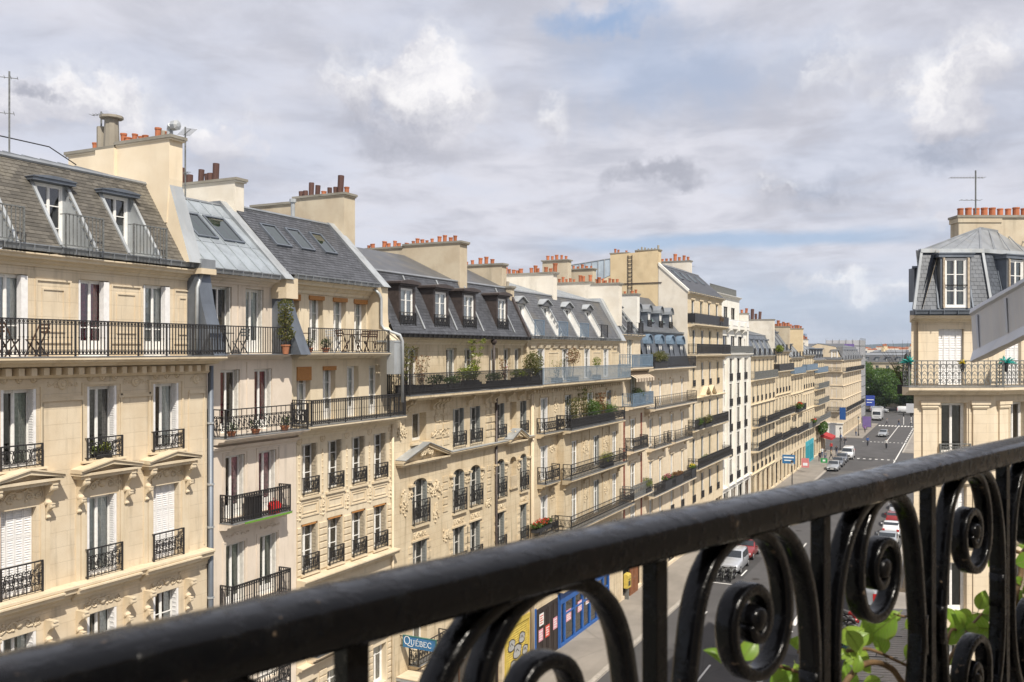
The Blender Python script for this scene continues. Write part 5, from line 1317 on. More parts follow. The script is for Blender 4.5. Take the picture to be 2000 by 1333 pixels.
    m = MB(); m.box(-5.4, 0, 0, 9, 0, 25.0); m.obj('wall', S_O, P)
    m = MB(); m.box(-5.4, .1, -.1, 9.1, 25.0, 25.2)
    ysb = [i * .64 for i in range(15)]; roofz = lambda t: 27.6 + .5 * math.sin(math.pi * min(1, t * .8))
    for y in ysb: m.bar((.0, y, 25.1), (.0, y, roofz(y / 14)), .07)
    for k in range(9): xx = -5.4 + k * .675; m.bar((xx, 0, 25.1), (xx, 0, 27.0 + (k / 8) * .6), .09)
    for i in range(14): m.bar((.0, ysb[i], roofz(ysb[i] / 14)), (.0, ysb[i + 1], roofz(ysb[i + 1] / 14)), .1); m.bar((-5.4, ysb[i], roofz(ysb[i] / 14) - .6), (-5.4, ysb[i + 1], roofz(ysb[i + 1] / 14) - .6), .1); m.bar((-5.4, ysb[i], roofz(ysb[i] / 14) - .6), (0, ysb[i], roofz(ysb[i] / 14)), .06)
    m.obj('glazing_bar', ZN_L, P)
    g = MB()
    for i in range(14):
        za, zb_ = roofz(ysb[i] / 14), roofz(ysb[i + 1] / 14)
        g.quad((-.03, ysb[i], 25.2), (-.03, ysb[i + 1], 25.2), (-.03, ysb[i + 1], zb_), (-.03, ysb[i], za)); g.quad((-5.4, ysb[i], za - .6), (-.03, ysb[i], za), (-.03, ysb[i + 1], zb_), (-5.4, ysb[i + 1], zb_ - .6))
    g.quad((-5.4, .02, 25.2), (-.03, .02, 25.2), (-.03, .02, roofz(0)), (-5.4, .02, roofz(0) - .6))
    g.obj('pane', simple('studio_glass', (.42, .49, .55), .25, 0, .6, .2, .8), P)
    for i, (y, x, zt, kinds) in enumerate(((66.5, -28, 25.6, 't'), (70.5, -27.4, 25.2, 't'), (88.0, -31, 26.4, 't'))):
        m = MB(); Q = thing('chimney_stack', ['square ochre chimney with metal cowl left of the glass studio', 'low ochre chimney with a row of red pots in front of the glass studio', 'pale chimney behind the ochre gable'][i], 'chimney', (x, y, 0))
        m.box(-2.2, 0, 0, .8, 15, zt); m.box(-2.3, .1, -.1, .9, zt, zt + .1, 1); m.obj('stack', [S_O, CAPM], Q); pots(Q, xs(-1.9, -.3, 5), .4, zt + .1, 't', i, .95)
    # corner house past the side street: street front and side front
    P = row_house('corner stone house past the side street with grey mansard and white corner shop wall', 201.5, 243.0,
        [(3.4, 1.9, 0, 'none', {}), (5.5, 2.0, 0, 'balc', dict(d=.9)), (8.3, 2.0, 0, 'none', dict(line=True)), (11.1, 2.0, 0, 'none', dict(line=True, shut=None)), (13.9, 2.0, 0, 'balc', dict(d=.8, rs='plain'))],
        16.45, 9, S_A, SLATE_C, ZN, xb=-1.3, zb=19.2, ridge=(-5, 19.9), dorm='recess', ndorm=8)
    FS = T(0, 201.48, 0) @ Matrix.Rotation(R(-90), 4, 'Z')      # side front: outward = -y ; along = -x
    ops = []
    for z in (5.6, 8.4, 11.2, 14.0):
        for yy in (-1.6, -5.0, -8.4): ops.append((yy - .5, yy + .5, z, z + 1.9)); window(P, 0, yy - .5, yy + .5, z, z + 1.9, depth=.3, cross=(.65,), curtain=(C_W, 'sides'), F=FS, shut='folded', lod=2)
    ops.append((-2.1, -1.1, 3.3, 4.6)); window(P, 0, -2.1, -1.1, 3.3, 4.6, depth=.3, F=FS)
    m = MB(); wall_mesh(m, [(0, 16.4, 0)], -11.5, 0, ops); m.obj('wall', S_A, P, FS @ T(.02, 0, 0))
    m = MB(); m.box(0, .12, -11.4, .1, .0, 2.9); m.box(0, .3, -11.5, .3, 2.9, 3.1); m.obj('shop_wall', S_W, P, FS @ T(.03, 0, 0))
    for z, d in ((13.9, .6), (11.0, .15), (8.2, .15), (16.3, .4)): cornice(P, 0, -11.5, .2, z, .25, d, S_A, F=FS)
    balcony(P, 0, -2.9, -.3, 5.55, .7, .95, 'scroll', 2, th=.2, smat=S_A, F=FS)
    put('railing', rail_mesh(11.0, .95, 'plain', 2), P, FS @ T(.55, -11.2, 13.92))
    m = MB(); m.quad((.3, -.0, 16.45), (.3, -11.5, 16.45), (-1.3, -11.5, 19.2), (-1.3, 1.3 - 1.3, 19.2)); m.quad((-1.3, 0, 19.2), (-1.3, -11.5, 19.2), (-5, -11.5, 19.9), (-5, 0, 19.9)); m.obj('roof', SLATE_C, P, FS)
    dormer_box(P, -2.2, -.9, .05, 16.7, 18.4, slopef(.3, 16.45, -1.3, 19.2), WHITE, curtain=(C_W, 'sides'), F=FS, gstyle=None, roofm=ZN)
    settle(P, 201.5)

# ------------------------------------------------------------------ far city
def far_city():
    specs = [('stone block closing the view at the end of the trees', -16, 318, 26, 14.5, 3, -8), ('pale stone block across the far crossing, long black balconies', 6, 330, 34, 15.5, 4, -12),
             ('distant block with terracotta chimney line', -60, 360, 40, 15.5, 4, 0)]
    for i, (lb, x, y, w, h, nf, rz) in enumerate(specs):
        P = thing('apartment_building', lb, 'building', (x, y, 0), R(-90 + rz), 'far stone blocks')
        ops = []; n = int(w / 3)
        for f in range(nf + 1):
            z = 3.8 + f * (h - 3.8) / (nf + 1)
            for k in range(n):
                yy = -w + (k + .5) * w / n; ops.append((yy - .55, yy + .55, z, z + 1.7)); window(P, 0, yy - .55, yy + .55, z, z + 1.7, depth=.3, curtain=None if k % 3 else (C_W, 'full'), lod=2, room=.5)
            if f % 2: balcony(P, 0, -w + .2, -.2, z - .05, .8, .9, 'plain', 2, th=.2, smat=S_F)
        m = MB(); wall_mesh(m, [(0, h, 0)], -w, 0, ops); m.quad((0, 0, 0), (-11, 0, 0), (-11, 0, h), (0, 0, h)); m.quad((0, -w, 0), (-11, -w, 0), (-11, -w, h), (0, -w, h)); m.obj('wall', S_F, P)
        cornice(P, 0, -w, 0, h, .3, .35, S_F)
        mansard(P, -w, 0, .2, h, -1.4, h + 2.4, -5, h + 3.1, SLATE_C, ZN, [], slate=False)
        for k in range(n):
            yy = -w + (k + .5) * w / n; dormer_box(P, yy - .55, yy + .55, -.15, h + .3, h + 1.6, slopef(.2, h, -1.4, h + 2.4), ZN_D, curtain=(C_W, 'full'), gstyle=None)
        for k in range(int(w / 9)): chimney(P, -w + 3 + k * 9, -w + 3.8 + k * 9, slab(-1.5, -6, h + 4.4, h + 1), S_L if k % 2 else S_Y, [(-6.1, -1.4, h + 4.4)], xs(-5.6, -1.9, 8), 't', 1.5, k)
    # roofs and blocks out to the horizon: a mass that cannot be counted
    q = random.Random(5); m = MB()
    for k in range(900):
        d = q.uniform(340, 1900); a = q.uniform(-.62, .16); x = d * math.sin(a); y = d * math.cos(a)
        if -45 < x < 60 and y < 380: continue
        w, l, h = q.uniform(10, 22), q.uniform(12, 30), q.uniform(13.5, 17.2) + (d > 900) * q.uniform(-3, 1.0)
        if y < 330 and x > -70: continue
        m.box(x - w / 2, x + w / 2, y - l / 2, y + l / 2, 0, h, 0)
        m.prof_y([(x - w / 2, h), (x - w / 2 + 1.5, h + 2), (x + w / 2 - 1.5, h + 2), (x + w / 2, h)], y - l / 2 + .3, y + l / 2 - .3, 1)
        for j in range(2): cx = x + q.uniform(-w / 2 + 2, w / 2 - 2); cy = y + q.uniform(-l / 2, l / 2); m.box(cx - 2.2, cx + 2.2, cy - .5, cy + .5, h, h + 3.4, 2); m.box(cx - 2, cx + 2, cy - .3, cy + .3, h + 3.4, h + 4.0, 3)
    tag(m.obj('distant_rooftops', [S_F, ZN_D, S_L, TERRA]), 'hazy sea of grey and cream rooftops reaching the horizon', 'rooftops', kind='stuff')
    # scaffold wrap with violet banner beyond the corner house
    P = thing('wrapped_building', 'building wrapped in white scaffold sheeting with a violet banner, behind the corner house', 'building', (-23.9, 262, 0))
    wrap = simple('white_sheeting', (.46, .46, .48), .8, 0, .2, .08, 1); vio = simple('violet_banner', (.17, .12, .30), .7, 0, .2, .1, 1)
    m = MB(); m.box(-9, 0, 0, 14, 0, 21.2); m.obj('scaffold_sheeting', wrap, P)
    m = MB()
    for k in range(7): m.box(-9.05, .06, -.06, 14.05, 2.8 + k * 2.8, 2.95 + k * 2.8)
    for k in range(6): m.box(.0, .1, k * 2.7, k * 2.7 + .1, 0, 21.8); m.box(-9 + k * 1.75, -8.92 + k * 1.75, -.1, 0, 0, 21.6)
    m.obj('scaffold', IRON_G, P); m = MB(); m.box(-4.6, -1.6, -.16, -.10, 18.4, 20.2); m.box(-4.3, -1.9, -.18, -.16, 19.2, 19.4, 1); m.obj('banner', [vio, wrap], P)
    P = thing('tower_block', 'slim pale blue glass tower far on the horizon', 'building', (-262, 1650, 0))
    m = MB(); m.prof_z([(0, 0), (22, 0), (22, 22), (0, 22)], 0, 40); m.prof_z([(2, 2), (20, 2), (20, 20), (2, 20)], 40, 48); m.prof_z([(7, 7), (15, 7), (15, 15), (7, 15)], 48, 52)
    m.obj('tower_body', simple('tower_glass', (.16, .24, .34), .3, .2, .5, .1, .1), P)
    m = MB()
    for k in range(12): m.box(-.3, 22.3, -.3, 22.3, 3.0 + k * 3.2, 3.6 + k * 3.2)
    m.obj('floor_band', simple('tower_band', (.30, .38, .47), .5, 0, .3, .1, .1), P)
    m = MB(); n = 60; q = random.Random(9)
    for k in range(n):
        x0 = -3200 + k * 80; hh = 14 + 9 * math.sin(k * .21) + 5 * math.sin(k * .67 + 1); h2 = 14 + 9 * math.sin((k + 1) * .21) + 5 * math.sin((k + 1) * .67 + 1)
        m.add([(x0, 3200, -2), (x0 + 80, 3200, -2), (x0 + 80, 3500, h2 + 16), (x0, 3500, hh + 16), (x0 + 80, 4200, -2), (x0, 4200, -2)], [(0, 1, 2, 3), (3, 2, 4, 5)])
    tag(m.obj('hills', simple('far_hill', (.06, .085, .09), .9, 0, .1, .2, .01)), kind='structure')
# ------------------------------------------------------------------ right side: corner house, our own house, neighbours
def corner_house():
    # narrow canted front looks down the street towards us; the second front turns away to the right
    P = thing('corner_building', 'cream stone corner house on the right with bluish slate attic and looping grey balcony', 'building', (-1.51, 37.2, 0), math.atan2(-math.cos(YAW), math.sin(YAW)))
    W1 = 3.02; W2 = 9.0; F1 = Matrix.Identity(4); F2 = T(0, W1, 0) @ Matrix.Rotation(R(26.4), 4, 'Z')
    S = S_R; B = W2
    def front(F, W, wc, closed5, first):
        ops = []; lod = 1
        for c in wc:
            a, b = c - .48, c + .48
            ops.append((a, b, 17.1, 19.22)); window(P, -.22, a, b, 17.1, 19.22, depth=.2, shut='closed' if c in closed5 else 'folded', F=F, lod=0)
            for z0, z1, sh in ((14.4, 16.42, None), (11.35, 13.3, 'closed' if first else 'folded'), (8.5, 10.4, None), (5.3, 7.3, 'folded')):
                ops.append((a, b, z0, z1)); window(P, 0, a, b, z0, z1, depth=.28, cross=(), curtain=(C_W, 'sides') if sh else None, shut=sh, F=F, lod=0, panel=.1)
                if z0 != 8.5: guard(P, 0, a - .1, b + .1, z0, .5 if z0 > 14 else .7, 'scroll', 0, IRON_G, out=.1, F=F)
        m = MB(); wall_mesh(m, [(0, 16.9, 0), (16.9, 19.55, -.22)], 0, W, ops); m.obj('wall', S, P, F)
        cornice(P, -.22, -.05, W + .05, 19.72, .26, .42, S, F=F)
        cornice(P, 0, -.03, W + .03, 14.15, .22, .22, S, F=F); cornice(P, 0, -.03, W + .03, 11.15, .22, .2, S, F=F); cornice(P, 0, -.03, W + .03, 4.6, .35, .35, S, F=F)
        m = MB()
        for c in wc:
            for s_ in (-1, 1):
                y = c + s_ * .95
                if not -.1 < y - .25 or y + .25 > W + .1: continue
                m.box(-.01, .07, y - .26, y + .26, 14.3, 16.25); m.box(-.01, .12, y - .32, y + .32, 16.25, 16.36); m.box(-.01, .16, y - .36, y + .36, 16.36, 16.5)
                m.lathe((.05, y - .3, 16.28), [(.09, 0), (.09, .6)], 8, 0, 'y')
                m.box(-.01, .05, y - .25, y + .25, 11.3, 13.9); m.box(-.01, .05, y - .25, y + .25, 8.4, 10.8)
            m.box(-.01, .10, c - .62, c + .62, 13.38, 13.5); frame_mould(m, c - .6, c + .6, 14.3, 16.5, 0, .06, .04)
        m.obj('pilaster', S, P, F)
        # 5th floor balcony
        balcony(P, -.02, -.42 if first else -.15, W + (.12 if first else .0), 17.05, .55, .98, 'wave', 0, IRON_G, th=.2, smat=S, F=F, returns=first)
        gutter(P, .10, -.1, W + .1, 19.92, ZN_D, F=F, step=.5)
        m = MB(); m.box(-.3, .12, -.02, W + .02, 19.74, 19.92); m.obj('eave_board', ZN_D, P, F)
    front(F1, W1, [1.52], [1.52], True); front(F2, W2, [1.45, 4.4, 7.3], [1.45, 4.4], False)
    # mansard of bluish slate: two faces with lead hips
    xe, ze, xb, zb = -.12, 19.95, -.62, 22.25
    ta = math.tan(R(13.2))
    for F, W, sgn, cc in ((F1, W1, 1, [1.63]), (F2, W2, -1, [1.45, 4.4, 7.3])):
        m = MB(); s_ = MB(); h = []
        def lim(t):         # left and right edge of the face at slope fraction t (faces lean in, so their ends mitre)
            d = -(xe + (xb - xe) * t)
            return (d * .95 + .0, W - d * ta) if sgn > 0 else (d * ta, W)
        dh = [(c - .56, c + .56, .02, .86) for c in cc]
        slope_grid(m, 0.35, W - .12 if sgn > 0 else W, xe, ze, xb, zb, dh)
        (l0, r0), (l1, r1) = lim(0), lim(1)
        m.add([(xe, l0, ze), (xe, .36, ze), (xb, .36, zb), (xb, l1, zb)] if sgn > 0 else [(xe, l0, ze), (xe, .36, ze), (xb, .36, zb), (xb, l1, zb)], [(0, 1, 2, 3)])
        if sgn > 0: m.add([(xe, W - .13, ze), (xe, r0, ze), (xb, r1, zb), (xb, W - .13, zb)], [(0, 1, 2, 3)])
        rf = m.obj('roof', SLATE_D, P, F)
        slates(s_, .02, W - .0, xe, ze, xb, zb, dh, .22, .15, seed=50 + sgn, clip=lim)
        o = s_.obj('slate_courses', SLATE_D, rf); o['kind'] = 'stuff'
        for c in cc:
            m = MB(); xw = xe + .02
            for s2 in (-1, 1):
                y = c + s2 * .52
                m.add([(xw, y, 20.0), (xw, y, 21.95), (xb + .02, y, 21.95), (xe, y, 20.0), (xw, y + s2 * .05, 20.0), (xw, y + s2 * .05, 21.95), (xb + .02, y + s2 * .05, 21.95), (xe, y + s2 * .05, 20.0)], [(0, 1, 2, 3), (7, 6, 5, 4), (0, 4, 5, 1), (1, 5, 6, 2)])
                m.bar((xe + .03, c + s2 * .66, 20.0), (xb + .03, c + s2 * .60, 22.1), .06, .04)
            m.box(xb - .1, xw + .06, c - .66, c + .66, 21.93, 22.06); m.box(xb - .1, xw + .10, c - .70, c + .70, 22.06, 22.10)
            for y in (c - .5, c + .42): m.box(xw - .06, xw + .02, y, y + .08, 20.0, 21.93, 1)
            m.obj('dormer', [ZN_D, OFFW], P, F); window(P, xw, c - .42, c + .42, 20.02, 21.9, depth=.05, cross=(.34, .67), curtain=(C_G, 'sides'), F=F, room=.35)
            m = MB(); rust = simple('weathered_shutter', (.40, .33, .25), .7, 0, .2, .3, 9)
            for y in (c - .50, c + .43): m.box(0, .05, y, y + .07, 20.0, 21.9)
            m.obj('shutter', rust, P, F @ T(xw + .02, 0, 0)); m = MB(); m.box(.02, .05, c - .45, c + .45, 20.85, 20.89); m.obj('guard_bar', IRON, P, F @ T(xw, 0, 0))
    # side towards the street (seen edge-on) and hips
    P1 = Vector((0, W1, 0)); R2 = Matrix.Rotation(R(26.4), 4, 'Z')
    def v2(x, y, z): return tuple(F2 @ Vector((x, y, z)))
    hip = MB(); hip.bar((xe + .04, -xe * .95 - .08, ze), (xb + .04, -xb * .95 - .04, zb), .10, .08); hip.bar((xe + .05, W1 - (-xe) * ta, ze), (xb + .05, W1 - (-xb) * ta, zb), .10, .08); hip.obj('roof_hip', ZN, P)
    apex = (-2.9, 4.0, 23.4); L1 = (xb - .02, .6, zb); C1 = (xb - .02, W1 - .14, zb); Rr = v2(xb - .02, W2, zb); rr_ = v2(-3.2, W2, 23.3)
    inv = Matrix.Rotation(-(math.atan2(-math.cos(YAW), math.sin(YAW))), 4, 'Z')
    LB = inv @ Vector((.85, 7, 0)); LB = (LB.x, LB.y, zb)
    m = MB(); m.add([L1, C1, apex, Rr, rr_, LB], [(0, 1, 2), (1, 3, 4, 2), (0, 2, 5)]); up = m.obj('upper_roof', ZN, P)
    m = MB()
    for a, b, c, n in ((L1, C1, apex, 4), (C1, Rr, rr_, 10)):
        for i in range(n + 1):
            t = i / n; q = Vector(a).lerp(Vector(b), t); e = Vector(apex) if c is apex else Vector(apex).lerp(Vector(rr_), t)
            m.bar(q + Vector((0, 0, .01)), (q.lerp(e, .97)) + Vector((0, 0, .01)), .025, .03)
    m.bar(L1, apex, .08); m.bar(C1, apex, .08); m.bar(apex, rr_, .1)
    m.obj('roof_seam', ZN, P)
    m = MB(); m.box(xb - .12, xb + .12, .5, W1 - .1, zb - .10, zb + .05); m.obj('roof_flashing', ZN_L, P); m = MB(); m.box(xb - .12, xb + .12, .12, W2, zb - .10, zb + .05); m.obj('roof_flashing', ZN_L, P, F2)
    # left side wall (runs down the street) and roof behind it
    inv = Matrix.Rotation(-(math.atan2(-math.cos(YAW), math.sin(YAW))), 4, 'Z')
    def wv(dx, dy, z): q = inv @ Vector((dx, dy, 0)); return (q.x, q.y, z)
    m = MB(); m.quad(wv(0, 0, 0), wv(0, 12, 0), wv(0, 12, 16.9), wv(0, 0, 16.9)); m.quad(wv(.15, .1, 16.9), wv(.15, 12, 16.9), wv(.15, 12, 19.6), wv(.15, .1, 19.6)); m.quad(wv(.2, .1, 19.6), wv(.2, 12, 19.6), wv(.85, 12, 22.2), wv(.85, .6, 22.2)); m.quad(wv(0, 12, 0), wv(14, 12, 0), wv(14, 12, 20), wv(0, 12, 20))
    m.obj('side_wall', S, P)
    m = MB(); y = v2(0, W2, 0); m.quad(v2(0, W2, 0), v2(0, W2, 20), v2(-11, W2, 20), v2(-11, W2, 0)); m.obj('party_wall', S, P)
    m = MB(); m.quad(wv(.12, .3, 19.95), wv(.12, 12, 19.95), wv(.75, 12, 22.25), wv(.75, .7, 22.25)); m.obj('roof', SLATE_D, P)
    # dormer seen in profile on the street slope
    m = MB(); a = wv(-.05, 1.2, 0); m.bar(wv(-.02, 1.3, 20.3), wv(-.02, 1.3, 21.6), .25, .5); m.bar(wv(-.1, 1.3, 21.62), wv(.9, 1.3, 21.62), .9, .08); m.bar(wv(-.05, 2.2, 20.0), wv(-.05, 2.2, 20.8), .04); m.obj('side_dormer', ZN_D, P)
    # chimney wall with its row of pots, behind the zinc roof
    Mc = T(-4.0, 0, 0)
    m = MB(); m.box(-.35, .35, 3.5, 11.5, 20.5, 23.95); m.box(-.42, .42, 3.42, 11.6, 23.95, 24.05, 1); m.box(-.39, .39, 3.46, 5.3, 23.75, 23.95); c = m.obj('chimney_stack', [S_O, CAPM], P, Mc)
    q = random.Random(3)
    def f():
        k = MB(); k.lathe((0, 0, 0), [(.12, 0), (.115, .28), (.13, .29), (.13, .34), (.10, .34), (.09, .28)], 12); return k.mesh('chimney_pot', TERRA)
    me = cached(('pot', 'big'), f)
    for i in range(22):
        put('chimney_pot', me, c, T(0, 3.75 + i * .335, 24.05) @ Matrix.Scale(q.uniform(.95, 1.15), 4))
    return P

def own_house():
    e = Vector((.3272, .9449, 0)); o_ = Vector((-.9449, .3272, 0))       # along the balcony, and outward over the street
    base = Vector((-math.cos(YAW) * .5645, -math.sin(YAW) * .5645, 0))       # foot of the outer rail edge line (t = 0)
    P = thing('photographers_building', 'cream stone facade directly behind the near black balcony rail', 'building', tuple(base - o_ * 1.15), math.atan2(o_.y, o_.x))
    ops = []; flip = Matrix.Identity(4)
    # local x = outward, local y = z cross x  (points against e), so use negative y for the way ahead
    for k in range(6):
        y = -14.5 + k * 3.4
        for z0, z1 in ((17.3, 19.1), (14.2, 16.3), (11.1, 13.2), (8, 10.1), (4.8, 7)):
            ops.append((y - .5, y + .5, z0, z1)); window(P, 0, y - .5, y + .5, z0, z1, depth=.3, curtain=(C_W, 'sides'), lod=2, room=.6)
    m = MB(); wall_mesh(m, [(0, 19.35, 0)], -17, 5.2, ops)
    m.quad((-10, -17, 0), (-10, 5.2, 0), (-10, 5.2, 20.3), (-10, -17, 20.3)); m.quad((0, 5.2, 0), (-10, 5.2, 0), (-10, 5.2, 20.3), (0, 5.2, 20.3)); m.quad((0, -17, 0), (-10, -17, 0), (-10, -17, 20.3), (0, -17, 20.3))
    m.quad((.0, -17, 19.35), (.0, 5.2, 19.35), (-2.2, 5.2, 21.5), (-2.2, -17, 21.5)); m.quad((-2.2, -17, 21.5), (-2.2, 5.2, 21.5), (-10, 5.2, 20.3), (-10, -17, 20.3)); m.obj('wall', S_R, P)
    m = MB(); m.box(0, 1.2, -17, 5.2, 17.05, 17.25); m.box(0, 1.05, -17, 5.2, 16.8, 17.05); m.obj('balcony_slab', S_T, P)
    cornice(P, 0, -17, 5.2, 19.36, .2, .15, S_R)
    return P, base, e, o_
# ------------------------------------------------------------------ ground, street, pavements, markings
def asphalt(name, col, jo=False):
    def b(t):
        tc = t.n('ShaderNodeTexCoord').outputs['Object']
        n = t.noise(tc, .35, 6, .6); f = t.noise(tc, 60, 3, .7); st = t.noise(t.vm('MULTIPLY', tc, (1.6, .07, 1)), 1.0, 5, .6)
        c = t.mix(t.ramp(n, .3, .7), tuple(q * .85 for q in col), tuple(q * 1.15 for q in col))
        c = t.mix(t.math('MULTIPLY', t.ramp(st, .5, .75), .35), c, tuple(q * .72 for q in col))
        c = t.mix(t.math('MULTIPLY', f, .3), c, tuple(q * .7 for q in col))
        v = t.n('ShaderNodeTexVoronoi', {'Vector': tc, 'Scale': .22}, feature='DISTANCE_TO_EDGE').outputs[0]
        c = t.mix(t.math('MULTIPLY', t.ramp(v, .012, .0), .35), c, tuple(q * .5 for q in col))
        return pbsdf(t, c, .85, 0, .25, bump(t, f, .3, .01))
    return mat(name, b)
def street():
    ROAD = asphalt('asphalt', (.085, .082, .082)); PAVE = asphalt('pavement_asphalt', (.26, .235, .205)); KERB = simple('granite_kerb', (.36, .33, .29), .8, 0, .2, .2, 5); LINE = simple('road_paint', (.66, .65, .62), .7, 0, .2, .15, 4)
    m = MB(); m.quad((-4500, -200, -.06), (4500, -200, -.06), (4500, 4800, -.06), (-4500, 4800, -.06)); tag(m.obj('ground', simple('ground_far', (.16, .16, .14), .9, 0, .1, .3, .01)), kind='structure')
    m = MB(); m.quad((-18.0, -60, 0), (-4.8, -60, 0), (-4.8, 330, 0), (-18.0, 330, 0)); m.quad((-18, 175, .0), (-18, 201, .0), (-70, 201, .0), (-70, 175, .0)); m.quad((-18, 243.2, 0), (-18, 330, 0), (-60, 330, 0), (-60, 243.2, 0)); m.quad((-4.8, 243, 0), (-4.8, 330, 0), (60, 330, 0), (60, 243, 0))
    tag(m.obj('road', ROAD), kind='structure')
    def pave(name, rects):
        m = MB()
        for x0, x1, y0, y1 in rects: m.box(x0, x1, y0, y1, -.05, .13)
        return tag(m.obj(name, PAVE), kind='structure')
    pave('pavement', [(-22.0, -18.3, -60, 174), (-21.9, -18.0, 201, 243), (-4.5, 3.0, 40, 240), (-4.5, 0, -60, 40), (-8.8, -4.5, 176, 236)])
    m = MB()
    for a, b in ((-18.3, -18.0),):
        for k in range(62): m.box(a, b, -12 + k * 3, -12.02 + k * 3 + 3, -.05, .14)
    for k in range(62): m.box(-4.8, -4.5, -12 + k * 3, -12.02 + k * 3 + 3, -.05, .14)
    for k in range(20): m.box(-9.1, -8.8, 176 + k * 3, 178.98 + k * 3, -.05, .14)
    tag(m.obj('kerb', KERB), kind='structure')
    m = MB(); z = .006
    def R_(x0, x1, y0, y1): m.box(x0, x1, y0, y1, .0, z)
    for y in (49.4, 62.3, 75.2, 86.6, 98, 110, 122, 134, 146): R_(-13.08, -12.96, y, y + 3)
    for y in (50.6, 54.4, 62.4, 70, 78, 86): R_(-10.05, -9.75, y, y + 2.6) if y < 64 else None
    R_(-10.05, -9.7, 60.85, 61.1)
    for y in (45, 60.8, 74.2, 84, 96, 108, 120): R_(-15.95, -15.83, y, y + 2.2)
    R_(-17.9, -15.9, 71.1, 71.25); R_(-17.9, -15.9, 84.1, 84.25)
    R_(-13.1, -12.95, 197, 236)
    R_(-9.6, -9.4, 150, 196)
    for k in range(13): R_(-17.5 + k * .72, -17.1 + k * .72, 236.5, 239.5)
    for k in range(12): R_(-17.4 + k * .72, -17.1 + k * .72, 194.6, 195.3)
    for k in range(9): R_(-17.4 + k * .95, -17.0 + k * .95, 163.4, 164.2)
    for k in range(8): R_(-9.7, -9.4, 198 + k * 4.5, 200.6 + k * 4.5)
    tag(m.obj('road_markings', LINE), kind='structure')
    for nm, col, seed, n in (('road_patch', (.060, .058, .058), 5, 9), ('road_patch', (.115, .11, .105), 6, 8)):
        m = MB(); q = random.Random(seed)
        for k in range(n):
            x, y = q.uniform(-16.5, -7.5), q.uniform(48, 165); w, l = q.uniform(.5, 1.6), q.uniform(1.5, 9); pts = [(x - w + q.uniform(-.1, .1), y), (x + w, y + q.uniform(-.2, .2)), (x + w + q.uniform(-.1, .1), y + l), (x - w, y + l + q.uniform(-.2, .2))]; m.prof_z(pts, .0, .003)
        tag(m.obj(nm, asphalt('asphalt_patch_%d' % seed, col)), kind='structure')
    m = MB(); q = random.Random(2)
    for k in range(16):
        x, y = (q.choice((-12, -14.6, -11)), q.uniform(48, 150)); m.lathe((x, y, .003), [(.32, 0), (.32, .004), (.26, .005)], 14)
    tag(m.obj('manhole_cover', simple('cast_iron', (.05, .045, .04), .6, .4, .4, .2, 9)), 'round cast iron covers set flush in the asphalt', 'manhole covers', kind='stuff')

# ------------------------------------------------------------------ vehicles
TYRE = simple('tyre', (.02, .02, .02), .8, 0, .3, .2, 10); RIM = simple('rim', (.45, .45, .46), .35, .8, .5, .1, 5); CARGLASS = simple('car_glass', (.02, .025, .03), .08, 0, .8, .1, 2)
HEADL = simple('headlight', (.75, .77, .8), .15, 0, .7, .05, 5); TAILL = simple('tail_light', (.45, .02, .02), .2, 0, .6, .1, 5); PLATE = simple('number_plate', (.7, .7, .68), .5, 0, .3, .05, 5)
def carpaint(name, col, met=.3):
    def b(t): return pbsdf(t, col, .28, met, .6, None, **{'Coat Weight': .6, 'Coat Roughness': .08})
    return mat(name, b)
SHAPES = {  # side profile stations: (y, z_bottom, z_belt, z_roof, half width)   front is -y
    'hatch': dict(L=4.0, W=1.74, prof=[(-2.0, .32, .55), (-1.95, .28, .74), (-1.1, .24, .95), (-.55, .22, 1.0), (.1, .22, 1.44), (1.2, .22, 1.46), (1.75, .26, 1.22), (1.98, .3, .85), (2.0, .34, .55)], belt=.93, w0=-.60, w1=1.85),
    'saloon': dict(L=4.5, W=1.78, prof=[(-2.25, .32, .52), (-2.2, .28, .70), (-1.2, .24, .92), (-.7, .22, .96), (0, .22, 1.38), (1.0, .22, 1.40), (1.6, .24, 1.08), (2.2, .28, 1.0), (2.25, .34, .6)], belt=.92, w0=-.75, w1=1.65),
    'van': dict(L=4.9, W=1.95, prof=[(-2.45, .34, .60), (-2.4, .30, .98), (-1.75, .26, 1.2), (-1.1, .24, 1.85), (-.5, .24, 1.96), (2.2, .26, 1.96), (2.42, .3, 1.8), (2.45, .36, .6)], belt=1.15, w0=-1.75, w1=.1),
    'estate': dict(L=4.6, W=1.80, prof=[(-2.3, .32, .55), (-2.25, .28, .80), (-1.3, .24, 1.02), (-.8, .22, 1.08), (-.15, .22, 1.62), (1.75, .22, 1.64), (2.15, .26, 1.25), (2.28, .3, .95), (2.3, .34, .55)], belt=1.02, w0=-.85, w1=2.1),
}
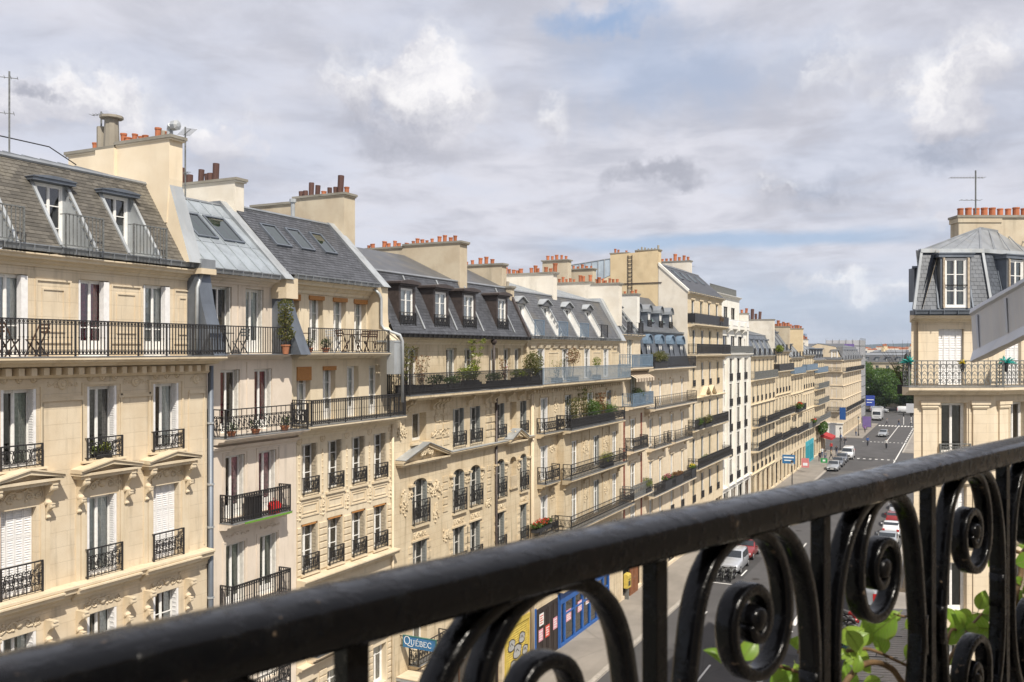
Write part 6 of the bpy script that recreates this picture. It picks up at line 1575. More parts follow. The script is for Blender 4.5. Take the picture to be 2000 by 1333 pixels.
def make_car(kind, paint):
    s = SHAPES[kind]; W = s['W'] / 2; me = {}
    pr = s['prof']; L = s['L'] / 2
    # refine the profile with interpolation
    P_ = []
    for i in range(len(pr) - 1):
        for k in range(3): t = k / 3; P_.append(tuple(pr[i][j] + (pr[i + 1][j] - pr[i][j]) * t for j in range(3)))
    P_.append(pr[-1]); belt = s['belt']
    m = MB(); ring = []
    for (y, zb, zt) in P_:
        e = 1 - .16 * (abs(y) / L) ** 4
        if zt > belt + .03:
            t = (zt - belt) / (1.45 - .9); pts = [(W * .90 * e, zb), (W * e, zb + .16), (W * e, belt - .18), (W * .985 * e, belt), (W * (.985 - .16 * min(1.3, t)) * e, zt - .06), (W * (.88 - .2 * min(1.2, t)) * e, zt)]
        else: pts = [(W * .90 * e, zb), (W * e, zb + .12), (W * e, (zb + zt) / 2 + .04), (W * .98 * e, zt - .10), (W * .93 * e, zt - .03), (W * .75 * e, zt)]
        ring.append([(x, y, z) for x, z in pts] + [(-x, y, z) for x, z in reversed(pts)])
    n = 12; vs = [v for r_ in ring for v in r_]; fs = []
    for i in range(len(ring) - 1):
        for k in range(n - 1): fs.append((i * n + k, i * n + k + 1, (i + 1) * n + k + 1, (i + 1) * n + k))
        fs.append((i * n + n - 1, i * n, (i + 1) * n, (i + 1) * n + n - 1))
    fs.append(tuple(range(n))); fs.append(tuple((len(ring) - 1) * n + k for k in range(n - 1, -1, -1)))
    m.add(vs, fs); root = []
    body = m.mesh('body', paint, True)
    parts = [('body', body, None, [])]
    def bx(name, mt, *a):
        k = MB(); k.box(*a); return (name, k.mesh(name, mt), None, [])
    # glazing sits a few mm proud of the body
    def interp(y):
        for i in range(len(pr) - 1):
            if pr[i][0] <= y <= pr[i + 1][0]: t = (y - pr[i][0]) / (pr[i + 1][0] - pr[i][0] + 1e-9); return pr[i][2] + (pr[i + 1][2] - pr[i][2]) * t
        return .6
    def wx(z, zt, y): t = (zt - belt) / .55; f_ = min(1, max(0, (z - belt) / max(.05, zt - .06 - belt))); return W * (.985 - .16 * min(1.3, t) * f_) * (1 - .16 * (abs(y) / L) ** 4) + .012
    ys = [s['w0'] + .18 + (s['w1'] - s['w0'] - .36) * i / 10 for i in range(11)]
    for sx in (-1, 1):
        for (i0, i1) in ((0, 5), (5, 10)):
            k = MB()
            for i in range(i0, i1):
                q = []
                for y in (ys[i] + (.03 if i == i0 else 0), ys[i + 1] - (.03 if i == i1 - 1 else 0)):
                    zt = interp(y); zz = max(belt + .03, zt - .12); q.append(((sx * wx(belt + .03, zt, y), y, belt + .03), (sx * wx(zz, zt, y), y, zz)))
                k.quad(q[0][0], q[1][0], q[1][1], q[0][1])
            parts.append(('side_window', k.mesh('side_window', CARGLASS), None, []))
    def slopewin(name, ya, yb):
        k = MB(); za, zb_ = interp(ya), interp(yb); dn = 0.018
        def hw(z): return W * (.80 if z > belt + .3 else .84)
        nrm = Vector((0, -(zb_ - za), (yb - ya))); nrm.normalize(); nrm = nrm if nrm.z > 0 else -nrm
        o = nrm * dn; a, b = hw(za), hw(zb_) * .92
        k.quad((-a, ya + o.y, za + o.z), (a, ya + o.y, za + o.z), (b, yb + o.y, zb_ + o.z), (-b, yb + o.y, zb_ + o.z)); return (name, k.mesh(name, CARGLASS), None, [])
    if kind == 'van': parts.append(slopewin('windscreen', -1.70, -1.14))
    else:
        i = [j for j in range(len(pr)) if pr[j][0] == max(p[0] for p in pr if p[2] < 1.12 and p[0] < 0)][0]
        parts.append(slopewin('windscreen', pr[i][0] + .05, pr[i + 1][0] - .06)); j = [q for q in range(len(pr)) if pr[q][2] > 1.3][-1]
        parts.append(slopewin('rear_window', pr[j][0] + .06, pr[j + 1][0] - .04))
    zf = pr[1][2] - .12
    for sx in (-1, 1):
        parts.append(bx('headlight', HEADL, *sorted((sx * W * .52, sx * W * .86)), -L - .005, -L + .12, zf - .06, zf + .08)); parts.append(bx('tail_light', TAILL, *sorted((sx * W * .62, sx * W * .88)), L - .10, L + .008, .70, .92 if kind != 'van' else 1.4))
        parts.append(bx('mirror', paint, *sorted((sx * (W + .02), sx * (W + .18))), s['w0'] + .25, s['w0'] + .33, belt + .02, belt + .16))
    parts.append(bx('number_plate', PLATE, -.26, .26, -L - .02, -L + .02, .38, .49)); parts.append(bx('grille', IRON, -.5, .5, -L - .012, -L + .05, zf - .24, zf - .05)); parts.append(bx('number_plate', PLATE, -.26, .26, L - .02, L + .02, .45, .56))
    wy = L - .82
    k = MB(); k.lathe((-.10, 0, 0), [(.20, 0), (.30, .01), (.315, .05), (.315, .15), (.30, .19), (.20, .20)], 18, 0, 'x'); ty = k.mesh('tyre', TYRE, False)
    k = MB(); k.lathe((-.105, 0, 0), [(.0, -.002), (.20, -.002), (.21, .02), (.21, .19), (.20, .212), (.0, .212)], 12, 0, 'x'); ri = k.mesh('rim', RIM)
    k = MB(); k.lathe((-.04, 0, 0), [(.06, 0), (.06, .08)], 8, 0, 'x'); hub = k.mesh('wheel', TYRE)
    for sx in (-1, 1):
        for yy in (-wy, wy): parts.append(('wheel', hub, (sx * (W - .10), yy, .315), [('tyre', ty), ('rim', ri)]))
    return parts
CARDEF = {}
def car(kind, color, met, x, y, rz, label, name='parked_car', cat='car', group='cars parked along the kerb'):
    key = (kind, color)
    if key not in CARDEF: CARDEF[key] = make_car(kind, carpaint('paint_%s' % color[0], color[1], met))
    P = thing(name, label, cat, (x, y, .005), rz, group)
    for nm, me, loc, subs in CARDEF[key]:
        o = put(nm, me, P, T(*loc) if loc else None)
        for sn, sm in subs: put(sn, sm, o)
    return P
def motorcycle(x, y, rz, label, scooter=False, col=None):
    def mk():
        out = {}; k = MB()
        for yy in (-.62, .62):
            pass
        w = MB(); n = 16
        for i in range(n):
            a0, a1 = 2 * math.pi * i / n, 2 * math.pi * (i + 1) / n; w.tube([(0, .28 * math.cos(a0), .28 * math.sin(a0)), (0, .28 * math.cos(a1), .28 * math.sin(a1))], .05, 6)
        for i in range(6): a = math.pi * i / 3; w.bar((0, 0, 0), (0, .26 * math.cos(a), .26 * math.sin(a)), .025)
        out['wheel'] = w.mesh('wheel', TYRE)
        b = MB(); b.tube([(0, -.15, .55), (0, -.05, .80), (0, .15, .86), (0, .35, .74)], [.08, .16, .17, .09], 10); b.tube([(0, -.4, .4), (0, .0, .45), (0, .3, .4)], [.12, .2, .12], 8); out['body'] = b.mesh('body', col or IRON, True)
        s = MB(); s.tube([(0, .25, .76), (0, .5, .78), (0, .85, .86)], [.10, .14, .07], 8); out['seat'] = s.mesh('seat', TYRE, True)
        f = MB()
        for sx in (-.09, .09): f.tube([(sx, -.66, .30), (sx, -.42, .98)], .025, 6)
        f.tube([(-.36, -.28, 1.05), (-.1, -.42, 1.0), (.1, -.42, 1.0), (.36, -.28, 1.05)], .018, 6); f.tube([(0, -.4, .9), (0, .1, .4), (0, .62, .3)], .03, 6); f.lathe((0, -.60, .88), [(.09, -.03), (.10, .06), (.02, .1)], 8, 0, 'y'); f.tube([(.14, .1, .3), (.16, .7, .4)], .04, 6); out['frame'] = f.mesh('frame', IRON_G)
        return out
    d = cached(('moto', scooter, (col or IRON).name), mk); P = thing('motorcycle', label, 'motorbike', (x, y, .0), rz, 'motorbikes parked at the kerb')
    for k in ('body', 'seat', 'frame'): put(k, d[k], P)
    for yy in (-.66, .62): put('wheel', d['wheel'], P, T(0, yy, .33))
    return P
def bicycle(x, y, rz, label, mt, z=.0, group='bicycles'):
    def mk():
        o = {}; w = MB(); n = 20
        for i in range(n): a0, a1 = 2 * math.pi * i / n, 2 * math.pi * (i + 1) / n; w.tube([(0, .33 * math.cos(a0), .33 * math.sin(a0)), (0, .33 * math.cos(a1), .33 * math.sin(a1))], .018, 5)
        for i in range(9): a = math.pi * i / 4.5; w.bar((0, 0, 0), (0, .32 * math.cos(a), .32 * math.sin(a)), .006)
        o['wheel'] = w.mesh('wheel', TYRE)
        f = MB()
        for a, b in (((0, -.52, .34), (0, -.36, .92)), ((0, -.40, .80), (0, .10, .34)), ((0, -.38, .86), (0, .22, .84)), ((0, .10, .34), (0, .24, .92)), ((0, .10, .34), (0, .52, .34)), ((0, .22, .80), (0, .52, .34))): f.tube([a, b], .02, 6)
        o['frame'] = f.mesh('frame', mt); h = MB(); h.tube([(-.28, -.28, 1.02), (0, -.38, 1.0), (.28, -.28, 1.02)], .016, 6); h.tube([(0, -.36, .9), (0, -.38, 1.0)], .016, 6); h.box(-.2, .2, -.85, -.5, .72, .95) if mt.name.startswith('green') else None; o['handlebar'] = h.mesh('handlebar', IRON_G)
        s = MB(); s.tube([(0, .12, .96), (0, .36, .97)], [.03, .09], 8); o['saddle'] = s.mesh('saddle', TYRE); return o
    d = cached(('bike', mt.name), mk); P = thing('bicycle', label, 'bicycle', (x, y, z), rz, group)
    for k in ('frame', 'handlebar', 'saddle'): put(k, d[k], P)
    for yy in (-.52, .52): put('wheel', d['wheel'], P, T(0, yy, .34))
    return P

# ------------------------------------------------------------------ people
def person_mesh(pose, top, bottom, hair):
    """one continuous skinned body; materials follow height"""
    J = {'pel': (0, 0, .95, .14), 'bel': (0, 0, 1.10, .135), 'che': (0, -.01, 1.32, .165), 'nk': (0, -.01, 1.48, .06), 'hd': (0, -.03, 1.60, .095), 'hd2': (0, -.025, 1.70, .085)}
    st = {'walk': .26, 'stand': .03, 'ride': .1}[pose]
    E_ = [('pel', 'bel'), ('bel', 'che'), ('che', 'nk'), ('nk', 'hd'), ('hd', 'hd2')]
    for s, t in (('l', 1), ('r', -1)):
        f = st * t
        J['hp' + s] = (.10 * t, 0, .90, .10); J['kn' + s] = (.11 * t, -f * .6 - .02, .50, .065); J['an' + s] = (.11 * t, -f + (.06 if f < 0 else 0), .09 + (.05 if f < -.1 else 0), .045); J['to' + s] = (.12 * t, -f - .16, .04 + (.02 if f < -.1 else 0), .04)
        J['sh' + s] = (.19 * t, 0, 1.42, .065); J['el' + s] = (.25 * t, f * .5 + .02, 1.15, .048); J['wr' + s] = (.25 * t, f * .8 - .08, .93, .035); J['ha' + s] = (.25 * t, f * .8 - .12, .84, .038)
        E_ += [('pel', 'hp' + s), ('hp' + s, 'kn' + s), ('kn' + s, 'an' + s), ('an' + s, 'to' + s), ('che', 'sh' + s), ('sh' + s, 'el' + s), ('el' + s, 'wr' + s), ('wr' + s, 'ha' + s)]
    names = list(J); me = bpy.data.meshes.new('skin_source'); me.from_pydata([J[n][:3] for n in names], [(names.index(a), names.index(b)) for a, b in E_], [])
    o = bpy.data.objects.new('skin_source', me); COL.objects.link(o)
    o.modifiers.new('s', 'SKIN'); o.modifiers.new('u', 'SUBSURF').levels = 1
    for i, n in enumerate(names): me.skin_vertices[0].data[i].radius = (J[n][3], J[n][3] * (.78 if n in ('che', 'bel', 'pel') else 1))
    me.skin_vertices[0].data[0].use_root = True
    dg = bpy.context.evaluated_depsgraph_get(); r = bpy.data.meshes.new_from_object(o.evaluated_get(dg)); r.name = 'body'
    bpy.data.objects.remove(o); r.materials.clear()
    skin = simple('skin', (.42, .25, .17), .6, 0, .3, .05, 5); shoe = simple('shoe', (.05, .045, .04), .6, 0, .3, .1, 5)
    for mm in (skin, hair, top, bottom, shoe): r.materials.append(mm)
    for p in r.polygons:
        c = p.center; p.use_smooth = True
        if c.z > 1.64 or (c.z > 1.55 and c.y > -.02 and abs(c.x) < .12): k = 1
        elif c.z > 1.47: k = 0
        elif c.z < .10: k = 4
        elif c.z < .96 and abs(c.x) < .2: k = 3
        elif c.z < .95: k = 0
        else: k = 2
        p.material_index = k
    return r
CL = {}
def cloth(n, c):
    return simple('cloth_' + n, c, .85, 0, .2, .12, 10)
def person(x, y, rz, label, pose, top, bottom, z=.13, hair=('brown', (.08, .05, .03)), sc=1.0):
    me = cached(('person', pose, top[0], bottom[0], hair[0]), lambda: person_mesh(pose, cloth(*top), cloth(*bottom), cloth('hair_' + hair[0], hair[1])))
    P = thing('person', label, 'person', (x, y, z), rz, 'people in the street'); P.scale = (sc, sc, sc)
    b = put('body', me, P)
    k = MB(); k.lathe((0, -.135, 1.615), [(.001, -.03), (.016, 0), (.001, .02)], 6); k.box(-.04, -.02, -.118, -.108, 1.635, 1.645, 1); k.box(.02, .04, -.118, -.108, 1.635, 1.645, 1); k.box(-.025, .025, -.115, -.104, 1.57, 1.578, 1)
    put('face', cached('face', lambda: k.mesh('face', [MATS['skin'], cloth('dark', (.02, .02, .02))])), P)
    return P

# ------------------------------------------------------------------ foliage
LEAF_G = leafmat('leaf_green', (.035, .085, .015), (.09, .17, .03)); LEAF_D = leafmat('leaf_dark', (.018, .045, .012), (.045, .09, .02)); LEAF_Y = leafmat('leaf_yellow_green', (.12, .17, .02), (.26, .26, .04)); LEAF_R = leafmat('leaf_reddish', (.16, .06, .035), (.28, .13, .07)); LEAF_O = leafmat('leaf_olive', (.08, .085, .03), (.17, .14, .05))
FL_RED = leafmat('flower_red', (.45, .01, .01), (.65, .03, .02), .15); FL_PINK = leafmat('flower_pink', (.5, .06, .16), (.65, .15, .28), .15); FL_YEL = leafmat('flower_yellow', (.7, .5, .02), (.8, .62, .05), .15); TEAL = leafmat('teal_leaf', (.01, .25, .22), (.03, .42, .36), .1)
BARK = simple('bark', (.07, .05, .035), .9, 0, .2, .3, 12, .4); PLANTER = simple('planter_grey', (.035, .035, .037), .7, 0, .3, .2, 6); CLAY = simple('clay_pot', (.36, .15, .08), .8, 0, .2, .15, 6)
def leaf_cloud(m, c, r, n, q, ls, mi=0, squash=1.0, shell=.35):
    for _ in range(n):
        while True:
            v = Vector((q.uniform(-1, 1), q.uniform(-1, 1), q.uniform(-1, 1)))
            if shell < v.length < 1: break
        p = Vector(c) + Vector((v.x * r[0], v.y * r[1], v.z * r[2]))
        a = Vector((q.gauss(0, 1), q.gauss(0, 1), q.gauss(0, .6))).normalized(); b = a.cross(Vector((q.gauss(0, 1), q.gauss(0, 1), q.gauss(0, 1)))).normalized(); l = ls * q.uniform(.6, 1.3)
        m.add([tuple(p - a * l * .5), tuple(p + b * l * .32), tuple(p + a * l * .5), tuple(p - b * l * .32)], [(0, 1, 2, 3)], mi)
def plant(x, y, z, w, h, d, label, leaf=None, flower=None, nfl=0, pot='planter', dens=1.0, ls=.09, ph=.25, form='bush', seed=0, name='potted_plant', cat='plant', group='plants on the balconies'):
    x -= .16 if pot == 'planter' else 0; q = random.Random(seed + int(x * 7 + y * 13)); P = thing(name, label, cat, (x, y, z), 0, group); leaf = leaf or LEAF_G
    m = MB()
    if pot == 'planter': d0 = min(d, .34); m.box(-d0 / 2, d0 / 2, -w / 2, w / 2, 0, ph); m.box(-d0 / 2 - .015, d0 / 2 + .015, -w / 2 - .015, w / 2 + .015, ph - .04, ph); m.obj('pot', PLANTER, P)
    elif pot == 'clay': m.lathe((0, 0, 0), [(.10, 0), (.15, ph - .05), (.17, ph - .05), (.17, ph), (.14, ph)], 12); m.obj('pot', CLAY, P)
    m = MB(); s = MB()
    if form == 'bush':
        n = max(2, int(w / .35))
        for i in range(n):
            yy = -w / 2 + (i + .5) * w / n + q.uniform(-.05, .05); hh = h * q.uniform(.65, 1.0)
            leaf_cloud(m, (q.uniform(-.05, .05), yy, ph + hh * .5), (d * .6, w / n * .75, hh * .5), int(220 * dens * hh * w / n / (.3 * .35) * .3) + 30, q, ls)
            for k in range(3): s.tube([(0, yy, ph - .03), (q.uniform(-.1, .1), yy + q.uniform(-.1, .1), ph + hh * .4), (q.uniform(-.15, .15), yy + q.uniform(-.15, .15), ph + hh * .8)], [.014, .01, .005], 5)
    elif form == 'tree':
        s.tube([(0, 0, ph - .03), (.03, .02, ph + h * .35), (0, 0, ph + h * .7)], [.03, .022, .012], 6)
        for k in range(5): s.tube([(0, 0, ph + h * .45), (q.uniform(-.2, .2), q.uniform(-.2, .2), ph + h * q.uniform(.6, .95))], [.012, .005], 5)
        leaf_cloud(m, (0, 0, ph + h * .72), (d * .5, w * .5, h * .30), int(420 * dens), q, ls)
    elif form == 'column':
        for zc in (.28, .62, .9): leaf_cloud(m, (0, 0, ph + h * zc), (d * .5, w * (.55 if zc < .5 else .42), h * .2), int(260 * dens), q, ls)
        for k in range(7): s.tube([(0, q.uniform(-.06, .06), ph - .02), (q.uniform(-.08, .08), q.uniform(-.15, .15), ph + h * q.uniform(.7, 1.0))], .008, 4)
    elif form == 'twiggy':
        for k in range(11):
            p = Vector((0, q.uniform(-w / 2, w / 2) * .4, ph)); pts = [tuple(p)]; dv = Vector((q.uniform(-.3, .3), q.uniform(-1, 1) * .5, 1)).normalized()
            for j in range(6): p = p + dv * h / 6 + Vector((0, q.uniform(-.06, .06), 0)); pts.append(tuple(p)); leaf_cloud(m, p, (.12, .14, .12), int(9 * dens), q, ls, 0, 1, 0)
            s.tube(pts, [.012 - .0015 * j for j in range(7)], 4)
    if flower is not None: leaf_cloud(m, (0, 0, ph + h * .6), (d * .6, w * .52, h * .42), nfl, q, ls * .8, 1)
    m.obj('foliage', [leaf] + ([flower] if flower is not None else []), P); 
    if s.v: s.obj('stem', BARK, P)
    return P
def street_tree(x, y, h, r, label, seed):
    q = random.Random(seed); P = thing('street_tree', label, 'tree', (x, y, 0), 0, 'trees at the end of the street')
    s = MB(); s.tube([(0, 0, 0), (.1, 0, h * .25), (0, .1, h * .5), (.1, 0, h * .8)], [.32, .25, .18, .06], 8)
    for k in range(9):
        a = q.uniform(0, 6.3); z0 = h * q.uniform(.28, .6); s.tube([(0, 0, z0), (r * .4 * math.cos(a), r * .4 * math.sin(a), z0 + h * .12), (r * .8 * math.cos(a), r * .8 * math.sin(a), z0 + h * .25)], [.13, .08, .03], 5)
    s.obj('trunk', BARK, P); m = MB()
    for k in range(44):
        a = q.uniform(0, 6.3); t = q.uniform(.0, 1) ** .6; zz = q.uniform(.20, .92); rr_ = r * t * (1 - ((zz - .58) / .42) ** 2 * .75)
        leaf_cloud(m, (rr_ * math.cos(a), rr_ * math.sin(a), h * zz), (r * .34, r * .34, h * .10), 150, q, .66, 0, 1, .2)
    m.obj('crown', [LEAF_G], P); return P
# ------------------------------------------------------------------ the near balcony rail and what grows on it
def near_rail(base, e, o_):
    """hand-forged rail; local x = along the rail, local y = outward over the street, local z up; origin under the outer rail edge"""
    O = Vector((base.x, base.y, CAMZ)); rz = math.atan2(e.y, e.x)
    P = thing('balcony_railing', 'glossy black wrought iron balcony railing with scrolls, close in front of the camera', 'railing', (O.x, O.y, CAMZ - 1.16), rz)
    Z = 1.16
    t0, t1 = -1.45, 4.35
    # handrail: rounded flat bar, slightly uneven from many coats of paint
    m = MB(); q = random.Random(4); n = 170; pr = []
    ctr = [(-.042, -.0195), (-.0425, -.0035), (-.040, -.0005), (-.030, .0018), (-.021, .0025), (-.012, .0018), (-.002, -.0005), (.0, -.0035), (0, -.0195), (-.003, -.0228), (-.039, -.0228)]
    for i in range(n + 1):
        x = t0 + (t1 - t0) * i / n; dz = .0006 * math.sin(x * 9) + q.uniform(-.00012, .00012)
        for (yy, zz) in ctr: m.v.append((x, yy + q.uniform(-.00015, .00015), Z - .1175 + zz + dz))
    k = len(ctr)
    for i in range(n):
        for j in range(k): a = i * k + j; b = i * k + (j + 1) % k; m.f.append((a, b, b + k, a + k)); m.m.append(0)
    m.f.append(tuple(range(k))); m.m.append(0); m.f.append(tuple(n * k + j for j in range(k - 1, -1, -1))); m.m.append(0)
    me = m.mesh('handrail', RAILM, True); put('handrail', me, P)
    # motif, measured from a post: arch that curls down into a scroll, and the counter arch
    M_ = .2425; KX, KZ = .2425 / .2595, .9475
    S1 = [(.026, -.335), (.030, -.300), (.036, -.262), (.042, -.228), (.050, -.196), (.064, -.172), (.086, -.156), (.112, -.1495), (.140, -.152), (.163, -.164), (.180, -.188), (.187, -.216), (.184, -.243), (.170, -.262), (.146, -.2705), (.120, -.264), (.103, -.246), (.098, -.224), (.105, -.206), (.122, -.197), (.140, -.200), (.152, -.213), (.152, -.229), (.142, -.239), (.130, -.236), (.126, -.226)]
    S2 = [(.118, -.1495), (.150, -.1475), (.182, -.157), (.208, -.178), (.226, -.208), (.236, -.245), (.240, -.290), (.238, -.335)]
    S1 = [(a * KX, b * KZ) for a, b in S1]; S2 = [(a * KX, b * KZ) for a, b in S2]
    def smooth(pts, k=3):
        out = []
        for i in range(len(pts) - 1):
            p0, p1, p2, p3 = (pts[max(0, i - 1)], pts[i], pts[i + 1], pts[min(len(pts) - 1, i + 2)])
            for j in range(k):
                t = j / k; out.append(tuple(.5 * (2 * p1[c] + (-p0[c] + p2[c]) * t + (2 * p0[c] - 5 * p1[c] + 4 * p2[c] - p3[c]) * t * t + (-p0[c] + 3 * p1[c] - 3 * p2[c] + p3[c]) * t ** 3) for c in (0, 1)))
        out.append(pts[-1]); return out
    def strip(pts, tk, dp, taper=0, seed=0):
        """flat bar bent on its flat, slightly rounded edges; lies in the x-z plane"""
        m = MB(); P_ = smooth(pts); n = len(P_); q = random.Random(seed); sec = 8
        for i, (a, b) in enumerate(P_):
            p, r_ = P_[max(i - 1, 0)], P_[min(i + 1, n - 1)]; dx, dz = r_[0] - p[0], r_[1] - p[1]; L = math.hypot(dx, dz) or 1; nx, nz = -dz / L, dx / L
            w = tk * (1 - taper * i / n) / 2; h = dp / 2
            for (u, v) in ((-1, -.72), (-.75, -1), (.75, -1), (1, -.72), (1, .72), (.75, 1), (-.75, 1), (-1, .72)):
                uu = u * w * (1 + q.uniform(-.05, .05)); m.v.append((a + nx * uu, -.021 + v * h, Z + b + nz * uu))
        for i in range(n - 1):
            for j in range(sec): x_ = i * sec + j; y_ = i * sec + (j + 1) % sec; m.f.append((x_, y_, y_ + sec, x_ + sec)); m.m.append(0)
        m.f.append(tuple(range(sec - 1, -1, -1))); m.m.append(0); m.f.append(tuple((n - 1) * sec + j for j in range(sec))); m.m.append(0)
        return m.mesh('scroll', RAILM, True)
    def flipz(pts, c=-.297): return [(a, 2 * c - b) for a, b in pts]
    A = strip(S1, .0108, .0175, .15, 1); B = strip(S2, .0108, .0175, .1, 2); A2 = strip(flipz(S1), .0108, .0175, .15, 3); B2 = strip(flipz(S2), .0108, .0175, .1, 4)
    eye = MB(); eye.lathe((.134 * KX, -.032, Z - .222 * KZ), [(.001, -.001), (.008, .0), (.0105, .004), (.0105, .017), (.008, .021), (.001, .022)], 12, 0, 'y'); eye1 = eye.mesh('scroll_eye', RAILM, True)
    pm = MB()
    pm.prof_z([(-.0058, -.0276), (.0058, -.0276), (.0066, -.0268), (.0066, -.0152), (.0058, -.0144), (-.0058, -.0144), (-.0066, -.0152), (-.0066, -.0268)], 0.05, Z - .134); post = pm.mesh('post', RAILM)
    p0 = .910
    for i in range(-9, 13):
        x = p0 + i * M_
        if not t0 < x < t1: continue
        put('post', post, P, T(x - (.008 if i == -1 else 0), 0, 0))
        mir = (i % 2 != 0)
        Mx = T(x, 0, 0) if not mir else T(x + M_ + (.005 if i == -1 else 0), 0, 0) @ Matrix.Diagonal((-1, 1, 1, 1))
        for me in (A, B, A2, B2): put('scroll', me, P, Mx)
        put('scroll_eye', eye1, P, Mx); put('scroll_eye', eye1, P, Mx @ T(0, 0, 2 * Z - .636 - 2 * (Z - .222) + .0) if False else Mx @ T(0, 0, -.594 + 2 * .222 * KZ))
    # lower part of the railing down to the slab
    m = MB()
    for zz in (.06, .50): m.box(t0, t1, -.026, -.006, zz, zz + .022)
    for i in range(-18, 26): x = p0 + i * M_ / 2; m.box(x - .007, x + .007, -.023, -.009, .06, .52) if t0 < x < t1 else None
    m.obj('lower_grille', RAILM, P)
    return P, O, rz
def rail_pt(O, e, o_, t, out, z): return O + e * t + o_ * out + Vector((0, 0, z))

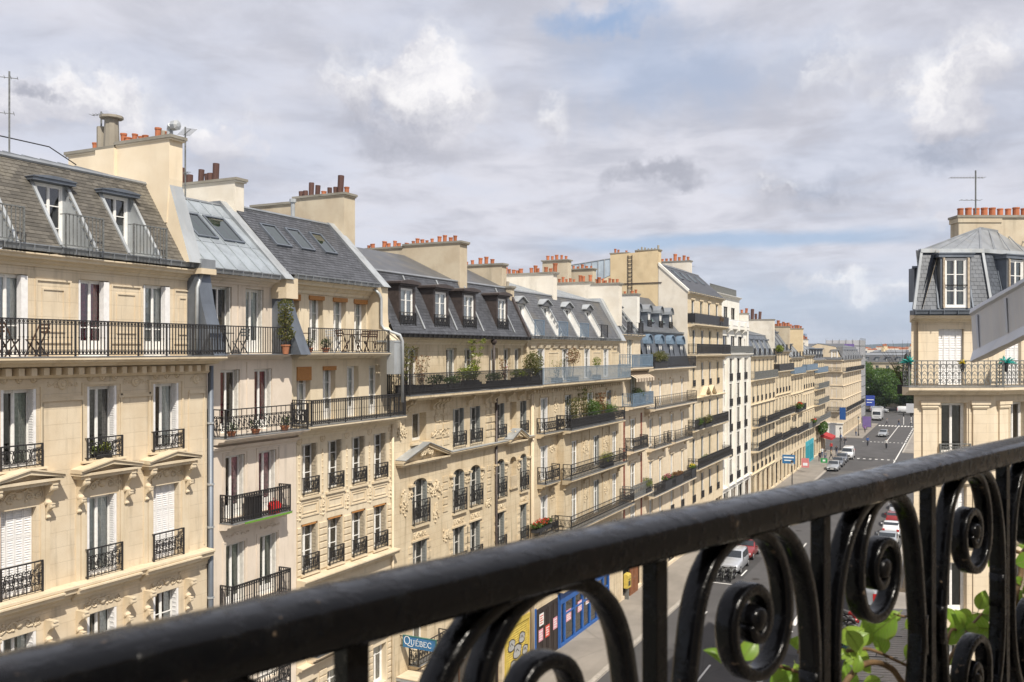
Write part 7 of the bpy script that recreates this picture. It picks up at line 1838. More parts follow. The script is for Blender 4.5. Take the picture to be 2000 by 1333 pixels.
def vine(O, e, o_, rz):
    """climber threaded through the bars; leaves are single pieces"""
    P = thing('climbing_plant', 'climbing vine with rounded fresh green leaves twined through the lower right of the railing', 'plant', (O.x, O.y, CAMZ - 1.1), rz)
    Zb = 1.1
    stem = simple('vine_stem', (.16, .10, .05), .7, 0, .3, .3, 40, .2); young = simple('young_stem', (.20, .24, .06), .6, 0, .3, .2, 30)
    LM = leafmat('vine_leaf', (.17, .34, .035), (.34, .50, .07), .5, True)
    def leaf_me(fold, curl):
        m = MB(); n = 9; L = 1.0; rows = []
        for i in range(n + 1):
            t = i / n; w = .34 * math.sin(math.pi * min(1, t ** .82)) ** .85 if 0 < t < 1 else 0.0
            zc = -curl * (t - .35) ** 2; rows.append([(t * L, -w, zc + w * fold), (t * L, -w * .5, zc + w * fold * .42), (t * L, 0, zc - .008), (t * L, w * .5, zc + w * fold * .42), (t * L, w, zc + w * fold)])
        for i in range(n):
            for j in range(4): m.quad(rows[i][j], rows[i + 1][j], rows[i + 1][j + 1], rows[i][j + 1])
        m.tube([(-.22, 0, -.02), (0, 0, -.005), (.5, 0, -.012), (.97, 0, -curl * .38)], [.012, .014, .010, .003], 4, 1)
        # merge seam vertices so the blade shades smoothly
        me = m.mesh('leaf', [LM, young], True); import bmesh as _b; bm = _b.new(); bm.from_mesh(me); _b.ops.remove_doubles(bm, verts=bm.verts, dist=.0005); bm.to_mesh(me); bm.free(); return me
    LMs = [leaf_me(.35, .5), leaf_me(.6, .8), leaf_me(.2, .3)]
    def stemtube(pts, r0, r1, mt=stem):
        m = MB(); q = smooth3([Vector((a, b, c + Zb)) for a, b, c in pts], 5); n = len(q); m.tube(q, [r0 + (r1 - r0) * i / (n - 1) for i in range(n)], 6); return m.obj('stem', mt, P, smooth=True)
    def smooth3(p, k):
        out = []
        for i in range(len(p) - 1):
            p0, p1, p2, p3 = p[max(0, i - 1)], p[i], p[i + 1], p[min(len(p) - 1, i + 2)]
            for j in range(k): t = j / k; out.append(.5 * (2 * p1 + (p2 - p0) * t + (2 * p0 - 5 * p1 + 4 * p2 - p3) * t * t + (3 * p1 - p0 - 3 * p2 + p3) * t ** 3))
        return out + [p[-1]]
    S_ = [([(1.19, .02, -.285), (1.214, .02, -.266), (1.241, .02, -.263), (1.265, .02, -.258)], .0016, .001), ([(1.151, .02, -.287), (1.18, .02, -.299), (1.222, .02, -.313), (1.292, .03, -.320)], .002, .0018), ([(1.292, .02, -.307), (1.346, .02, -.318), (1.427, .02, -.352), (1.458, .02, -.366)], .002, .0016),
          ([(1.25, .03, -.38), (1.297, .02, -.335), (1.346, .02, -.332), (1.399, .02, -.351), (1.434, .02, -.378), (1.47, .0, -.42)], .0032, .0036), ([(1.50, .0, -.215), (1.56, .02, -.225), (1.696, .02, -.248), (1.797, .02, -.28), (1.86, .02, -.297)], .002, .0028), ([(1.9, .0, -.27), (1.86, .02, -.297), (1.852, .02, -.327), (1.829, .02, -.353), (1.834, .02, -.384), (1.80, .02, -.5)], .0035, .005),
          ([(1.55, .02, -.42), (1.567, .02, -.386), (1.61, .02, -.37), (1.638, .02, -.36), (1.688, .02, -.35)], .003, .0016), ([(1.372, .02, -.282), (1.434, .02, -.301), (1.455, .02, -.302)], .0016, .001), ([(1.52, .02, -.46), (1.567, .02, -.357), (1.601, .02, -.352), (1.619, .02, -.349)], .0022, .0014), ([(1.40, .02, -.42), (1.50, .03, -.38), (1.62, .03, -.40), (1.75, .02, -.38)], .002, .002), ([(1.95, 0, -.25), (1.9, .0, -.27)], .002, .003)]
    for a, b, c in S_: stemtube(a, b, c)
    q = random.Random(12)
    # (t, out, z, length, heading in rail plane in degrees, lean)
    LV = [(1.688,0.02,-0.35,0.065,-12),(1.703,0.012,-0.372,0.052,173),(1.652,0.012,-0.336,0.032,69),(1.392,0.012,-0.29,0.043,-132),(1.418,0.012,-0.309,0.026,33),(1.328,0.03,-0.243,0.021,-45),(1.292,0.02,-0.286,0.027,-58),(1.418,0.012,-0.344,0.027,45),(1.626,0.03,-0.351,0.028,130),(1.764,0.03,-0.288,0.016,-120),(1.834,0.02,-0.376,0.025,35),(1.802,0.012,-0.302,0.038,23),(1.877,0.03,-0.289,0.037,-11),(1.964,0.05,-0.289,0.028,-15),(1.917,0.03,-0.325,0.033,-54),(1.832,0.012,-0.348,0.035,21),(1.077,0.03,-0.269,0.022,137),(1.107,0.03,-0.274,0.023,47),(1.222,0.02,-0.288,0.033,158),(1.245,0.03,-0.315,0.014,127),(1.138,0.02,-0.302,0.023,28),(1.178,0.02,-0.318,0.027,30),(1.319,0.03,-0.355,0.031,99),(1.617,0.04,-0.379,0.031,46),(1.672,0.05,-0.384,0.032,47),(1.777,0.06,-0.38,0.029,173),(1.34,0.04,-0.32,0.034,-44),(1.313,0.05,-0.349,0.027,-24),(1.506,0.04,-0.401,0.03,45),(1.919,0.03,-0.474,0.032,56),(1.835,0.03,-0.476,0.032,-23),(1.968,0.04,-0.436,0.03,-49),(1.83,0.06,-0.444,0.032,-23),(1.418,0.04,-0.372,0.024,-151),(1.747,0.05,-0.451,0.029,-146),(1.843,0.05,-0.361,0.027,51)]
    inv = Matrix.Rotation(-rz, 3, 'Z'); RV = inv @ Vector((math.cos(YAW), math.sin(YAW), 0)); FV = inv @ Vector((-math.sin(YAW), math.cos(YAW), 0))
    q2 = random.Random(31)
    for a_, _, _ in S_:
        for k in range(5):
            w = q2.uniform(.1, .95) * (len(a_) - 1); j = int(w); f_ = w - j; p = [a_[j][c] + (a_[j + 1][c] - a_[j][c]) * f_ for c in range(3)]; LV.append((p[0], p[1] + q2.uniform(-.01, .03), p[2] + q2.uniform(-.006, .006), q2.uniform(.016, .034), q2.uniform(0, 360)))
    for i, (t, o, z, l, hd) in enumerate(LV):
        a = R(hd); X = (RV * math.cos(a) + Vector((0, 0, math.sin(a))) + FV * q.uniform(-.35, .35)).normalized()
        up = Vector((0, 0, .55 + q.uniform(-.3, .4))) - FV * q.uniform(.6, 1.0) + RV * q.uniform(-.3, .3); Y = up.cross(X).normalized(); Zx = X.cross(Y)
        l *= q.uniform(.8, 1.1); M = Matrix.Translation((t, o, z + Zb)) @ Matrix((X, Y, Zx)).transposed().to_4x4() @ Matrix.Scale(l, 4)
        put('leaf', LMs[i % 3], P, M)
    return P

def zinc_ledge(P_own):
    """sheet-metal ledge of the neighbouring balcony roof on the right, sloping up towards us"""
    c, s = math.cos(YAW), math.sin(YAW); F_, R_ = Vector((-s, c, 0)), Vector((c, s, 0)); C = Vector((0, 0, CAMZ))
    def at(u, v, d): return C + F_ * d + R_ * ((u - 1000) / 1760 * d) + Vector((0, 0, (685 - v) / 1760 * d))
    d0, d1 = 2.55, 1.75
    def ring(t):
        d = d0 + (d1 - d0) * t; u = 1894 + 185 * t; top = 608 - 108 * t; bot = 706 - 92 * t
        q = [at(u, top, d), at(u + 2, top - 4, d), at(u + 9, top - 7, d + .03), at(u + 14, top - 2, d + .07), at(u + 40, top + 2, d + .28), at(u + 44, bot - 10, d + .28), at(u + 8, bot + 3, d - .02), at(u - 0, bot + 1, d - .045), at(u + 3, bot - 8, d - .03), at(u + 6, bot - 20, d), at(u + 3, top + 10, d), at(u - 1, top + 5, d - .006)]
        return q
    inv = P_own.matrix_basis.inverted() if False else (Matrix.Translation(P_own.location) @ Matrix.Rotation(P_own.rotation_euler.z, 4, 'Z')).inverted()
    m = MB(); n = 12; k = 12
    for i in range(n + 1):
        for j, p in enumerate(ring(i / n)): m.v.append(tuple(inv @ (p + Vector((0, 0, .0006 * math.sin(i * 2.1 + j) + .0005 * math.sin(i * .9))))))
    for i in range(n):
        for j in range(k): a = i * k + j; b = i * k + (j + 1) % k; m.f.append((a, b, b + k, a + k)); m.m.append(0)
    m.f.append(tuple(range(k))); m.m.append(0); m.f.append(tuple(n * k + j for j in range(k - 1, -1, -1))); m.m.append(0)
    zn = zinc('zinc_near', (.55, .56, .58), .5, (.66, .60, .50))
    for u in (1962, 1906):
        s_ = MB(); t = (u - 1894) / 185; d = d0 + (d1 - d0) * t; a, b = at(u + 2, 608 - 108 * t + 14, d - .004), at(u + 6, 706 - 92 * t - 22, d - .004); s_.bar(inv @ a, inv @ b, .012, .005); s_.obj('zinc_seam', zn, P_own)
    return m.obj('zinc_ledge', zinc('zinc_near', (.55, .56, .58), .5, (.66, .60, .50)), P_own)
# ------------------------------------------------------------------ assembly
house1(); house2(); house3(); house4(); house5(); middle_row(); far_city()
corner_house()
OWN, base, e_, o_ = own_house()
street()
# trees at the far end
for i, (x, y, h, r_, lb) in enumerate([(-27.5, 300, 14.0, 5.5, 'first plane tree next to the corner house at the end of the row'), (-20, 296, 12.5, 5.5, 'broad plane tree left of the parked lorry'), (-13.5, 305, 11.5, 5.5, 'middle plane tree behind the crossing'),
                                        (-7, 300, 10.5, 5.2, 'plane tree above the white van'), (-1, 292, 9.8, 5, 'lower plane tree partly hidden by the right corner house'), (-17, 322, 12.5, 6, 'plane tree in the second rank behind the crossing'), (-31, 322, 14, 6, 'tall plane tree behind the wrapped building edge'), (-5, 322, 11, 6, 'plane tree in the second rank near the right')]):
    street_tree(x, y - 4, h * 1.06, r_ * 1.35, lb, 40 + i)

# antennas
def antenna(x, y, z, h, booms, label, rz=.5):
    P = thing('television_antenna', label, 'antenna', (x, y, z), rz, 'rooftop antennas')
    m = MB(); m.tube([(0, 0, 0), (0, 0, h)], .03, 6); m.obj('mast', IRON_G, P)
    for (zb, L, n, el) in booms:
        m = MB(); m.tube([(-L * .75, 0, zb), (L * .25, 0, zb)], .012, 5)
        for i in range(n): xx = -L * .75 + L * i / max(1, n - 1); m.tube([(xx, -el, zb + .01), (xx, el, zb + .01)], .007, 4)
        m.obj('boom', IRON_G, P)
    return P
antenna(-26.2, 18.0, 24.3, 2.7, [(2.5, .9, 6, .18), (1.4, .5, 3, .25)], 'tall dark mast with small aerials above the far left roof', .9)
antenna(-26.05, 21.2, 25.2, 1.3, [(1.2, .5, 5, .14)], 'short aerial on the peach chimney beside the metal flue', .2)
antenna(-25.1, 24.0, 23.9, 2.6, [(2.35, 1.1, 9, .22), (.9, .5, 4, .12)], 'aerial with dish-like grid between the peach and the white chimney', 2.6)
antenna(.62, 40.8, 23.9, 1.75, [(1.45, 1.35, 12, .16), (.55, .8, 5, .14)], 'aerial with long boom above the row of clay pots on the right', .46)
antenna(-25.6, 95, 24.5, 3.2, [(2.9, 1.2, 6, .3)], 'aerial on the flat roof of the white modern block', .3)

# hotel sign
def letters():
    m = MB(); y = .14; H_ = .20
    def st(p, t): m.rib([(y + a, b) for a, b in p], 0, t, .012)
    def el(cx, cz, rx, rz, a0, a1, t, n=16): m.rib([(y + cx + rx * math.cos(a0 + (a1 - a0) * i / n), cz + rz * math.sin(a0 + (a1 - a0) * i / n)) for i in range(n + 1)], 0, t, .012)
    z0 = .10
    el(.15, z0 + .16, .125, .15, 0, 2 * math.pi, .028, 22); st([(.12, z0 + .04), (.2, z0 - .03), (.34, z0 - .05), (.42, z0 - .03)], .022); y += .32
    st([(.0, z0 + H_), (.06, z0 + H_)], .012); st([(.12, z0 + H_), (.18, z0 + H_)], .012); st([(.03, z0 + H_), (.03, z0 + .06), (.06, z0 + .015), (.10, z0 + .005), (.135, z0 + .03), (.15, z0 + .07), (.15, z0 + H_)], .02); y += .215
    def E_(acc):
        nonlocal y
        st([(.03, z0), (.03, z0 + H_)], .026); st([(.0, z0 + .005), (.145, z0 + .005)], .014); st([(.0, z0 + H_ - .005), (.135, z0 + H_ - .005)], .014); st([(.03, z0 + .105), (.105, z0 + .105)], .012); st([(.145, z0), (.155, z0 + .045)], .012); st([(.135, z0 + H_), (.14, z0 + H_ - .045)], .012)
        if acc: st([(.06, z0 + H_ + .02), (.11, z0 + H_ + .07)], .018)
        y += .185
    E_(True)
    st([(.03, z0), (.03, z0 + H_)], .026); st([(.0, z0 + .004), (.08, z0 + .004)], .013); st([(.0, z0 + H_ - .004), (.07, z0 + H_ - .004)], .013); el(.07, z0 + .15, .055, .045, -1.57, 1.57, .02, 8); el(.075, z0 + .055, .068, .052, -1.57, 1.57, .022, 8); y += .175
    E_(False)
    el(.105, z0 + .10, .09, .098, .85, 5.45, .024, 14); st([(.16, z0 + .19), (.165, z0 + .14)], .012)
    return m.mesh('lettering', simple('sign_white', (.75, .78, .80), .6, 0, .3, .03, 3))
P = thing('hanging_sign', 'blue hanging sign reading QUÉBEC on the carved house below the rail', 'sign', (-21.95, 33.3, 5.40), R(-90))
m = MB(); m.box(-.05, .0, .12, 1.78, .0, .50); m.obj('sign_board', simple('sign_blue', (.045, .16, .33), .5, 0, .4, .12, 3), P)
m = MB(); m.box(-.055, .012, .10, 1.80, .50, .53); m.box(-.055, .012, .10, .125, 0, .50); m.box(-.055, .012, 1.775, 1.80, 0, .5); m.obj('sign_trim', simple('sign_teal', (.05, .16, .13), .5, 0, .4, .1, 3), P)
m = MB(); m.tube([(-.03, -.05, .46), (-.03, .12, .46)], .02, 6); m.tube([(-.03, -.05, .05), (-.03, .12, .05)], .02, 6); m.obj('bracket', IRON, P)
put('lettering', letters(), P, T(.006, -.0, .02) @ Matrix.Diagonal((1, 1.12, 1.15, 1)))

def hang_sign(x, y, z, w, h, col, label, cname, marks=None, cat='sign', name='shop_sign'):
    P = thing(name, label, cat, (x, y, z), R(-90), 'shop signs along the left pavement')
    m = MB(); m.box(-.06, 0, 0, w, 0, h); m.obj('sign_board', simple(cname, col, .5, 0, .4, .08, 3), P)
    m = MB(); m.tube([(-.03, -.25, h * .8), (-.03, 0, h * .8)], .02, 5); m.obj('bracket', IRON, P)
    if marks:
        m = MB()
        for (a, b, c, d) in marks: m.box(0.0, .012, a * w, b * w, c * h, d * h)
        m.obj('sign_marks', MATS['sign_white'], P)
    return P
hang_sign(-21.7, 127.5, 2.9, 1.7, 1.2, (.03, .15, .34), 'bright blue hanging shop sign halfway down the row', 'shop_blue', [(.1, .9, .62, .78), (.15, .8, .3, .42)])
hang_sign(-21.2, 141.0, .8, 1.1, 1.4, (.62, .22, .22), 'pink and white shop sign before the turquoise shop', 'shop_pink', [(.2, .8, .2, .5)])
hang_sign(-19.6, 150.0, .6, 1.0, .7, (.03, .28, .08), 'small green sign low on the left pavement', 'shop_green', [(.3, .7, .3, .7)])
hang_sign(-22.3, 199.5, 3.9, 1.2, 2.6, (.02, .08, .25), 'dark blue vertical sign on the far corner house', 'shop_navy')
hang_sign(-22.2, 258, 3.6, 2.2, 2.8, (.03, .06, .30), 'blue road direction panel beside the trees', 'panel_blue', [(.1, .9, .55, .62), (.1, .7, .3, .36)])
# turquoise shop and red awning
P = thing('shop_facade', 'turquoise shopfront in two bays near the end of the row', 'shopfront', (-21.98, 150.5, 0), 0)
m = MB(); 
for a, b in ((0, 3.6), (4.2, 8.2)): m.box(0, .12, a, b, 2.9, 3.7); m.box(0, .12, a, b, 0, .4); [m.box(0, .12, a + k * (b - a - .3) / 3, a + .3 + k * (b - a - .3) / 3, .4, 2.9) for k in range(4)]
m.obj('shop_frame', simple('turquoise_paint', (.04, .34, .42), .5, 0, .4, .08, 3), P)
m = MB()
for a, b in ((0, 3.6), (4.2, 8.2)): m.quad((.05, a, .4), (.05, b, .4), (.05, b, 2.9), (.05, a, 2.9))
m.obj('pane', CARGLASS, P)
P = thing('awning', 'red awning over the cafe at the end of the row', 'awning', (-21.98, 168, 0)); m = MB()
m.add([(0, 0, 3.6), (0, 5.5, 3.6), (1.9, 5.5, 2.9), (1.9, 0, 2.9), (1.9, 0, 2.5), (1.9, 5.5, 2.5), (0, 0, 3.0), (0, 5.5, 3.0)], [(0, 1, 2, 3), (3, 2, 5, 4), (0, 3, 4, 6), (1, 7, 5, 2)]); m.obj('canvas', simple('red_canvas', (.35, .04, .04), .8, 0, .2, .1, 3), P)
P = thing('mailbox', 'yellow wall mailbox beyond the blue shop', 'mailbox', (-21.95, 62.7, .75)); m = MB(); m.box(0, .32, 0, .75, .25, 1.15); m.prof_y([(0, 1.15), (.32, 1.15), (.26, 1.24), (0, 1.28)], 0, .75); m.box(.32, .335, .12, .62, .85, .89, 1); m.box(.32, .332, .15, .6, .4, .75, 1); m.obj('box', [MATS['yellow_paint'], IRON], P)
m = MB(); m.box(.02, .25, .3, .45, -.62, .25); m.obj('foot', IRON_G, P)
P = thing('street_door', 'tall brown double door beside the yellow mailbox', 'door', (-21.96, 64.0, .13)); m = MB()
for a in (0, .95): m.box(0, .06, a, a + .92, 0, 2.9); frame_mould(m, a + .12, a + .8, .2, 1.1, .06, .04, .02); frame_mould(m, a + .12, a + .8, 1.3, 2.7, .06, .04, .02)
m.obj('door_leaf', simple('brown_door', (.20, .08, .035), .5, 0, .4, .15, 6), P); m = MB(); m.lathe((.08, .85, 1.2), [(.03, 0), (.04, .04), (.02, .06)], 8, 0, 'x'); m.obj('handle', IRON_G, P)

# vehicles
SIL = ('silver', (.50, .52, .55)); RED = ('red', (.25, .02, .02)); WHT = ('white', (.72, .73, .74)); GRY = ('grey', (.14, .15, .17)); BLK = ('black', (.02, .022, .025)); BLU = ('blue', (.03, .06, .15)); LG = ('light_grey', (.34, .36, .38))
car('estate', SIL, .4, -16.95, 76.4, 0, 'silver estate car parked by the left kerb behind the motorbikes')
car('hatch', RED, .2, -17.0, 81.6, 0, 'red hatchback parked directly behind the silver estate')
car('hatch', SIL, .4, -16.8, 97.0, 0, 'silver hatchback parked on the left side, seen just under the rail')
car('hatch', WHT, .1, -16.9, 92.3, 0, 'white hatchback in front of the silver hatchback by the left kerb')
car('hatch', BLK, .2, -16.9, 102.6, 0, 'black hatchback further along the left kerb')
car('saloon', GRY, .3, -16.9, 109.5, 0, 'grey saloon on the left kerb beyond the black hatchback')
car('van', LG, .3, -5.95, 70.0, math.pi, 'grey van seen from behind by the right kerb next to the slatted canopy')
car('hatch', BLU, .3, -5.95, 78.2, math.pi, 'dark blue hatchback ahead of the grey van')
car('hatch', WHT, .1, -5.95, 97.5, math.pi, 'white hatchback in the right-hand parked row')
car('saloon', LG, .3, -5.95, 92.0, math.pi, 'pale grey saloon in the right-hand parked row')
car('hatch', RED, .2, -6.0, 103.2, math.pi, 'red hatchback in the right-hand parked row')
car('estate', SIL, .4, -6.0, 108.8, math.pi, 'silver estate in the right-hand parked row')
car('hatch', BLK, .2, -6.0, 114.2, math.pi, 'black hatchback at the far end of the right-hand parked row')
car('van', WHT, .1, -16.9, 163.5, 0, 'white delivery van parked near the far left kerb', name='delivery_van', cat='van')
car('hatch', GRY, .3, -17.2, 157.4, 0, 'dark grey hatchback parked in front of the white delivery van'); car('saloon', GRY, .3, -17.2, 151.8, 0, 'dark grey saloon, nearest of the far left parked group'); car('hatch', LG, .3, -17.2, 146, 0, 'light grey hatchback parked before the dark saloon')
car('hatch', LG, .4, -14.4, 208, R(-6), 'light grey car driving towards us past the dashed crossing line', name='car', group='moving traffic')
def truck(x, y, rz, label):
    P = thing('lorry', label, 'lorry', (x, y, 0), rz, 'lorries and vans at the far crossing'); m = MB(); m.prof_x([(-3.6, .5), (-3.7, 1.4), (-3.3, 2.5), (-2.0, 2.6), (-2.0, .5)], -1.15, 1.15); m.obj('cab', carpaint('lorry_white', (.70, .71, .72)), P)
    m = MB(); m.box(-1.2, 1.2, -1.8, 3.8, .75, 3.3); m.obj('cargo_box', carpaint('lorry_box', (.66, .67, .69)), P); m = MB(); m.add([(-1.0, -3.66, 1.55), (1.0, -3.66, 1.55), (.95, -3.36, 2.42), (-.95, -3.36, 2.42)], [(0, 1, 2, 3)]); m.obj('windscreen', CARGLASS, P)
    w = cached('lw', lambda: (lambda k: (k.lathe((-.13, 0, 0), [(.35, 0), (.48, .02), (.48, .24), (.35, .26)], 16, 0, 'x'), k.mesh('wheel', TYRE))[1])(MB()))
    for sx in (-1, 1):
        for yy in (-2.7, 2.4): put('wheel', w, P, T(sx * 1.0, yy, .48))
        k = MB(); k.box(*sorted((sx * .7, sx * 1.05)), -3.74, -3.62, .8, 1.0); k.obj('headlight', HEADL, P)
truck(-19.2, 257, 0, 'white lorry standing at the far left by the corner'); truck(-9.5, 280, R(90), 'white lorry seen from the side under the trees')
car('van', WHT, .1, -13.8, 290, R(90), 'white van crossing under the trees', name='delivery_van', cat='van', group='lorries and vans at the far crossing'); car('van', SIL, .1, -21, 288, R(80), 'pale van under the trees left of the crossing', name='delivery_van', cat='van', group='lorries and vans at the far crossing')
REDM = simple('moto_red', (.35, .02, .02), .3, 0, .5, .1, 5)
for i, (x, y, a, lb) in enumerate([(-17.8, 72.2, 70, 'black motorbike nearest the kerb in front of the silver estate'), (-17.25, 72.3, 82, 'black motorbike second from the kerb in the row'), (-16.7, 72.4, 76, 'black motorbike third from the kerb in the row'), (-16.2, 72.5, 88, 'black motorbike at the road end of the row')]): motorcycle(x, y, R(a - 90), lb)
motorcycle(-6.3, 64.0, R(75), 'black motorbike with red tank beside the slatted canopy', col=REDM); motorcycle(-6.2, 62.6, R(80), 'black motorbike next to the green bicycles')
GB = simple('green_bike', (.05, .25, .16), .4, 0, .4, .1, 5); BB = simple('blue_bike', (.03, .12, .22), .4, 0, .4, .1, 5)
for i in range(8): bicycle(-6.0 + .05 * (i % 3), 60.9 - i * .72, R(82 + 5 * (i % 3)), ['nearest', 'second', 'third', 'fourth', 'fifth', 'sixth', 'seventh', 'eighth'][7 - i] + ' shared bicycle in the kerbside dock, ' + ('green' if i % 3 else 'blue') + ' frame', GB if i % 3 else BB, group='docked shared bicycles')
bicycle(-19.2, 53.6, R(35), 'bicycle leaning by the left kerb opposite the blue shop', IRON, .13); bicycle(-19.0, 60.5, R(10), 'bicycle on the left pavement near the mailbox', IRON, .13)
# people
DK = ('dark', (.03, .03, .04)); JN = ('jeans', (.05, .08, .16)); BG = ('beige', (.36, .30, .22)); WT = ('white', (.6, .6, .58)); BLs = ('blue', (.05, .12, .32)); RDs = ('red', (.4, .04, .04)); GY = ('grey', (.18, .18, .19))
for x, y, a, pose, t, b, lb in [(-20.4, 155.2, 20, 'walk', DK, DK, 'person in black walking towards us on the left pavement'), (-19.7, 156.2, 200, 'stand', GY, JN, 'person in grey top standing beside the one in black'), (-19.1, 158.8, 90, 'walk', BG, DK, 'person in beige top walking near the parked cars'), (-20.9, 161.5, 0, 'walk', WT, JN, 'person in white top walking under the red awning'),
                                (-19.0, 165.4, 180, 'walk', DK, JN, 'person in dark top near the white delivery van'), (-20.6, 171.5, 30, 'stand', RDs, DK, 'person in red top at the cafe awning'), (-19.4, 182.5, 0, 'walk', DK, GY, 'person in dark coat crossing the side street'), (-21, 190, 120, 'walk', BLs, DK, 'person in blue crossing the side street'),
                                (-19.6, 205, 0, 'walk', BG, JN, 'person in beige walking past the white corner shop wall'), (-18.6, 214, 180, 'walk', ('violet', (.2, .1, .3)), DK, 'person in violet on the pavement by the corner house'), (-19.9, 226, 0, 'stand', DK, DK, 'person in black outside the corner house'),
                                (-13.0, 238, 90, 'walk', DK, JN, 'person on the zebra crossing in dark clothes'), (-10.2, 236.8, 270, 'walk', WT, DK, 'person on the zebra crossing in a white top'), (-15.8, 240, 60, 'walk', GY, DK, 'person on the left part of the zebra crossing'), (-20.9, 100.5, 180, 'walk', GY, DK, 'person walking away on the left pavement')]:
    road = 236 < y < 242
    person(x, y, R(a), lb, pose, t, b, z=.13 if not road and x < -18 else .0)
for x, y, lb, t in ((-15.7, 186, 'cyclist in blue riding near the left kerb', BLs), (-12.1, 182.2, 'cyclist in white riding in the middle lane', WT)):
    bicycle(x, y, 0, lb.replace('cyclist', 'bicycle ridden by the cyclist').replace(' riding', ''), IRON, 0, 'ridden bicycles'); person(x, y + .15, 0, lb, 'ride', t, DK, z=.12)
# street furniture
def lamp(x, y, label):
    P = thing('street_lamp', label, 'street lamp', (x, y, .13), 0, 'street lamps'); m = MB(); m.lathe((0, 0, 0), [(.16, 0), (.16, .3), (.10, .45), (.07, .9), (.05, 3.4), (.08, 3.45)], 10); m.obj('pole', IRON, P)
    m = MB(); m.lathe((0, 0, 3.45), [(.10, 0), (.20, .42), (.001, .43)], 6); m.obj('lamp_glass', simple('lamp_glass', (.55, .56, .52), .2, 0, .5, .05, 3), P); m = MB(); m.lathe((0, 0, 3.88), [(.24, 0), (.14, .16), (.03, .26), (.03, .34)], 6); m.obj('lamp_cap', IRON, P)
lamp(-19.5, 175.6, 'street lamp by the side street corner'); lamp(-19.2, 206, 'street lamp in front of the white corner wall'); lamp(-19.2, 120, 'street lamp on the left pavement halfway along'); lamp(-9.5, 238, 'street lamp on the traffic island at the crossing')
P = thing('advertising_panel', 'violet advertising panel on the pavement by the far corner', 'advertisement', (-18.9, 222, .13)); m = MB(); m.box(-1.0, 1.0, -.12, .12, .6, 3.2, 0); m.box(-.9, .9, -.13, -.12, .7, 3.1, 1); m.box(-.12, .12, -.1, .1, 0, .6, 0); m.obj('panel', [IRON_G, MATS['violet_banner']], P)
for i, (x, y) in enumerate([(-12.2, 243.5), (-10.5, 243.8), (-9.0, 240.5), (-8.9, 233)]):
    P = thing('traffic_post', ['left pale post on the traffic island', 'middle pale post on the traffic island', 'right pale post on the traffic island', 'pale post on the widened right pavement'][i], 'post', (x, y, 0), 0, 'posts at the crossing'); m = MB(); m.lathe((0, 0, 0), [(.09, 0), (.09, 2.6), (.06, 2.7)], 8); m.obj('pole', WHITE, P); m = MB(); m.box(-.16, .16, -.12, .12, 2.0, 2.9); m.obj('signal_head', IRON if i < 3 else WHITE, P)
# slatted canopy over the right pavement
P = thing('slatted_canopy', 'pale slatted cafe canopy over the right pavement', 'canopy', (-4.8, 41.5, 0)); m = MB()
SLT = simple('canopy_slat', (.40, .37, .33), .6, 0, .3, .15, 3); zc = 3.35; Lc = 15.0; Wc = 2.55
def f():
    k = MB(); k.prof_y([(0, 0), (Wc, .25), (Wc, .275), (0, .025)], 0, .30); return k.mesh('slat', SLT)
sm = f()
for k in range(int(Lc / .37)): put('slat', sm, P, T(.0, .1 + k * .37, zc))
m = MB(); m.box(-.10, 0, 0, Lc, zc - .12, zc + .06); m.box(Wc, Wc + .1, 0, Lc, zc + .1, zc + .32)
for k in range(6): m.box(.0, Wc, k * (Lc - .1) / 5, k * (Lc - .1) / 5 + .08, zc - .12, zc - .02); m.box(-.09, 0, k * (Lc - .1) / 5, k * (Lc - .1) / 5 + .09, .1, zc)
m.obj('canopy_frame', SLT, P); m = MB()
for k in range(4): yy = 1.8 + k * 3.6; m.tube([(.3, yy, zc + .12), (1.2, yy + .1, zc + .2), (2.2, yy, zc + .32)], .02, 5); m.tube([(1.2, yy + .1, zc + .2), (1.25, yy + .5, zc + .36)], .02, 5)
m.obj('awning_arm', IRON, P)
# right pavement cafe edge with low railing and shrubs on the first floor balcony
P = thing('terrace_railing', 'pale wrought iron terrace railing with plants beyond the slatted canopy', 'railing', (-2.6, 50, 6.3)); put('panel', rail_mesh(5.0, 1.0, 'ornate', 1, simple('pale_iron', (.45, .45, .44), .5, 0, .3, .1, 5)), P, T(0, 0, 0)); m = MB(); m.box(-.1, 2.0, -.1, 5.1, -.2, 0); m.obj('slab', S_R, P)

# balcony plants
plant(-21.62, 25.35, 18.27, .75, 1.5, .6, 'olive-green bamboo in a clay pot at the right end of the pink house top balcony', LEAF_O, pot='clay', form='column', ph=.34, dens=1.2)
plant(-21.85, 17.95, 15.32, .5, .35, .2, 'small bright green window plant behind the iron guard of the far left house', LEAF_Y, pot='planter', ph=.12, ls=.16, dens=.5)
plant(-21.55, 33.3, 16.44, 1.1, 1.75, .5, 'tall twiggy climber at the left end of the long black balcony', LEAF_O, form='twiggy', ph=.45, dens=1.4)
plant(-21.6, 34.7, 16.44, .8, 1.3, .5, 'thin reddish shrub second from the left on the long black balcony', LEAF_R, form='twiggy', ph=.4, dens=.5)
plant(-21.4, 38.7, 16.44, 1.6, .9, .6, 'broad yellow-green bush in the middle of the long black balcony', LEAF_Y, ph=.5, dens=1.6); plant(-21.5, 39.6, 16.44, .7, 2.1, .5, 'tall yellow-green vine rising from the yellow bush', LEAF_Y, form='twiggy', ph=.4, dens=1.3)
plant(-21.4, 42.6, 16.44, .8, 1.1, .5, 'thin pink-leaved plant right of the drainpipe', LEAF_R, FL_PINK, 20, form='twiggy', ph=.4, dens=.4)
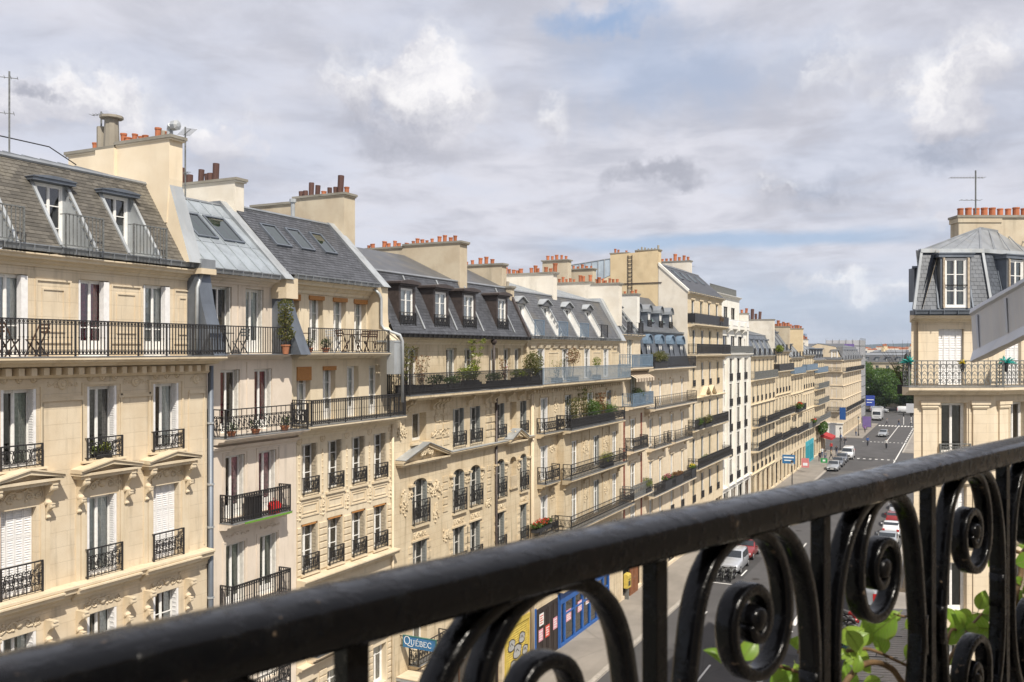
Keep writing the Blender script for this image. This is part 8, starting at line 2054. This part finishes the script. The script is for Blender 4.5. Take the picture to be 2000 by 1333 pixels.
plant(-21.35, 44.2, 16.44, 1.3, .5, .6, 'low golden bush right of the pink-leaved plant', LEAF_Y, ph=.5, dens=1.6); plant(-21.3, 46.0, 16.44, 1.2, 1.7, .9, 'big olive shrub at the right end of the long black balcony', LEAF_O, form='bush', ph=.5, dens=2.0)
plant(-21.5, 52.3, 16.46, 1.2, 1.8, .9, 'reddish conifer on the pale blue-grey balcony', LEAF_R, form='tree', ph=.3, dens=1.6); plant(-21.4, 49.6, 16.46, .9, 1.1, .5, 'thin pale shrub left of the reddish conifer', LEAF_Y, form='twiggy', ph=.3, dens=.3); plant(-21.4, 56.2, 16.46, .7, 1.2, .6, 'green and yellow shrub right of the conifer', LEAF_Y, form='tree', ph=.3, dens=.7)
for i, (y, h, lf, fm, lb) in enumerate([(52.6, 1.4, LEAF_O, 'twiggy', 'pale feathery shrub'), (54.3, 1.9, LEAF_O, 'twiggy', 'tall feathery shrub'), (55.9, 1.2, LEAF_G, 'bush', 'dense green bush'), (57.4, 1.5, LEAF_R, 'twiggy', 'red-tinged tall shrub'), (58.8, .9, LEAF_G, 'bush', 'low green bush at the right end')]): plant(-21.5, y, 13.56, 1.7, h, .8, lb + ' among the plants of the fourth-floor balcony', lf, form=fm, ph=.45, dens=1.6)
plant(-21.1, 57.4, 10.55, 1.7, .9, .6, 'golden bush on the third-floor balcony of the bay', LEAF_Y, ph=.3, dens=.9)
plant(-21.5, 47.6, 8.0, 2.2, .45, .4, 'planter of bright red geraniums just above the handrail', LEAF_G, FL_RED, 260, ph=.2, dens=.9, ls=.11)
plant(-21.2, 69.6, 17.0, 3.4, 1.0, .7, 'tan and green hedge on the balcony of the house with round dormers', LEAF_O, ph=.5, dens=1.3); plant(-21.3, 64.6, 14.35, 1.0, 1.0, .7, 'dark green shrub under the striped awning', LEAF_D, form='bush', ph=.4, dens=1.3); plant(-21.2, 66.4, 7.6, 1.2, .9, .5, 'bright green shrub on the low balcony of the one-bay house', LEAF_Y, ph=.3, dens=1.0)
plant(-21.15, 71.5, 7.1, 2.0, .5, .4, 'pink flowers in planters on the long low balcony', LEAF_G, FL_PINK, 130, ph=.75, dens=.8, ls=.13); plant(-21.1, 79.0, 7.1, 1.2, .45, .4, 'yellow flowers at the right end of the long low balcony', LEAF_G, FL_YEL, 120, ph=.8, dens=.6, ls=.13); plant(-21.15, 74.6, 7.1, 2.2, .4, .4, 'reddish-brown plants between the pink and yellow flowers', LEAF_R, ph=.75, dens=.9, ls=.12)
plant(-21.2, 85, 11.2, 2.6, .9, .5, 'green bush on the middle balcony of the tall house', LEAF_O, ph=.3, dens=.8); plant(-21.2, 82.2, 11.2, 1.2, .9, .5, 'small bush left on the middle balcony of the tall house', LEAF_G, ph=.3, dens=.8); plant(-21.3, 90.5, 20.9, 1.2, .8, .5, 'reddish shrub at the right end of the highest balcony', LEAF_R, ph=.3, dens=.8)
plant(-21.0, 139, 9.3, 3.0, 1.0, .7, 'red geraniums spilling over a third-floor balcony far down the row', LEAF_G, FL_RED, 200, ph=.5, dens=.7, ls=.28); plant(-20.9, 153, 6.1, 3.0, .7, .6, 'red flowers on the low balcony above the turquoise shop', LEAF_G, FL_RED, 130, ph=.6, dens=.6, ls=.25); plant(-21.0, 165, 3.9, 6.0, 2.0, .8, 'green hanging plants above the red awning', LEAF_G, ph=.1, dens=.5, ls=.3); plant(-21.4, 124.6, 18.0, 2.5, 1.0, .6, 'yellow-green bush on a roof terrace between the far attics', LEAF_Y, ph=.2, dens=.6, ls=.2)
# small potted plants on the other balconies
for i, (x, y, z, lf, lb) in enumerate([(-21.75, 22.8, 15.52, LEAF_G, 'leftmost small plant on the ornate balcony of the pink house'), (-21.7, 23.9, 15.52, LEAF_D, 'second small plant on the ornate balcony of the pink house'), (-21.7, 25.4, 15.52, LEAF_G, 'dark spiky plant at the right end of the ornate balcony of the pink house'),
        (-21.9, 27.0, 18.33, LEAF_Y, 'small light green pot plant left on the top balcony of the cream house'), (-21.9, 28.0, 18.33, LEAF_D, 'small dark pot plant on the top balcony of the cream house')]): plant(x, y, z, .4, .4, .35, lb, lf, pot='clay', ph=.18, dens=1.0, ls=.07)
for y, z, lf, h, lb in ((35.6, 16.44, LEAF_D, .5, 'dark low shrub left on the long black balcony'), (37.0, 16.44, LEAF_G, .4, 'low green shrub left of the yellow bush'), (41.3, 16.44, LEAF_D, .5, 'dark shrub in front of the drainpipe'), (84.6, 7.7, LEAF_G, .5, 'small shrub on the low balcony of the tall house')): plant(-21.35, y, z, 1.1, h, .5, lb, lf, ph=.4, dens=1.2)

# balcony furniture and odd things
def chair(x, y, z, rz, mt, label):
    P = thing('folding_chair', label, 'chair', (x, y, z), rz, 'chairs and tables on the balconies')
    def mk():
        d = {}; m = MB(); 
        for k in range(5): m.box(-.2 + k * .085, -.13 + k * .085, -.2, .2, .44, .455)
        d['seat'] = m.mesh('seat', mt); m = MB()
        for k in range(3): m.box(-.235, -.215, -.2, .2, .62 + k * .1, .68 + k * .1)
        d['backrest'] = m.mesh('backrest', mt); m = MB(); m.bar((-.24, 0, .88), (.2, 0, 0), .028); d['leg'] = m.mesh('leg', mt); m = MB(); m.bar((.18, 0, .45), (-.2, 0, 0), .028); d['brace'] = m.mesh('leg', mt); return d
    d = cached(('chair', mt.name), mk); put('seat', d['seat'], P); put('backrest', d['backrest'], P)
    for s in (-.2, .2): put('leg', d['leg'], P, T(0, s, 0)); put('leg', d['brace'], P, T(0, s * .9, 0))
def table(x, y, z, mt, label, w=.35):
    P = thing('balcony_table', label, 'table', (x, y, z), 0, 'chairs and tables on the balconies'); m = MB(); m.lathe((0, 0, .70), [(w, 0), (w, .025)], 16); m.obj('tabletop', mt, P); m = MB()
    for a in (0.6, 2.2, 3.8, 5.4): m.bar((.05 * math.cos(a), .05 * math.sin(a), .7), (.28 * math.cos(a), .28 * math.sin(a), 0), .022)
    m.obj('leg', mt, P)
chair(-21.75, 14.9, 18.24, R(90), WOOD, 'left dark folding chair on the far left balcony'); chair(-21.8, 15.75, 18.24, R(-90), WOOD, 'right dark folding chair on the far left balcony')
table(-22.2, 22.9, 18.27, IRON, 'small black table on the top balcony of the pink house'); chair(-22.3, 22.5, 18.27, R(0), IRON, 'black folding chair at the left end of the pink house balcony'); chair(-22.2, 23.7, 18.27, R(180), IRON_G, 'grey folding chair right of the small black table')
table(-21.95, 26.6, 18.33, WOOD, 'round wooden table left on the cream house balcony'); chair(-22.0, 28.6, 18.33, R(90), WHITE, 'white folding chair on the cream house balcony'); table(-21.9, 29.7, 18.33, WOOD, 'round wooden table right on the cream house balcony'); chair(-21.9, 29.0, 18.33, R(90), WOOD, 'dark folding chair left of the right wooden table'); chair(-21.95, 30.5, 18.33, R(-90), WOOD, 'dark folding chair right of the right wooden table'); chair(-21.9, 31.0, 18.33, R(-80), WOOD, 'rightmost dark folding chair on the cream house balcony')
P = thing('storage_box', 'black storage box behind the bars of the green-edged balcony', 'box', (-21.65, 23.5, 12.67)); m = MB(); m.box(-.2, .12, 0, .55, 0, .72); m.box(-.22, .14, -.02, .57, .72, .76); m.obj('box', IRON, P)
P = thing('bag', 'bright red bag behind the bars of the green-edged balcony', 'bag', (-21.6, 24.55, 12.67)); m = MB(); m.prof_x([(0, 0), (.36, 0), (.40, .3), (.30, .42), (.08, .42), (-.04, .3)], -.12, .12); m.tube([(0, .1, .4), (0, .14, .54), (0, .24, .54), (0, .28, .4)], .015, 5); m.obj('bag_body', RDM if False else simple('red_cloth', (.6, .03, .03), .7, 0, .3, .1, 5), P)
P = thing('artificial_turf_strip', 'bright green turf edging along the narrow balcony', 'edging', (-21.4, 22.6, 12.60)); m = MB(); m.box(0.0, .04, .45, 2.8, -.01, .05); m.obj('strip', simple('bright_green', (.13, .27, .04), .8, 0, .2, .15, 20), P)
for i, (t, lb, mt) in enumerate([(-.35, 'teal agave-like rosette at the left end of the looping balcony', TEAL), (1.62, 'yellow flower tuft in the middle of the looping balcony', FL_YEL), (3.25, 'teal agave-like rosette right of the yellow tuft', TEAL)]):
    n = Vector((math.sin(YAW), -math.cos(YAW), 0)); al = Vector((math.cos(YAW), math.sin(YAW), 0)); w = Vector((-1.51, 37.2, 17.05)) + al * t + n * .42
    P = thing('potted_plant', lb, 'plant', tuple(w), 0, 'pot plants on the looping balcony'); m = MB(); m.lathe((0, 0, 0), [(.05, .55), (.075, .7), (.08, .86), (.06, .86)], 10); m.obj('pot', IRON, P); m = MB(); q = random.Random(i)
    for k in range(26 if i != 1 else 18):
        a = q.uniform(0, 6.28); L = (.38 if i != 1 else .2) * q.uniform(.7, 1.1); el = q.uniform(.1, 1.3); pts = []
        for j in range(4): r_ = L * j / 3; pts.append((r_ * math.cos(el) * math.cos(a), r_ * math.cos(el) * math.sin(a), .88 + r_ * math.sin(el) - .25 * (j / 3) ** 2 * L))
        m.tube(pts, [.022, .030, .022, .003], 4)
    m.obj('foliage', mt, P, smooth=True)
P = thing('potted_plant', 'bare spiky shrub behind the left end of the looping balcony', 'plant', (-2.2, 43, 16.9), 0, 'pot plants on the looping balcony'); m = MB(); q = random.Random(8)
for k in range(30): a = q.uniform(0, 6.28); L = q.uniform(.6, 2.0); m.tube([(0, 0, 0), (L * .3 * math.cos(a), L * .3 * math.sin(a), L * .6), (L * .6 * math.cos(a), L * .6 * math.sin(a), L)], [.012, .008, .003], 4)
leaf_cloud(m, (0, 0, .5), (.6, .6, .5), 160, q, .12, 1); m.obj('foliage', [BARK, LEAF_D], P); m = MB(); m.box(-.2, .2, -.2, .2, -.4, 0); m.obj('pot', PLANTER, P)

# nearest things
RAIL, O_, RZ = near_rail(base, e_, o_)
vine(O_, e_, o_, RZ)
zinc_ledge(OWN)
# air
HZ = bpy.data.materials.new('haze'); HZ.use_nodes = True; t = NT(HZ.node_tree); out = t.n('ShaderNodeOutputMaterial'); v = t.n('ShaderNodeVolumePrincipled', {'Color': (.80, .88, 1.0, 1), 'Density': .00013, 'Anisotropy': .3}); t.link(v.outputs[0], out.inputs['Volume'])
if HAZE:
    m = MB(); m.box(-5000, 5000, -250, 4900, -3, 62); o = m.obj('haze', HZ); o['kind'] = 'stuff'

for o in SC.objects:
    if o.type == 'MESH' and o.parent is not None and o.name.split('.')[0] in ('carved_relief', 'pilaster_panels', 'wall_panel', 'rosette', 'modillion_row', 'arch_stones'): o['kind'] = 'stuff'
